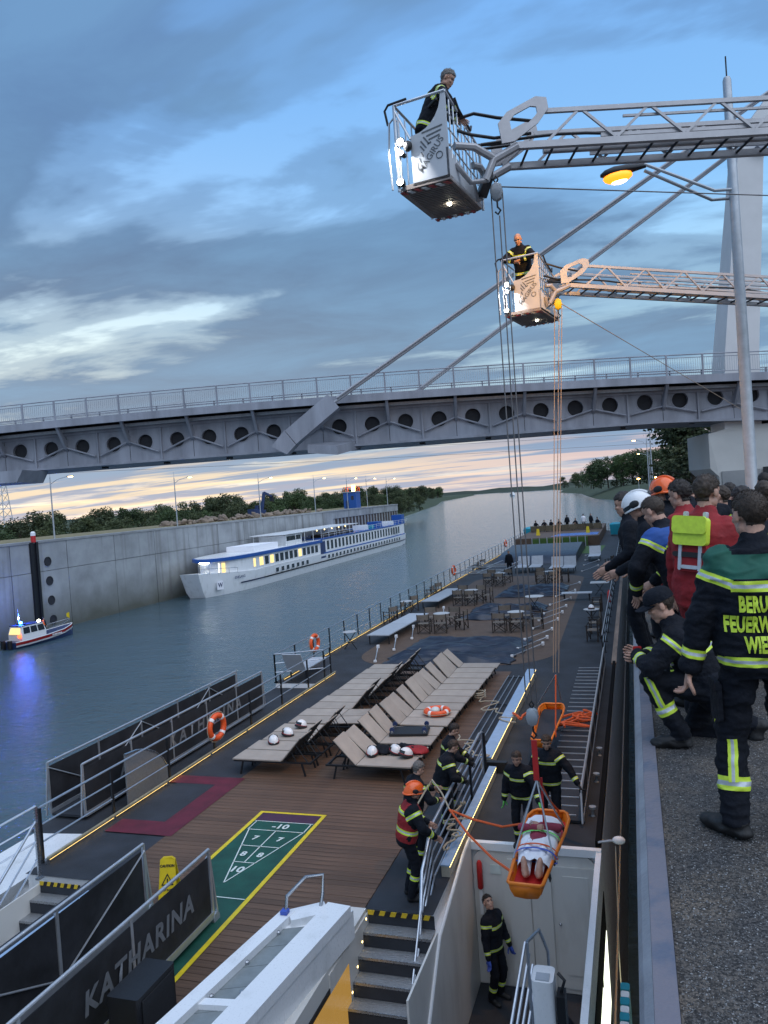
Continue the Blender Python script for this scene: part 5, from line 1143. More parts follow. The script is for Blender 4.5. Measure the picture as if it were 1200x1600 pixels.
for k, (x0, x1, y0, y1) in enumerate(((-9.2, -4.4, 26.9, 28.6), (-9.0, -4.2, 28.7, 31.6), (-8.4, -4.3, 36.2, 37.6), (-8.2, -4.4, 38.4, 40.2), (-7.8, -3.9, 43.5, 45.2), (-7.6, -3.9, 45.8, 48.0))):
    tarp(('nearest', 'second', 'third', 'fourth', 'fifth', 'farthest')[k] + ' dark blue folded awning lying across the deck', x0, x1, y0, y1, k + 2, .34)
dkaw = thing('dark_awning', 'large dark canopy folded in front of the stern bar', 'awning', (-7, 67, DZ), world=True)
b = MB(); b.loft([[V((x, y, DZ + zz)) for y, zz in ((62, .02), (63, .6), (66, .75), (72, .9), (76, .5), (76.4, .02))] for x in (-10.8, -10.2, -6, -4.9, -4.5)], caps=True); b.build('canvas', 'tarp', dkaw, True)
random.seed(8)
def pole(label, a, b_):
    a, b_ = V(a), V(b_); t = thing('awning_pole', label, 'pole', a, group='white awning poles', world=True); m_ = a.lerp(b_, .62)
    MB().tube(a, m_, .018).build('lower_tube', 'alu', t, True); MB().tube(m_, b_, .024).build('upper_tube', 'bench_top', t, True); MB().box(a, (.10, .08, .08)).build('knuckle', 'white_paint', t); MB().box(b_, (.1, .12, .12)).build('foot', 'white_paint', t)
for k, (y) in enumerate((27.9, 29.2, 31.0, 33.4, 35.4, 37.3, 40.0, 43.0, 46.5)):
    pole('%s white awning pole from the near end, starboard side' % ORD[k], (-4.5 + .03 * k, y, DZ + .1), (-3.6 + .03 * k, y + 2.0, DZ + .14))
for k, y in enumerate((27.2, 29.3, 31.6, 37.0)): pole('%s white awning pole from the near end, port side' % ORD[k], (-9.55 + .1 * k, y, DZ + .08), (-9.95 + .12 * k, y + 1.6, DZ + .3))
for k, (x, y) in enumerate(((-3.6, 55), (-3.7, 59), (-3.8, 63), (-4.0, 67))): pole('%s pole beside the far dark canopy' % ORD[k], (x, y, DZ + .1), (x + 1.0, y + 2.5, DZ + .2))
# stowed alloy frames on the port side
for k, y in enumerate((53.5, 57.5)):
    t = thing('alloy_frame', ('near', 'far')[k] + ' alloy frame leaning over at the port side of the deck', 'frame', (-10.4, y, DZ), R(-8), 'alloy frames')
    for s in (-1, 0, 1): MB().bar((-1.6, s * .9, .5), (1.6, s * .9, .5), .05, .05).build('cross_bar', 'alu', t)
    for s in (-1.5, 0, 1.5): MB().bar((s, -1, .5), (s + .6, 1.2, .75), .05, .05).build('long_bar', 'alu', t)
    for s in (-1.5, 1.5): MB().bar((s, -.9, 0), (s, -.9, .5), .05, .05).build('leg', 'alu', t)
# lifebuoys
def lifebuoy(label, loc, rot):
    t = thing('lifebuoy', label, 'lifebuoy', loc, group='orange lifebuoys'); t.rotation_euler = rot; ma, mi = .285, .075
    b = MB(); n = 32
    b.path([(ma * math.cos(2 * math.pi * j / n), ma * math.sin(2 * math.pi * j / n), 0) for j in range(n)], mi, 12, closed=True); b.build('ring', 'lifebuoy', t, 'all')
    for k in range(4):
        a0 = R(45 + 90 * k); b = MB(); b.path([(ma * math.cos(a0 + q), ma * math.sin(a0 + q), 0) for q in (-.13, -.06, 0, .06, .13)], mi + .004, 12); b.build('band', 'white_paint', t, 'all')
    b = MB(); b.path([((ma + mi + .012 + .02 * abs(math.sin(2 * a))) * math.cos(a), (ma + mi + .012 + .02 * abs(math.sin(2 * a))) * math.sin(a), 0) for a in [2 * math.pi * j / 40 for j in range(40)]], .009, 5, closed=True); b.build('grab_rope', 'rope_white', t); return t
lifebuoy('orange lifebuoy hanging on the near port railing', (-10.55, 17.35, -3.72), (R(90), 0, R(82))); lifebuoy('orange lifebuoy on the railing beside the grey rail lounger', (-12.15, 27.6, -3.6), (R(90), 0, R(82)))
lifebuoy('orange lifebuoy halfway along the far port railing', (-12.15, 52.5, -3.55), (R(90), 0, R(80))); lifebuoy('smallest far lifebuoy on the port railing near the stern', (-12.15, 76, -3.5), (R(90), 0, R(80)))
lifebuoy('orange lifebuoy lying flat on a starboard lounger', (-5.25, 19.6, DZ + .45), (0, 0, .4))
b = MB(); b.ell((0, 0, .05), (.12, .14, .09), 12, 8); wf_ = b.build('hose_bag', 'white_line', None, True); wf_.location = (-5.3, 19.62, DZ + .42); tag(wf_, 'white bag lying inside the flat lifebuoy', 'bag')
# helmets left on the loungers and table
def helmet(label, loc, rz, tilt=0, m='helmet_white'):
    t = thing('fire_helmet', label, 'helmet', loc, group='white helmets put down on deck'); t.rotation_euler = (R(tilt), 0, rz)
    rings = []
    for k in range(9):
        a = math.pi / 2 * k / 8; w_ = .125 * math.cos(a) ** .7 + .001; d = .155 * math.cos(a) ** .7 + .001; rings.append([V((w_ * math.cos(q), d * math.sin(q), .17 * math.sin(a))) for q in [2 * math.pi * j / 18 for j in range(18)]])
    MB().loft(rings).build('shell', m, t, True); MB().loft([[p * q + V((0, 0, zz)) for p in rings[0]] for q, zz in ((1.02, .055), (1.10, .02), (1.10, .0), (1.0, -.012))]).build('brim', 'rubber', t, True)
    MB().path([V((0, .158 * math.cos(a), .175 * math.sin(a))) for a in [R(15 + 150 * j / 10) for j in range(11)]], .016, 6).build('crest', m, t, True)
    MB().path([V((.128 * math.cos(a), .158 * math.sin(a), .05)) for a in [R(-60 + 300 * j / 16) for j in range(17)]], .006, 5).build('stripe', 'red', t, True); MB().loft([[V((.12 * q * math.cos(a), .15 * q * math.sin(a), z)) for a in [R(20 + 140 * j / 8) for j in range(9)]] for q, z in ((1.0, .125), (1.06, .07), (1.07, .01))], caps=False).build('visor', 'window_dark', t, True)
for k, (x, y, rz, tl) in enumerate(((-8.72, 16.9, .6, 14), (-8.62, 17.5, 1.4, 10), (-8.55, 18.15, 2.4, 18))): helmet(('near', 'middle', 'far')[k] + ' white and red helmet lying on the port loungers', (x, y, DZ + .40), rz, tl)
for k, (x, y, rz, tl) in enumerate(((-5.95, 16.3, .2, 14), (-5.45, 16.45, 1.1, 20), (-5.15, 16.25, 2.0, 16))): helmet(('left', 'middle', 'right')[k] + ' white helmet among jackets on the nearest starboard lounger', (x, y, DZ + .42), rz, tl)
helmet('white helmet on the round table at the starboard side', (-1.95, 34.2, DZ + .77), .5, 0)
for k, (x, y, c2) in enumerate(((-5.75, 16.55, 'jacket'), (-5.3, 16.7, 'jacket'), (-5.0, 16.6, 'red_vest'))):
    b = MB(); b.ell((0, 0, .06), (.3, .22, .09), 16, 10); me = vox_mesh(b, .03, 1)
    for v in me.vertices: v.co += V((noise.noise(v.co * 7 + V((k * 5, 0, 0))), noise.noise(v.co * 7 + V((0, k * 5, 9))), .8 * noise.noise(v.co * 9 + V((k, 7, 0))))) * .07
    me.materials.append(MATS[c2]); me.polygons.foreach_set('use_smooth', [True] * len(me.polygons)); tag(put('jacket', me, None, (x, y, DZ + .37)), ('left dark', 'middle dark', 'dark red')[k] + ' jacket heaped on the nearest starboard lounger', 'jacket', 'jackets heaped on the lounger')
dl = thing('trolley_board', 'black board on four wheels lying upside down on the loungers', 'trolley', (-5.55, 18.0, DZ + .38), R(8)); b = MB(); rbox(b, (0, 0, .03), (.95, .62, .05), .04); b.build('board', 'black', dl)
for sx in (-1, 1):
    for sy in (-1, 1): MB().bar((sx * .4, sy * .24, .05), (sx * .4, sy * .24, .12), .05, .05).build('caster_fork', 'steel', dl); MB().lathe((sx * .4, sy * .24, .14), [(.02, -.02), (.06, -.02), (.06, .02), (.02, .02)], 12, (0, 1, 0)).build('wheel', 'ship_navy', dl, True)
# ropes and straps lying on the deck
def squiggle(seed, a, b_, amp, n=28):
    a, b_ = V(a), V(b_); return [a.lerp(b_, i / n) + V((amp * noise.noise(V((i * .22, seed, 0))), amp * noise.noise(V((i * .22, seed, 4))), .0)) for i in range(n + 1)]
tag(MB().path(squiggle(2, (-4.55, 22.2, DZ + .12), (-3.2, 19.2, DZ + .30), .7), .018, 6).path([(-4.6 + .16 * math.cos(a), 22.2 + .25 * math.sin(a), DZ + .12 + .01 * a) for a in [j * .5 for j in range(40)]], .016, 5).build('white_rope', 'rope_white'), 'loose white rope snaking over the stowed rails', 'rope')
tag(MB().path(squiggle(5, (-3.5, 16.5, DZ + .3), (-4.4, 18.4, DZ + .2), .4), .016, 6).build('white_rope', 'rope_white'), 'white rope hanging near the top of the handrail', 'rope')
tag(MB().path(squiggle(9, (-3.25, 12.3, DZ + .3), (-3.3, 13.6, DZ + .6), .5, 40), .018, 6).build('yellow_rope', 'rope_white'), 'tangled pale rope behind the stair handrail', 'rope')
tag(MB().path(squiggle(7, (-3.3, 20.0, DZ + .32), (-1.5, 19.8, DZ + .2), .9), .035, 5).build('orange_strap', 'orange_strap'), 'orange strap lying over the coaming near the empty stretcher', 'strap')
tag(MB().path(squiggle(17, (-1.9, 19.0, DZ + .3), (-1.3, 20.6, DZ + .25), .7, 40), .03, 5).build('orange_strap', 'orange_strap'), 'heap of orange straps beside the starboard gangway', 'strap')
# caution sign
cs = thing('caution_sign', 'yellow folding caution sign standing by the near gangway', 'sign', (-7.50, 10.55, DZ), R(18))
def csp(y0, y1, nm, s): b = MB(); b.prism([(-.15, y0, 0), (.15, y0, 0), (.12, y1, .60), (.07, y1, .64), (-.07, y1, .64), (-.12, y1, .60)], (0, .018, 0)); return b.build(nm, 'caution_yellow', cs)
csp(-.17, -.02, 'front_leaf', 1); csp(.15, .01, 'back_leaf', 1)
nd = V((0, .15, .64)).normalized(); fr = V((0, -.17, 0)) - V((0, .0055, -.0013)) * 1.0
text_on('CAUTION', .052, fr + nd * .53, (1, 0, 0), nd, 'black', cs, 'caution_word', font_w=.003)
tri = MB(); p = [fr + nd * .42, fr + nd * .24 + V((-.10, 0, 0)), fr + nd * .24 + V((.10, 0, 0))]; c = (p[0] + p[1] + p[2]) / 3
for i in range(3): a, b_ = p[i], p[(i + 1) % 3]; tri.quad(a, b_, c.lerp(b_, .74), c.lerp(a, .74))
tri.build('warning_triangle', 'black', cs); text_on('!', .11, fr + nd * .295, (1, 0, 0), nd, 'black', cs, 'warning_mark', font_w=.004); text_on('WET FLOOR', .032, fr + nd * .17, (1, 0, 0), nd, 'black', cs, 'small_print', font_w=.002)
# stern: teal containers, sofas, blue board
def bin_(label, loc, rz):
    t = thing('teal_container', label, 'container', loc, rz, 'teal containers at the stern'); MB().loft([[V((x * s, y * s * .9, z)) for x, y in ((-.7, -.7), (.7, -.7), (.7, .7), (-.7, .7))] for z, s in ((.12, .86), (1.25, 1.0))]).build('body', 'teal', t)
    q = MB(); q.ell((0, 0, 1.28), (.75, .65, .22), 12, 6); q.build('cover', 'teal', t, True)
    for x in (-.5, .5): MB().lathe((x, -.5, .08), [(.02, -.04), (.1, -.04), (.1, .04), (.02, .04)], 8, (1, 0, 0)).build('wheel', 'rubber', t)
bin_('teal container at the port corner of the stern', (-11.7, 92, DZ), 0); bin_('teal container at the starboard corner of the stern', (-1.9, 92, DZ), 0)
ZS = DZ + .95
for k in range(9):
    x = -10.9 + k * .88; t = thing('outdoor_sofa', '%s sofa seat from the left on the stern platform' % ORD[k], 'sofa', (x, 90, ZS), 0, 'sofas on the stern platform')
    MB().bb(-.42, .42, -.4, .4, .08, .42).build('seat', 'sofa', t); MB().bb(-.42, .42, -.5, -.38, .1, .72).build('backrest', 'sofa', t)
MB().quad((-8.2, 80.5, ZS + .012), (-3.5, 80.5, ZS + .012), (-3.5, 84.5, ZS + .012), (-7.6, 84.5, ZS + .012)).build('blue_mat', 'pool_blue', ship)
for k, (x, y) in enumerate(((-9.8, 79.6), (-4.6, 79.6))):
    t = thing('yellow_sign', ('left', 'right')[k] + ' small yellow sign in front of the stern sofas', 'sign', (x, y + 4, ZS), 0, 'yellow signs at the stern'); MB().prism([(-.2, 0, 0), (.2, 0, 0), (.12, .1, .7), (-.12, .1, .7)], (0, .03, 0)).build('front_leaf', 'caution_yellow', t); MB().prism([(-.2, .22, 0), (.2, .22, 0), (.12, .12, .7), (-.12, .12, .7)], (0, .03, 0)).build('back_leaf', 'caution_yellow', t)
ex_ = thing('fire_extinguisher', 'red fire extinguisher at the starboard railing', 'extinguisher', (-1.4, 41, DZ)); MB().lathe((0, 0, 0), [(.09, 0), (.1, .03), (.1, .5), (.05, .58), (.03, .64)], 12).build('cylinder', 'red', ex_, True); MB().bar((0, 0, .64), (.12, 0, .7), .03, .03).build('handle', 'black', ex_)
# ============================================================ MOORED WHITE SHIP BY THE LOCK WALL
ms = thing('white_river_ship', 'white and blue river cruise ship moored along the lock wall', 'ship', (-61.3, 150, WZ), world=True)
CX = -61.3
def hw(y):      # half beam
    if y < 112: return 4.15 * math.sin(min(1, (y - 95.5) / 16.5) * math.pi / 2) ** .62
    if y > 188: return 4.15 - 1.4 * ((y - 188) / 11) ** 2
    return 4.15
ys = [97.6, 98.2, 99.2, 100.6, 102.5, 105, 108, 112, 120, 140, 160, 180, 188, 193, 199]
def rail_z(y): return WZ + 2.75 + (1.0 * max(0, (112 - y) / 15) ** 1.5)
b = MB(); b.loft([[V((CX + hw(y + (0 if y > 112 else .0)) * q * s_, y + dy * max(0, (104 - y) / 7), z)) for s_, q, dy, z in ((-1, 1, -1.3, rail_z(y)), (-1, .93, 0, WZ + .9), (-1, .84, 1.2, WZ - .4), (1, .84, 1.2, WZ - .4), (1, .93, 0, WZ + .9), (1, 1, -1.3, rail_z(y)))] for y in ys]); b.build('hull', 'ship_white', ms, True)
b = MB()
for s_ in (1,): b.loft([[V((CX + (hw(y) + .03) * 1.0, y, WZ + z + .0)) for z in (1.25, 1.45)] for y in ys[5:]], caps=False)
b.build('blue_stripe', 'ship_navy', ms)
b = MB(); b.loft([[V((CX + s_ * (hw(y) * .86 + .02), y + 1.0 * max(0, (104 - y) / 7), WZ + z)) for s_, z in ((1, -.3), (1, .18))] for y in ys], caps=False); b.build('boot_top', 'ship_navy', ms)
def side(y0, y1, z0, z1, inset=0.): 
    return [(y0, y1, z0, z1)]
# saloon at the bow, rounded front
zz0, zz1 = WZ + 2.8, WZ + 5.0
def slab(ya, yb, ins, z0, z1, nm, m_, yn=12, round_front=True):
    b = MB(); yl = [ya + (yb - ya) * (i / yn) ** 1.6 for i in range(yn + 1)]
    b.loft([[V((CX + s_ * max(.3, min(hw(y), 4.15) - ins - (1.6 * max(0, 1 - (y - ya) / 3) ** 2 if round_front else 0)), y, z)) for s_, z in ((-1, z0), (1, z0), (1, z1), (-1, z1))] for y in yl]); return b.build(nm, m_, ms, True)
slab(101.5, 136, .25, zz0, zz1, 'saloon', 'ship_white'); slab(136.01, 196, .12, zz0, WZ + 5.5, 'cabin_block', 'ship_white', 6, False)
rf = slab(100.0, 137, -.05, zz1, zz1 + .5, 'blue_roof_edge', 'ship_blue'); slab(100.4, 137, .2, zz1 + .5, zz1 + .56, 'roof', 'ship_white'); slab(137.01, 197, -.02, WZ + 5.5, WZ + 5.75, 'upper_roof_edge', 'ship_blue', 6, False)
slab(137.5, 196, .02, WZ + 2.76, WZ + 3.0, 'deck_line', 'ship_blue', 6, False)
# windows: each its own pane in a frame
def win(y, z0, z1, wd, m_='window_dark', par=ms, x=None):
    X = CX + (hw(y) - .25 if x is None else x) + .015; f_ = MB().bb(X - .03, X + .02, y, y + wd, z0, z1).build('window', 'ship_white', par); MB().bb(X + .02, X + .03, y + .08, y + wd - .08, z0 + .08, z1 - .08).build('pane', m_, f_)
for i in range(14): win(109.0 + i * 1.9, WZ + 3.25, WZ + 4.75, 1.5, 'window_warm' if i in (0, 1, 3, 9) else 'window_dark', x=3.9 if i > 1 else None)
for i, (a) in enumerate((-58, -38, -18, 2, 22)):   # front windows round the saloon's nose
    y = 101.9 + .35 * abs(i - 2); X = CX + (i - 2) * .78 + .6; MB().bb(X - .36, X + .36, y - .22, y - .1, WZ + 3.2, WZ + 4.7).build('front_window', 'window_white' if i in (1, 2, 3) else 'window_warm', ms)
for i in range(4): win(103.3 + i * 1.35, WZ + 3.2, WZ + 4.75, 1.1, 'window_white', x=hw(103.3 + i * 1.35) - .55)
for i in range(7): win(116.2 + i * 2.1, WZ + 1.55, WZ + 2.45, 1.25, 'window_dark', x=4.08)
for i in range(24): win(139.4 + i * 2.1, WZ + 3.35, WZ + 5.25, 1.35, 'window_dark', x=4.03); win(139.4 + i * 2.1, WZ + 1.6, WZ + 2.5, 1.2, 'window_dark', x=4.10)
MB().bb(CX + 3.9, CX + 4.09, 136.2, 138.6, WZ + 2.0, WZ + 5.2).build('entrance', 'ship_navy', ms)
# sun deck: awning on posts, wheelhouse, gear
aw = MB().bb(CX - 3.4, CX + 3.4, 122, 160, WZ + 7.5, WZ + 7.62).build('sun_awning', 'ship_white', ms)
for y in range(123, 160, 4):
    for s_ in (-1, 1): MB().tube((CX + s_ * 3.2, y, WZ + 5.5), (CX + s_ * 3.2, y, WZ + 7.5), .05, n=6).build('awning_post', 'ship_white', aw)
MB().bb(CX - 2.6, CX + 2.6, 124, 131, WZ + 5.55, WZ + 7.3).build('wheelhouse', 'ship_white', ms); MB().bb(CX - 2.4, CX + 2.63, 124.3, 130.5, WZ + 6.3, WZ + 7.1).build('wheelhouse_glass', 'window_dark', ms)
MB().prism([(CX - 2.5, 112, WZ + 5.57), (CX + 2.5, 112, WZ + 5.57), (CX + 2.5, 121, WZ + 5.57), (CX - 2.5, 121, WZ + 5.57)], (0, 0, .9)).build('deck_canopy', 'sheet', ms)
MB().bb(CX + .5, CX + 2.9, 140, 158, WZ + 5.8, WZ + 6.3).build('bar_counter', 'chair_wood', ms)
for k in range(5): MB().ell((CX + 1.5, 141 + k * 4, WZ + 7.2), .12, 8, 5).build('awning_lamp', 'lamp_deck', ms)
for k, (y, w_, hh_, m_) in enumerate(((164, 2.6, 1.1, 'ship_white'), (169, 2, .8, 'teal'), (174, 3, 1.4, 'ship_blue'), (179, 2.4, .9, 'ship_white'), (184, 2.6, 1.0, 'ship_white'), (194, 2.4, 2.2, 'ship_blue'))):
    MB().bb(CX + .6, CX + 3.4, y, y + w_, WZ + 5.77, WZ + 5.77 + hh_).build('deck_box', m_, ms)
rl = MB()
for y in range(138, 198, 3): rl.tube((CX + 4.0, y, WZ + 5.7), (CX + 4.0, y, WZ + 6.7), .03, n=5)
rl.tube((CX + 4.0, 138, WZ + 6.7), (CX + 4.0, 197, WZ + 6.7), .03, n=5); rl.tube((CX + 4.0, 138, WZ + 6.3), (CX + 4.0, 197, WZ + 6.3), .02, n=5); rl.build('sun_deck_railing', 'ship_white', ms)
bl = MB()
for y in (98.4, 100, 102, 104, 106): bl.tube((CX + hw(y), y - 2, rail_z(y)), (CX + hw(y), y - 2, rail_z(y) + .8), .03, n=5)
bl.path([(CX + hw(y), y - 2, rail_z(y) + .8) for y in (98.4, 100, 102, 104, 106)], .03, 5); bl.build('bow_railing', 'steel', ms)
MB().ell((CX + 1.2, 113, WZ + 6.0), .22, 8, 6).build('roof_lamp', 'lamp_white', ms); MB().ell((CX - .5, 101.5, WZ + 4.85), (.9, .12, .08), 8, 6).build('bow_light', 'lamp_white', ms)
pa, pb_ = V((CX + hw(103.5) * .99, 102.6, WZ + 2.3)), V((CX + hw(107) * 1.0, 106.6, WZ + 2.3)); ud = (pb_ - pa).normalized(); nn = ud.cross(V((0, 0, 1))); 
text_on('EINKLANG', .55, pa.lerp(pb_, .5) + nn * .22, ud, (0, 0, 1), 'ship_navy', ms, 'ship_name', font_w=.01)
q = V((CX + hw(101) * .97, 100.2, WZ + 1.6)); qd = (V((CX + hw(102.4) * .97, 101.6, WZ + 1.6)) - q).normalized(); qn = qd.cross(V((0, 0, 1))); MB().box(q + qn * .18, (.05, 1.3, 1.3), Matrix((qn, qd, V((0, 0, 1)))).transposed()).build('emblem_plate', 'sheet', ms); text_on('W', .9, q + qn * .24, qd, (0, 0, 1), 'ship_navy', ms, 'emblem', font_w=.02)
# ============================================================ FIRE BOAT
fb = thing('fire_boat', 'small red and white fire boat with blue beacon at lock wall', 'boat', (-61.4, 63.0, WZ), R(-4)); fb.scale = (.92, .92, .92)
b = MB(); st = [(-.6, 1.15, .75), (1, 1.3, .75), (4, 1.3, .85), (6.6, 1.05, 1.0), (8.2, .5, 1.2), (8.9, .06, 1.3)]
b.loft([[V((s_ * w_ * q, y, z)) for s_, q, z in ((-1, 1, t_), (-1, .92, .3), (-1, .6, -.25), (1, .6, -.25), (1, .92, .3), (1, 1, t_))] for y, w_, t_ in st]); b.build('hull', 'ship_navy', fb, True)
b = MB()
for s_ in (-1, 1): b.loft([[V((s_ * (w_ + .012), y, z * 1.0)) for z in (t_ - .3, t_ - .02)] for y, w_, t_ in st], caps=False)
b.build('red_band', 'red', fb)
b = MB()
for s_ in (-1, 1): b.loft([[V((s_ * (w_ + .02), y, z * 1.0)) for z in (t_ - .5, t_ - .33)] for y, w_, t_ in st], caps=False)
b.build('white_stripe', 'white_paint', fb)
for s_ in (-1, 1): MB().path([(s_ * w_, y, t_ + .02) for y, w_, t_ in st], .05, 6).build('rubbing_strake', 'white_paint', fb)
cbn = MB(); cbn.loft([[V((x * s_, y0 + (y - y0) * s_, z)) for x, y in ((-1, 0.4), (1, .4), (1, 3.9), (-1, 3.9))] for z, s_, y0 in ((.75, 1, 0), (1.5, 1, 0), (2.35, .86, 1.6))]); cbn.build('cabin', 'white_paint', fb)
for s_ in (-1, 1):
    for k in range(3): MB().prism([(s_ * 1.0, .7 + k * 1.05, 1.5), (s_ * 1.0, 1.6 + k * 1.05, 1.5), (s_ * .90, 1.6 + k * 1.0, 2.2), (s_ * .90, .75 + k * 1.0, 2.2)], (s_ * .03, 0, 0)).build('window', 'window_dark', fb)
MB().prism([(-.8, .3, 1.5), (.8, .3, 1.5), (.7, .55, 2.2), (-.7, .55, 2.2)], (0, -.03, 0)).build('rear_window', 'window_warm', fb)
MB().bb(-.9, .9, .5, 3.6, 2.36, 2.44).build('roof', 'ship_navy', fb); MB().bb(-.7, .7, 1.2, 1.45, 2.44, 2.55).build('beacon_bar', 'dark_metal', fb)
MB().lathe((0, 1.3, 2.55), [(.16, 0), (.16, .18), (.08, .26)], 10).build('blue_beacon', 'lamp_blue', fb, True); MB().ell((.5, 3.4, 2.55), (.2, .16, .14), 10, 6).build('searchlight', 'lamp_white', fb, True); MB().tube((-.3, 1.3, 2.5), (-.3, 1.3, 4.2), .03).build('mast', 'galv', fb); MB().ell((-.3, 1.3, 3.2), .09, 8, 6).build('mast_light', 'lamp_white', fb); MB().ell((.9, .2, 1.3), .22, 8, 6).build('stern_light', 'flame_red', fb)
for s_ in (-1, 1): b = MB(); rbox(b, (s_ * .5, -.85, .55), (.4, .45, .9), .1); b.build('outboard_engine', 'black', fb, True)
rl = MB(); rl.path([(-1.0, 4.4, 1.5), (-.95, 6.6, 1.65), (-.4, 8.1, 1.85), (0, 8.6, 1.95), (.4, 8.1, 1.85), (.95, 6.6, 1.65), (1.0, 4.4, 1.5)], .025, 6)
for y, x, zt_ in ((4.4, 1.0, .85), (5.6, 1.0, .92), (6.9, .9, 1.02), (8.1, .45, 1.2)):
    for s_ in (-1, 1): rl.tube((s_ * x, y, zt_), (s_ * x, y, zt_ + .7), .02, n=5)
rl.build('bow_rail', 'steel', fb); MB().prism([(0, 8.6, 1.95), (0, 8.6, 2.7), (0, 8.15, 2.6), (0, 8.15, 2.2)], (.02, 0, 0)).build('pennant', 'caution_yellow', fb)
text_on('FEUERWEHR', .26, (1.2 + .12, 5.2, .70), (0, 1, 0), (0, 0, 1), 'white_paint', fb, 'lettering', font_w=.01)
bl_ = bpy.data.lights.new('beacon_light', 'POINT'); bl_.energy = 300; bl_.color = (.05, .15, 1); bl_.shadow_soft_size = .15; o = bpy.data.objects.new('beacon_light', bl_); COL.objects.link(o); o.location = (-61.3, 64.2, WZ + 3.0)
# far excursion boat
eb = thing('excursion_boat', 'tiny white boat far out on the river', 'boat', (-190, 1300, WZ), R(200)); b = MB(); b.loft([[V((s_ * w_, y, z)) for s_, z in ((-1, 2), (-.8, 0), (.8, 0), (1, 2))] for y, w_ in ((-14, 3), (0, 3.4), (10, 2.6), (15, .2))]); b.build('hull', 'ship_white', eb); MB().bb(-2.5, 2.5, -11, 7, 2, 4.6).build('cabin', 'ship_white', eb); MB().bb(-2.56, 2.56, -10, 6, 2.8, 3.8).build('window', 'window_dark', eb); MB().bb(-1.5, 1.5, -2, 3, 4.6, 6.5).build('wheelhouse', 'ship_white', eb)
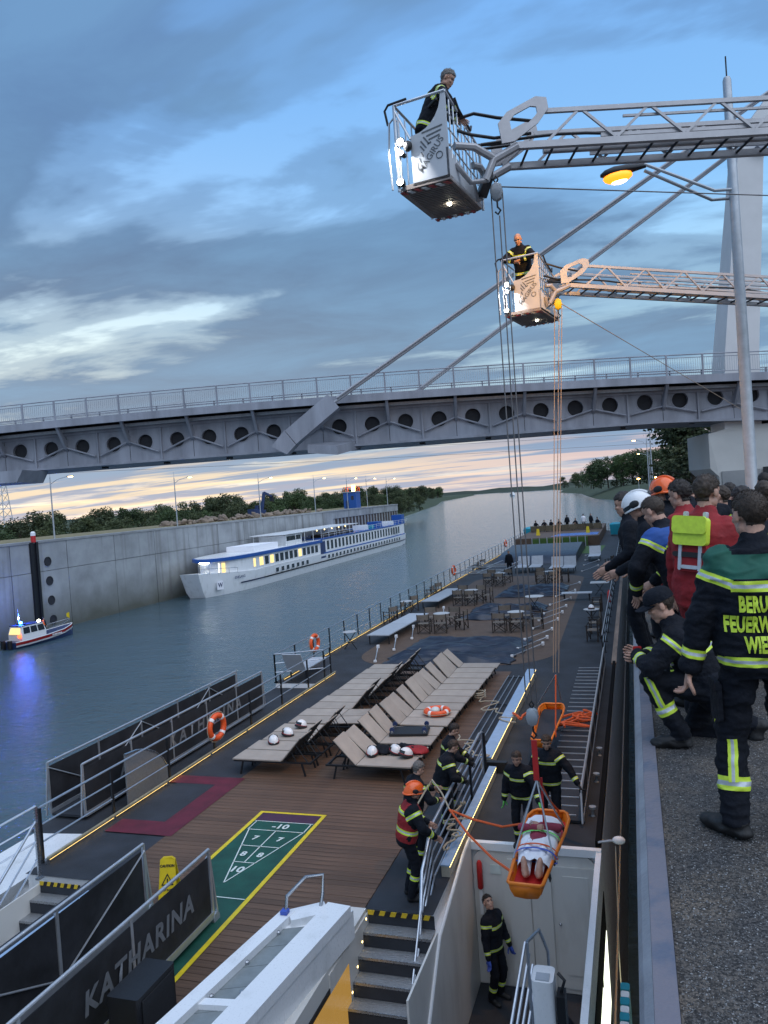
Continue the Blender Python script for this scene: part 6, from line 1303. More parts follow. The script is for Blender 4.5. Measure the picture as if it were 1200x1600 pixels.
# ============================================================ TURNTABLE LADDERS AND RESCUE CAGES
mat('red_stripe', (.35, .03, .03), .5); mat('cage_floor', (.26, .22, .20), .55, .3, var=.2)
def cage():
    t = thing('rescue_cage', '', 'rescue cage', group='rescue cages'); W, D, H_ = .72, 1.30, 1.10
    b = MB(); b.prism([(.10, 0, 0), (W, 0, 0), (W, D - .05, 0), (W - .12, D, 0), (.14, D, 0), (0, D - .18, 0), (0, .08, 0)], (0, 0, .06)); fl = b.build('floor', 'cage_floor', t)
    for k in range(22): MB().bb(.08, W - .06, .06 + k * .055, .085 + k * .055, -.018, -.001).build('floor_rib', 'cage_floor', fl)
    for k in range(7): q = MB(); a = .02 + k * .1; q.prism([(a, .006, -.022), (min(W - .01, a + .06), .006, -.022), (min(W - .01, a + .09), .10, -.022), (min(W - .05, a + .03), .10, -.022)], (0, 0, .004)); q.build('chevron', 'red_stripe' if k % 2 == 0 else 'white_paint', fl)
    for k in range(7): q = MB(); a = .04 + k * .09; q.prism([(a, D - .14, -.022), (a + .06, D - .14, -.022), (a + .04, D - .03, -.022), (a - .0, D - .03, -.022)], (0, 0, .004)); q.build('chevron', 'red_stripe' if k % 2 == 0 else 'white_paint', fl)
    # white front panel with a scooped corner
    pl_ = [(.22, 0, .02), (W, 0, .02), (W, 0, H_), (W - .06, 0, H_)] + [(W - .06 - .40 * (1 - math.cos(R(a))), 0, H_ - .44 * math.sin(R(a))) for a in range(12, 91, 13)] + [(.22, 0, .655)]
    pn = MB().prism(pl_, (0, .03, 0)).build('front_panel', 'basket_white', t)
    MB().prism([(W, .0, .02), (W, D - .06, .02), (W, D - .06, .16), (W, .45, .34), (W, .0, .40)], (-.03, 0, 0)).build('side_skirt', 'basket_white', t)
    d = V((1, 0, 1)).normalized(); text_on('MAGIRUS', .115, (.49, -.004, .36), (.66, 0, .75), (-.75, 0, .66), 'text_dark', pn, 'lettering', font_w=.0015)
    rg = MB(); rg.path([(.60 + .042 * math.cos(2 * math.pi * j / 20), -.004, .33 + .042 * math.sin(2 * math.pi * j / 20)) for j in range(20)], .006, 5, closed=True); rg.build('ring_mark', 'text_dark', pn)
    for (x0, z0, x1, z1) in ((.38, .655, .66, .69), (.44, .60, .64, .635), (.47, .55, .62, .58), (.40, .60, .47, .50), (.36, .56, .43, .46), (.35, .50, .40, .43), (.36, .42, .385, .36), (.33, .35, .35, .29), (.30, .30, .31, .22), (.45, .50, .50, .515)): MB().bar((x0, -.003, z0), (x1, -.003, z1), .004, .018, (0, 0, 1) if abs(x1 - x0) > abs(z1 - z0) else (1, 0, 0)).build('ray_mark', 'text_dark', pn)
    # tubular cage
    def tb(nm, pts, r=.018, m_='alu'): return MB().path(pts, r, 7).build(nm, m_, t, True)
    tb('top_rail', [(.02, 0, H_), (W, .0, H_)]); tb('top_rail', [(W, 0, H_), (W, D, H_ - .25)]); tb('top_rail', [(.02, 0, H_), (0, D * .9, H_)]); tb('top_rail', [(0, D * .9, H_), (W, D, H_ - .25)])
    tb('corner_post', [(.02, 0, 0), (.02, 0, H_)], .02); tb('corner_post', [(.0, D * .9, 0), (.0, D * .9, H_)], .02); tb('corner_post', [(W, D, 0), (W, D, H_ - .2)], .02); tb('diagonal_bar', [(.02, 0, H_ - .06), (.22, 0, .62)], .016)
    tb('bull_bar', [(-.08, .02, .05), (-.10, .02, .5), (-.07, .02, .9), (.0, .02, .96), (.05, .02, .9), (.06, .0, .5), (.06, 0, .1)], .014)
    for k in range(8): y = .14 + k * .145; tb('side_bar', [(W - .005, y, .30), (W - .005, y, H_ - .03 - .19 * y)], .011)
    for k in range(3): tb('cross_bar', [(W, .05, .45 + k * .2), (W, D, .35 + k * .2)], .010)
    for k in range(5): y = .14 + k * .22; tb('far_bar', [(.01, y, .05), (.01, y, H_ - .02)], .011)
    tb('grip', [(W + .03, .28, H_ + .02), (W + .05, .35, H_ - .1), (W + .05, .8, H_ - .2), (W + .03, .9, H_ - .1)], .016, 'black'); tb('grip', [(-.1, .05, H_ - .2), (-.12, .02, H_ - .02), (-.06, 0, H_ + .03), (.2, 0, H_ + .04)], .016, 'black'); tb('grip', [(.25, .5, H_ + .07), (.5, .3, H_ + .09)], .02, 'black')
    for k, (x, y, z, r) in enumerate(((.10, -.05, .60, .05), (.06, -.04, .1, .05), (.10, -.04, .46, .035))):
        f_ = MB().lathe((x, y, z), [(.03, .10), (r, .05), (r + .01, 0), (r, -.01)], 12, (0, 1, 0)).build('floodlight', 'dark_metal', t, True); MB().lathe((x, y - .012, z), [(r - .008, 0), (r - .02, -.012), (.005, -.018)], 12, (0, 1, 0)).build('lens', 'lamp_white', f_, True)
    MB().ell((.2, -.05, .52), (.06, .05, .07), 10, 8).build('hose_reel', 'black', t, True); MB().ell((W * .6, D * .55, -.02), .03, 8, 5).build('underside_light', 'lamp_white', t); return t
CG = cage(); CGt = subtree(CG); CG.location = (-2.62, 9.66, 5.80); CG.rotation_euler = (0, 0, R(-8)); CG['label'] = 'near rescue cage with white panel, higher and larger in the sky'
C2 = copy_tree(CG, (-2.42, 17.15, 5.68), R(-10), 'farther rescue cage with white panel, lower behind the near one', tree=CGt); C2.scale = (1.15, 1.1, 1.12)
def ladder(label, P, Q, wid, hgt, nseg, tilt_side, m_='ladder_paint'):
    """lattice boom from tip P to root Q; P,Q = near bottom chord"""
    P, Q = V(P), V(Q); u = (Q - P).normalized(); sd = V((-u.y, u.x, 0)).normalized(); sd = sd if sd.y > 0 else -sd; up = u.cross(sd); up = up if up.z > 0 else -up; L_ = (Q - P).length
    t = thing('turntable_ladder', label, 'ladder', Q, world=True, group='turntable ladders')
    for s_ in (0, 1):
        o = sd * wid * s_; MB().bar(P + o, Q + o, .075, .085, up).build('bottom_chord', m_, t); MB().bar(P + o + up * hgt + u * .45, Q + o + up * hgt, .05, .055, up).build('top_chord', m_, t)
        MB().bar(P + o + up * .03, P + o + up * hgt + u * .45, .05, .05, sd).build('end_strut', m_, t); n = int(L_ / .9)
        for k in range(n): a = P + o + u * (.5 + k * .9); MB().bar(a + up * .05, a + u * .42 + up * hgt, .032, .032, sd).build('lattice_bar', m_, t); MB().bar(a + u * .45 + up * hgt, a + u * .88 + up * .05, .032, .032, sd).build('lattice_bar', m_, t)
        MB().bar(P + o * .86 + sd * .04 + u * 1.2 + up * .10, Q + o * .86 + sd * .04 + up * .10, .035, .045, up).build('inner_chord', m_, t); MB().bar(P + o * .86 + sd * .04 + u * 1.5 + up * (hgt - .1), Q + o * .86 + sd * .04 + up * (hgt - .1), .03, .03, up).build('inner_top_chord', m_, t)
    for k in range(int(L_ / .33)): a = P + u * (.25 + k * .33); MB().tube(a, a + sd * wid, .018, n=6).build('rung', 'dark_metal', t)
    for k, (q, z) in enumerate(((.3, .16), (.55, .12), (.75, .2))): MB().path([P + sd * wid * q + up * z + u * d + up * .05 * math.sin(d * 2 + k) for d in [i * .35 for i in range(-1, int(L_ / .35))]], .02, 6).build('hose', 'black', t, True)
    MB().tube(P + sd * wid * .5 + up * .06 + u * .5, Q + sd * wid * .5 + up * .06, .05, n=8).build('cylinder', m_, t, True)
    # head plate with its oval hole
    for s_ in (-.03, wid + .03):
        o = P + sd * s_ - u * .05; outer = [o + u * x + up * z for x, z in ((-.06, .02), (-.10, .28), (.02, .42), (.40, .60), (.54, .58), (.56, .44), (.42, .26), (.10, .04))]; c = sum(outer, V()) / 8; inner = [c + (p - c) * .55 for p in outer]; b = MB(); n = 8
        b.add(outer + inner + [p - sd * .03 for p in outer] + [p - sd * .03 for p in inner], [f_ for i in range(n) for f_ in ((i, (i + 1) % n, n + (i + 1) % n, n + i), (2 * n + i, 3 * n + i, 3 * n + (i + 1) % n, 2 * n + (i + 1) % n), (i, 2 * n + i, 2 * n + (i + 1) % n, (i + 1) % n), (n + i, n + (i + 1) % n, 3 * n + (i + 1) % n, 3 * n + i))]); b.build('head_plate', m_, t)
    # joint arms down to the cage
    return t, P, u, sd, up
def cage_arms(t, P, u, sd, up, wid, corner, e1, e2, m_='ladder_paint'):
    for s_ in (0, 1):
        a = P + sd * wid * s_; m1 = a - u * .22 - up * .16; m2 = a - u * .34 - up * .42
        MB().path([a + u * .1, m1, m2], .055, 8).build('joint_arm', m_, t, True); c = V(corner) + V(e2) * (.25 + .7 * s_)
        MB().path([m1 + up * .02, (m1 + c) / 2 + up * .10, c + up * .05], .05, 8).build('cage_bracket', m_, t, True); MB().path([m2, (m2 + c) / 2 - up * .22, c - up * .18], .035, 8).build('cage_bracket', m_, t, True)
    MB().path([P + sd * .1 + up * .35 + u * .4, P - u * .15 + up * .38, P - u * .45 + up * .45, V(corner) + V(e2) * .5 + up * .5], .022, 8).build('hose', 'black', t, True); MB().path([P + sd * .1 + up * .2 + u * .3, P - u * .2 + up * .12, P - u * .5 + up * .18, V(corner) + V(e2) * .4 + up * .3], .022, 8).build('hose', 'black', t, True)
    MB().bar(P - u * .3 - up * .35 - sd * .02, P - u * .3 - up * .35 + sd * (wid + .02), .12, .12).build('hinge_block', 'dark_metal', t)
L1 = ladder('near lattice ladder boom reaching in from the right', (-1.22, 10.2, 6.32), (9.6, 13.68, 6.16), .62, .43, 12, 0); cage_arms(*L1, .62, (-1.91, 9.55, 6.25), (0, 0, 0), (.14, .99, 0))
L2 = ladder('farther lattice ladder boom below the near one', (-1.1, 17.55, 6.27), (9.4, 22.2, 5.15), .62, .45, 12, 0); cage_arms(*L2, .62, (-1.55, 17.05, 6.2), (0, 0, 0), (.17, .98, 0))
# pulley blocks, hoist ropes, tag lines
def block(label, loc, m_='galv'):
    t = thing('pulley_block', label, 'pulley', loc, group='pulley blocks'); b = MB(); b.loft([[V((x * q, s_, z * q)) for x, z in ((0, .13), (.07, .09), (.085, 0), (.06, -.09), (0, -.12), (-.06, -.09), (-.085, 0), (-.07, .09))] for s_, q in ((-.05, .9), (-.04, 1), (.04, 1), (.05, .9))]); b.build('housing', m_, t, True)
    MB().path([(0, 0, .12), (.03, 0, .17), (0, 0, .22), (-.03, 0, .17), (0, 0, .12)], .012, 6).build('eye', 'dark_metal', t); MB().path([(0, 0, -.12), (.0, 0, -.2), (.04, 0, -.25), (0, 0, -.3), (-.035, 0, -.26)], .014, 6).build('hook', 'dark_metal', t); return t
block('grey pulley block under the near ladder head', (-1.49, 10.6, 5.92)); block('lower grey pulley block above the loaded stretcher', (-1.47, 10.48, -1.25)); block('yellow pulley block under the farther ladder head', (-1.28, 17.5, 5.86), 'caution_yellow')
def ropes(label, a, b_, offs, m_, r=.009):
    for k, (o0, o1) in enumerate(offs): tag(MB().tube(V(a) + V(o0), V(b_) + V(o1), r, n=5).build('hoist_rope', m_), label % ('left', 'middle', 'right')[k], 'rope', 'hoist ropes')
ropes('%s rope of the near hoist above the loaded stretcher', (-1.49, 10.6, 5.9), (-1.47, 10.48, -1.15), (((-.075, 0, 0), (-.07, 0, 0)), ((.02, 0, -.3), (.0, 0, .1)), ((.08, 0, 0), (.07, 0, 0))), 'cable')
ropes('%s rope of the far hoist above the empty stretcher', (-1.28, 17.5, 5.8), (-1.88, 17.6, -2.35), (((-.075, 0, 0), (-.05, 0, 0)), ((0, 0, -.3), (.0, 0, .0)), ((.08, 0, 0), (.07, 0, 0))), 'cable_tan')
tag(MB().tube((-1.42, 10.6, 5.98), (8.2, 19.2, 6.9), .010, n=5).build('winch_rope', 'cable'), 'winch rope running level from the near pulley to the right', 'rope'); tag(MB().tube((-1.2, 17.5, 5.86), (4.0, 31.0, 4.2), .010, n=5).build('winch_rope', 'cable_tan'), 'winch rope slanting down from the far pulley to the quay', 'rope')
sl_ = bpy.data.lights.new('cage_light', 'SPOT'); sl_.energy = 32; sl_.spot_size = R(100); sl_.shadow_soft_size = .05; o = bpy.data.objects.new('cage_light', sl_); COL.objects.link(o); o.location = (-2.55, 9.5, 6.4); o.rotation_euler = (R(40), 0, 0)
o = bpy.data.objects.new('cage_light', sl_); COL.objects.link(o); o.location = (-2.35, 16.95, 6.3); o.rotation_euler = (R(40), 0, 0)
# ============================================================ STRETCHERS
def stretcher(label, loc, rz, tilt=(0, 0), loaded=False, pad='red'):
    t = thing('basket_stretcher', label, 'stretcher', loc, group='orange basket stretchers'); t.rotation_euler = (R(tilt[0]), R(tilt[1]), rz); L_ = 2.12; st = [(-.5, .19), (-.485, .215), (-.40, .225), (-.1, .26), (.2, .30), (.38, .30), (.47, .25), (.5, .19)]
    def rg(y, w_, dz, q): return [V((w_ * q * x, y * L_ * (1 - .02 * (1 - q)), z + dz)) for x, z in ((-1, .0), (-.93, -.10), (-.75, -.165), (0, -.18), (.75, -.165), (.93, -.10), (1, 0))]
    b = MB(); rr_ = [rg(y, w_, 0, 1) for y, w_ in st]; b.add([p for r in rr_ for p in r], [(i * 7 + j, i * 7 + j + 1, i * 7 + j + 8, i * 7 + j + 7) for i in range(len(st) - 1) for j in range(6)]); b.add(rg(*st[0], 0, 1), [tuple(range(7))]); b.add(rg(*st[-1], 0, 1), [tuple(range(7))]); sh_ = b.build('shell', 'stretcher_orange', t, True); md = sh_.modifiers.new('s', 'SOLIDIFY'); md.thickness = .014
    rim = [V((w_, y * L_, 0)) for y, w_ in st] + [V((-w_, y * L_, 0)) for y, w_ in reversed(st)]; MB().path(rim, .024, 8, closed=True).build('rim', 'stretcher_orange', t, True)
    b = MB(); b.loft([[V((w_ * .86 * x, y * L_ * .97, -.14 + z)) for x, z in ((-1, 0), (1, 0), (1, .03), (-1, .03))] for y, w_ in st[1:-1]]); b.build('pad', pad, t, True)
    for s_ in (-1, 1):
        for y in (-.34, -.15, .05, .28): MB().box((s_ * .25, y * L_, -.05), (.09, .10, .012), (0, R(78 * s_), 0)).build('hand_hole', 'rubber', t)
    return t
S1 = stretcher('orange stretcher with a patient hanging over the stairwell', (-1.49, 10.42, -2.98), R(-3), (1.5, 0), True)
S2 = stretcher('empty orange stretcher tilted up behind the two firefighters', (-2.17, 17.9, -3.55), R(-2), (6, 0), pad='deck_grey')
apex = V((-1.47, 10.48, -2.12))
t = thing('lifting_bridle', 'grey four-leg bridle with red strap above the patient', 'lifting bridle', apex, world=True)
for k, (x, y) in enumerate(((-1.77, 9.95), (-1.25, 9.98), (-1.80, 11.0), (-1.20, 11.0))): MB().tube(apex, (x, y, -2.97), .012, n=6).build('bridle_leg', 'galv', t, True)
MB().bar(apex, apex + V((0, 0, .55)), .075, .03, (0, 1, 0)).build('red_strap', 'red', t); MB().bar(apex + V((.05, .1, 0)), apex + V((.04, .14, -.9)), .03, .01, (0, 1, 0)).build('red_tail', 'red', t); MB().path([apex + V((.03, 0, .02)), apex + V((0, 0, -.05)), apex + V((-.03, 0, .02)), apex + V((0, 0, .06))], .012, 6, closed=True).build('ring', 'steel', t)
t = thing('lifting_bridle', 'grey strap holding the head of the empty stretcher', 'lifting bridle', (-1.88, 17.6, -2.35), world=True)
for x, y, z in ((-2.42, 18.4, -3.3), (-1.9, 18.6, -3.25), (-1.93, 17.2, -3.7)): MB().bar((-1.88, 17.6, -2.4), (x, y, z), .03, .012).build('bridle_leg', 'orange_strap' if y < 18 else 'galv', t)
def strap(label, pts, r, m_): tag(MB().path(pts, r, 6).build('tag_line', m_, None, True), label, 'strap', 'tag lines held by the crew')
K = V((-3.05, 11.75, -3.15))
strap('orange tag line from the stretcher foot to the rope handler', [(-1.73, 9.62, -3.0), (-2.1, 10.2, -3.12), (-2.6, 11.0, -3.18), K], .018, 'orange_strap'); strap('orange tag line from the stretcher side to the rope handler', [(-1.80, 11.2, -3.05), (-2.2, 11.6, -3.3), (-2.7, 11.8, -3.3), K], .018, 'orange_strap'); strap('white rope end of the tag lines held over the rail', [K, (-3.2, 11.9, -2.95), (-3.42, 12.15, -2.83), (-3.5, 12.0, -2.95), (-3.55, 11.6, -3.05)], .014, 'rope_white')
strap('red guy strap from the bridle to the firefighters', [(-1.47, 10.5, -2.05), (-1.40, 11.2, -2.7), (-1.30, 11.5, -2.98)], .016, 'orange_strap')
# patient
P = person('barefoot patient lying strapped under a white sheet in the stretcher', (-1.49, 9.50, -2.93), 0, cat='patient', vox=.022, h=1.66, jacket='stripe_shirt', trousers='sheet', bands=None, boots='skin', hands=((-.02, .20, 1.12), (.05, .19, 1.05)), elbows=((-1, .1, -.2), (1, .1, -.2)), hair='hair_grey', wrinkle=.004, feet=((-.09, -.03, 0), (.09, -.03, 0)), foot_pitch=(30, 30), skirt=False, head_pitch=8)
P['o'].rotation_euler = Matrix(((-1, 0, 0), (0, 0, 1), (0, 1, 0))).to_euler()
P['o'].location = (-1.49, 9.58, -2.98)
b = MB(); rings = []
for i in range(22):
    y = 9.74 + i * .062; w_ = .20 + .05 * min(1, i / 8); rings.append([V((-1.49 + w_ * math.sin(a) * 1.0 + .015 * noise.noise(V((i * .5, a * 2, 1))), y + .03 * noise.noise(V((a * 3, i * .3, 0))), -3.02 + (.155 + (.03 if i > 12 else 0)) * math.cos(a) ** .7 + .022 * noise.noise(V((i * .45, a * 3, 3))))) for a in [R(-88 + 176 * j / 20) for j in range(21)]])
vs = [p for r in rings for p in r]; fs = [(i * 21 + j, i * 21 + j + 1, (i + 1) * 21 + j + 1, (i + 1) * 21 + j) for i in range(21) for j in range(20)]
tag(MB().add(vs, fs).build('white_sheet', 'sheet', None, 'all'), 'white sheet drawn over the patient in the stretcher', 'sheet')
for k, (y, m_) in enumerate(((9.98, 'glove_blue'), (10.1, 'orange_strap'), (10.5, 'glove_green'))):
    tag(MB().loft([[V((-1.49 + .285 * math.sin(a), y + dy, -3.02 + .19 * max(0, math.cos(a)) ** .7 + .008)) for a in [R(-90 + 180 * j / 14) for j in range(15)]] for dy in (-.022, .022)], caps=False).build('patient_strap', m_), ('blue', 'orange', 'green')[k] + ' strap across the patient in the stretcher', 'strap', 'straps across the patient')
# ============================================================ FIREFIGHTERS ON DECK
G1 = 'firefighters on the ship deck'
p = person('firefighter in orange helmet and red vest at the stair rail', (-3.62, 11.18, DZ), -62, helmet='helmet_orange', lean=14, bulk=1.2, vest='red_vest', hands=((-.12, .36, 1.06), (.22, .38, .98)), elbows=((-1, -.4, -.4), (1, -.4, -.4)), head_pitch=-12, vox=.016, group=G1, bands=dict(torso=[(.70, .80), (.30, .40)], farm=[(.5, .75)], shin=[(.3, .46)], uarm=[(.1, .3)]), h=1.84)
p = person('grey-haired firefighter behind the orange helmet, holding the white rope', (-3.80, 12.2, DZ), -50, lean=10, bulk=1.2, hands=((-.02, .40, 1.22), (.2, .36, 1.1)), elbows=((-1, -.3, -.5), (1, -.3, -.5)), head_pitch=-22, hair='hair_grey', vox=.018, group=G1)
p = person('firefighter leaning on the handrail with both gloves, nearer of the pair', (-3.62, 13.45, DZ), -70, lean=22, bulk=1.2, hands=((-.10, .36, 1.0), (.16, .38, 1.0)), elbows=((-1, -.5, -.2), (1, -.5, -.2)), head_pitch=-24, hair='hair_brown', gloves='glove', hand_curl=1.0, vox=.018, group=G1)
p = person('dark-haired firefighter at the handrail, farther of the pair', (-3.72, 14.4, DZ), -75, lean=12, bulk=1.2, hands=((-.15, .40, 1.02), (.2, .40, 1.02)), elbows=((-1, -.5, -.2), (1, -.5, -.2)), head_pitch=-24, head_yaw=-10, gloves='glove', hand_curl=1.0, vox=.02, group=G1)
p = person('firefighter with green gloves left of the loaded stretcher', (-2.12, 13.2, DZ), 172, lean=14, bulk=1.2, hands=((-.42, .42, .98), (.30, .1, .82)), elbows=((-1, -.4, 0), (1, -.5, 0)), head_pitch=-16, hair='hair_brown', gloves='glove_green', vox=.018, group=G1, h=1.78)
p = person('firefighter with one hand on the starboard gangway rail', (-1.70, 13.75, DZ), 176, lean=4, bulk=1.2, hands=((-.52, .22, .98), (.30, .26, .92)), elbows=((-1, -.3, -.2), (1, -.5, 0)), head_pitch=-18, head_yaw=6, hair='hair_brown', gloves='glove', hand_curl=.8, vox=.018, group=G1, h=1.86)
p = person('firefighter with blue glove looking up from the stairwell', (-2.72, 12.75, -6.82), -118, lean=0, hands=((-.26, .16, .84), (.28, .12, .82)), head_pitch=34, head_yaw=-22, gloves='glove_blue', vox=.018, group=G1, h=1.84)
p = person('dark-clothed firefighter bent over beside the white davit column', (-1.13, 10.55, -6.82), 100, lean=38, hands=((-.2, .5, .9), (.2, .5, .9)), head_pitch=-30, vox=.025, group=G1, bands=dict(torso=[(.12, .18)]))
p = person('dark standing figure far back on the port side of deck', (-8.67, 55.3, DZ), 190, cat='person', vox=.035, bands=None, hair='hair_grey', wrinkle=.01)
random.seed(31)
for k in range(9):
    x = -10.6 + k * .86 + random.uniform(-.15, .15); stand = k in (4, 6, 7)
    person('%s figure from the left in the group at the stern' % ORD[k], (x, 90.05 if not stand else 91.2, ZS), random.uniform(-40, 40) + (180 if k % 2 else 0), cat='person', group='group of people at the stern', vox=.045, wrinkle=.0, bands=None, jacket='jacket' if k != 6 else 'sheet', pel=(0, 0, .96) if stand else (0, 0, .56), feet=((-.11, .0, 0), (.11, 0, 0)) if stand else ((-.12, .48, 0), (.12, .48, 0)), hands=((-.2, .3, .8), (.2, .3, .8)) if not stand else ((-.3, .1, .82), (.3, .1, .82)))
person('person in orange vest standing on the fire boat bow', (-61.2, 67.3, WZ + .75), 0, vox=.04, vest='orange', bands=None, wrinkle=0)
# ---- in the cages
person('firefighter looking down from the near rescue cage', (-2.30, 10.2, 5.86), -78, lean=26, hands=((.0, .46, .98), (.26, .42, .96)), elbows=((-1, -.2, 0), (1, -.2, 0)), head_pitch=-34, head_yaw=-12, hair='hair_grey', vox=.016, h=1.78, group='firefighters in the rescue cages')
person('bald bearded firefighter leaning over the farther rescue cage', (-1.98, 17.55, 5.76), 172, lean=26, hands=((-.06, .34, 1.1), (.12, .36, 1.08)), elbows=((-1, .2, -.3), (1, .2, -.3)), head_pitch=-38, bald=True, hair='hair_grey', vox=.02, h=1.84, group='firefighters in the rescue cages')
# ============================================================ ON THE QUAY
G2 = 'firefighters standing on the quay'
A = person('firefighter seen from behind with green yoke, nearest on the quay', (.58, 4.30, 0), 10, vox=.0105, yoke='green_yoke', hair='hair_brown', hair_len=.35, h=1.83, hand_curl=.6, palm=((.9, -.3, 0), (-1, 0, 0)), hands=((-.35, .06, .80), (.36, .06, .80)), elbows=((-1, -.4, 0), (1, -.4, 0)), feet=((-.17, .0, 0), (.17, .04, 0)), foot_rz=(40, -20), head_pitch=-6, head_yaw=14, group=G2, bulk=1.22, wrinkle=.017, leg_band=True)
project_text(A, ['BERUFS', 'FEUERWEHR', 'WIEN'], .105, .245, .10, 'reflex_yellow', xs=.47, font_w=.005, xoff=-.05)
hp_ = A['pel'] - A['right'] * .092; kn_ = A['kn'][0]; c_ = hp_.lerp(kn_, .62) - A['right'] * .088 + A['fwd'] * .01; b = MB(); rbox(b, c_, (.022, .15, .20), .02, axis=0); b.build('cargo_pocket', 'trousers', A['o']); b = MB(); rbox(b, c_ + V((-.008, 0, .085)), (.022, .155, .05), .012, axis=0); b.build('pocket_flap', 'trousers', A['o'])
for i_ in (0, 1): strip_on(A, A['kn'][i_] + V((0, -.05, -.02)), A['kn'][i_].lerp(A['an'][i_], .54) + V((0, -.04, 0)), .045, (-.55 if i_ == 0 else .5, -.9, 0), 'reflex_yellow')
B_ = person('tall firefighter in red life vest with yellow back pouch', (.46, 6.2, 0), -30, vox=.014, h=1.93, lean=5, side=4, collar='jacket', vest='red_vest', trousers='trousers', hair='hair_brown', hair_len=.9, head_yaw=-12, head_pitch=-8, hands=((-.3, .2, .86), (.3, .2, .86)), bulk=1.15, group=G2, bands=None, jacket='red_vest')
o = B_['o']; up, rt, fw, pv = B_['up'], B_['right'], B_['fwd'], B_['pel']; Mx = Matrix((rt, fw, up)).transposed()
bx = lambda c, d, nm, m_, par=o: (lambda b: b.build(nm, m_, par, True))(rbox(MB(), (0, 0, 0), d, .02, axis=1)) if False else None
def on_back(x, y, z, d, nm, m_): b = MB(); rbox(b, (0, 0, 0), d, .025, axis=1); me = b.mesh(nm, m_, True); M4 = Mx.to_4x4(); M4.translation = pv + rt * x + fw * y + up * z; me.transform(M4); return put(nm, me, o)
on_back(0, -.195, .40, (.235, .06, .19), 'back_pouch', 'reflex_yellow'); on_back(0, -.232, .445, (.24, .02, .12), 'pouch_flap', 'reflex_yellow'); on_back(0, -.17, .22, (.22, .05, .19), 'vest_panel', 'red_vest'); on_back(-.07, -.20, .22, (.022, .012, .18), 'silver_strap', 'reflex_silver'); on_back(.07, -.20, .22, (.022, .012, .18), 'silver_strap', 'reflex_silver'); on_back(0, -.20, .155, (.12, .012, .025), 'silver_strap', 'reflex_silver'); on_back(0, -.198, .24, (.25, .012, .035), 'black_belt', 'black')
for s_ in (-1, 1): on_back(s_ * .07, -.14, .50, (.022, .04, .07), 'shoulder_strap', 'reflex_silver')
person('firefighter with blue yoke leaning over the quay edge', (.40, 6.75, 0), 48, vox=.015, yoke='blue_yoke', lean=24, hair='hair_brown', hair_len=.4, h=1.84, hands=((-.22, .34, .92), (.1, .42, .96)), elbows=((-1, -.3, 0), (1, -.3, 0)), head_pitch=-28, head_yaw=10, bulk=1.15, group=G2)
D = person('crouching firefighter in dark cap at the quay edge', (.42, 5.78, 0), 84, vox=.0125, cap='jacket', pel=(0, -.05, .41), lean=30, feet=((-.16, .18, 0), (.14, -.28, .0)), knees=((-.15, 1, .5), (.15, 1, -.5)), foot_pitch=(0, -58), hands=((-.02, .46, .62), (.10, .44, .60)), elbows=((-1, -.2, -.4), (1, -.2, -.4)), head_pitch=-22, head_yaw=8, hair='hair_brown', hair_len=.3, hand_curl=.8, h=1.76, bulk=1.15, wrinkle=.015, bands=dict(torso=[(.58, .66)], farm=[(.62, .82)], shin=[(.45, .62)], uarm=[(.12, .28)]))
strip_on(D, D['kn'][0] + V((-.03, .0, .03)), D['kn'][0].lerp(D['an'][0], .5), .05, (-1, .25, .1), 'reflex_yellow')
o = tag(MB().box((0, 0, 0), (.06, .02, .12)).box((0, 0, .06), (.05, .015, .012)).build('radio', 'red'), 'small red radio held by the crouching firefighter', 'radio'); o.location = (-.03, 5.86, .60)
person('person in white helmet leaning at the quay edge', (.30, 7.7, 0), 75, cat='firefighter', vox=.02, helmet='helmet_white', lean=20, head_pitch=-25, hands=((-.2, .4, 1.0), (.2, .4, 1.0)), group=G2, bands=None, h=1.84)
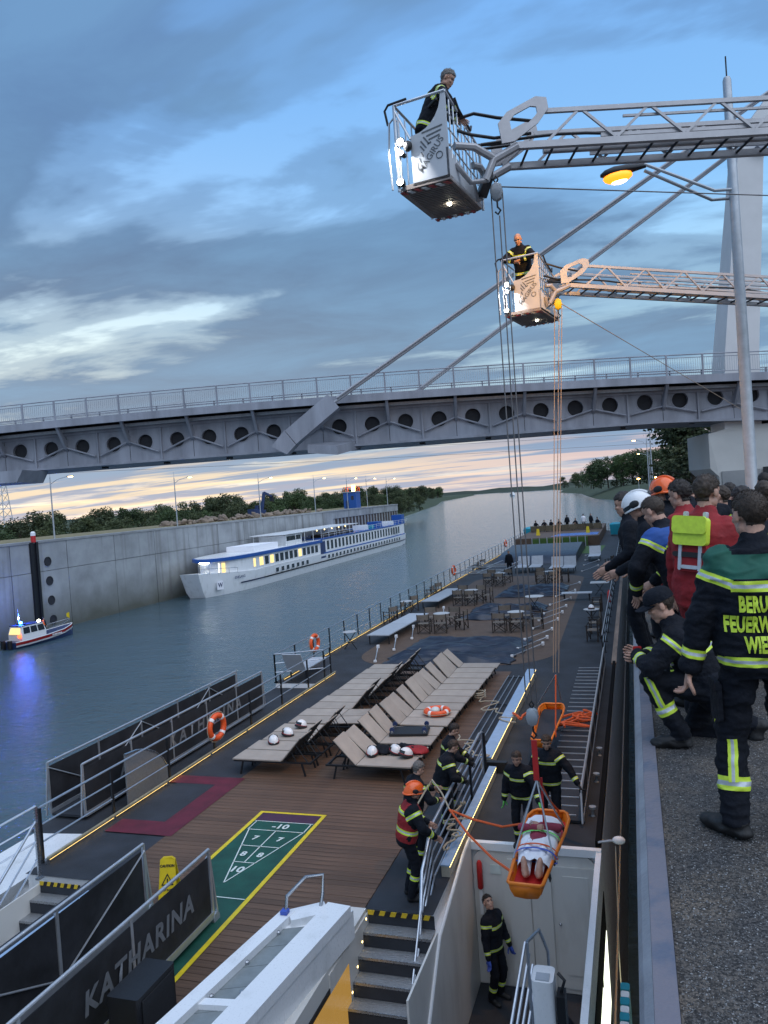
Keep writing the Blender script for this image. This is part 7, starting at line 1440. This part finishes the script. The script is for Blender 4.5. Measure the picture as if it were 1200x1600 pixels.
person('person in orange helmet behind the white helmet', (.42, 8.7, 0), 60, vox=.025, helmet='helmet_orange', lean=6, head_pitch=-14, group=G2, h=1.92)
person('dark-haired person with red collar between the helmets', (.48, 7.4, 0), 55, vox=.02, hair='hair_dark', jacket='red_vest', bands=None, lean=4, head_pitch=-12, group=G2, h=1.90)
person('brown-haired person behind the tall man in red', (.74, 8.8, 0), 20, vox=.025, hair='hair_brown', group=G2, h=1.92, head_pitch=-6)
person('person holding up a phone at the back of the crowd', (1.0, 9.7, 0), 60, vox=.025, cat='person', hair='hair_brown', bands=None, group=G2, h=1.78, hands=((-.06, .34, 1.62), (.08, .34, 1.62)), elbows=((-1, 0, -.6), (1, 0, -.6)))
tag(MB().box((.72, 9.9, 1.72), (.15, .02, .08), (0, 0, R(60))).build('phone', 'white_paint'), 'white phone held up in the crowd', 'phone')
I_ = person('firefighter with lettered back standing farther right on the quay', (1.80, 12.0, 0), 8, vox=.02, hair='hair_dark', hair_len=.3, group=G2, h=1.90, bulk=1.15); project_text(I_, ['BERUFS', 'FEUERWEHR', 'WIEN'], .105, .245, .10, 'reflex_yellow', xs=.66, font_w=.005)
person('dark-clothed person at the far left of the crowd', (.06, 8.35, 0), 85, vox=.025, cat='person', bands=None, lean=10, hair='hair_dark', head_pitch=-15, group=G2, h=1.82, hands=((-.3, .3, 1.0), (.25, .3, 1.0)))

for k, (x, y, rz, hr, lb) in enumerate(((.98, 7.5, 35, 'hair_dark', 'dark-haired firefighter half hidden beside the nearest man'), (1.32, 8.6, 25, 'hair_brown', 'firefighter behind the nearest man, right of the phone'), (.66, 10.3, 50, 'hair_brown', 'firefighter at the back left of the crowd'), (1.25, 11.0, 15, 'hair_dark', 'firefighter just left of the lettered far man'), (.34, 9.6, 70, 'hair_grey', 'grey-haired firefighter behind the dark-clothed person'))):
    person(lb, (x, y, 0), rz, vox=.026, hair=hr, group=G2, h=1.80 + .02 * (k % 3), head_pitch=-10, lean=4)
bpy.data.scenes.remove(WORK)
for o in list(bpy.data.objects):
    if '_w' in o: del o['_w']
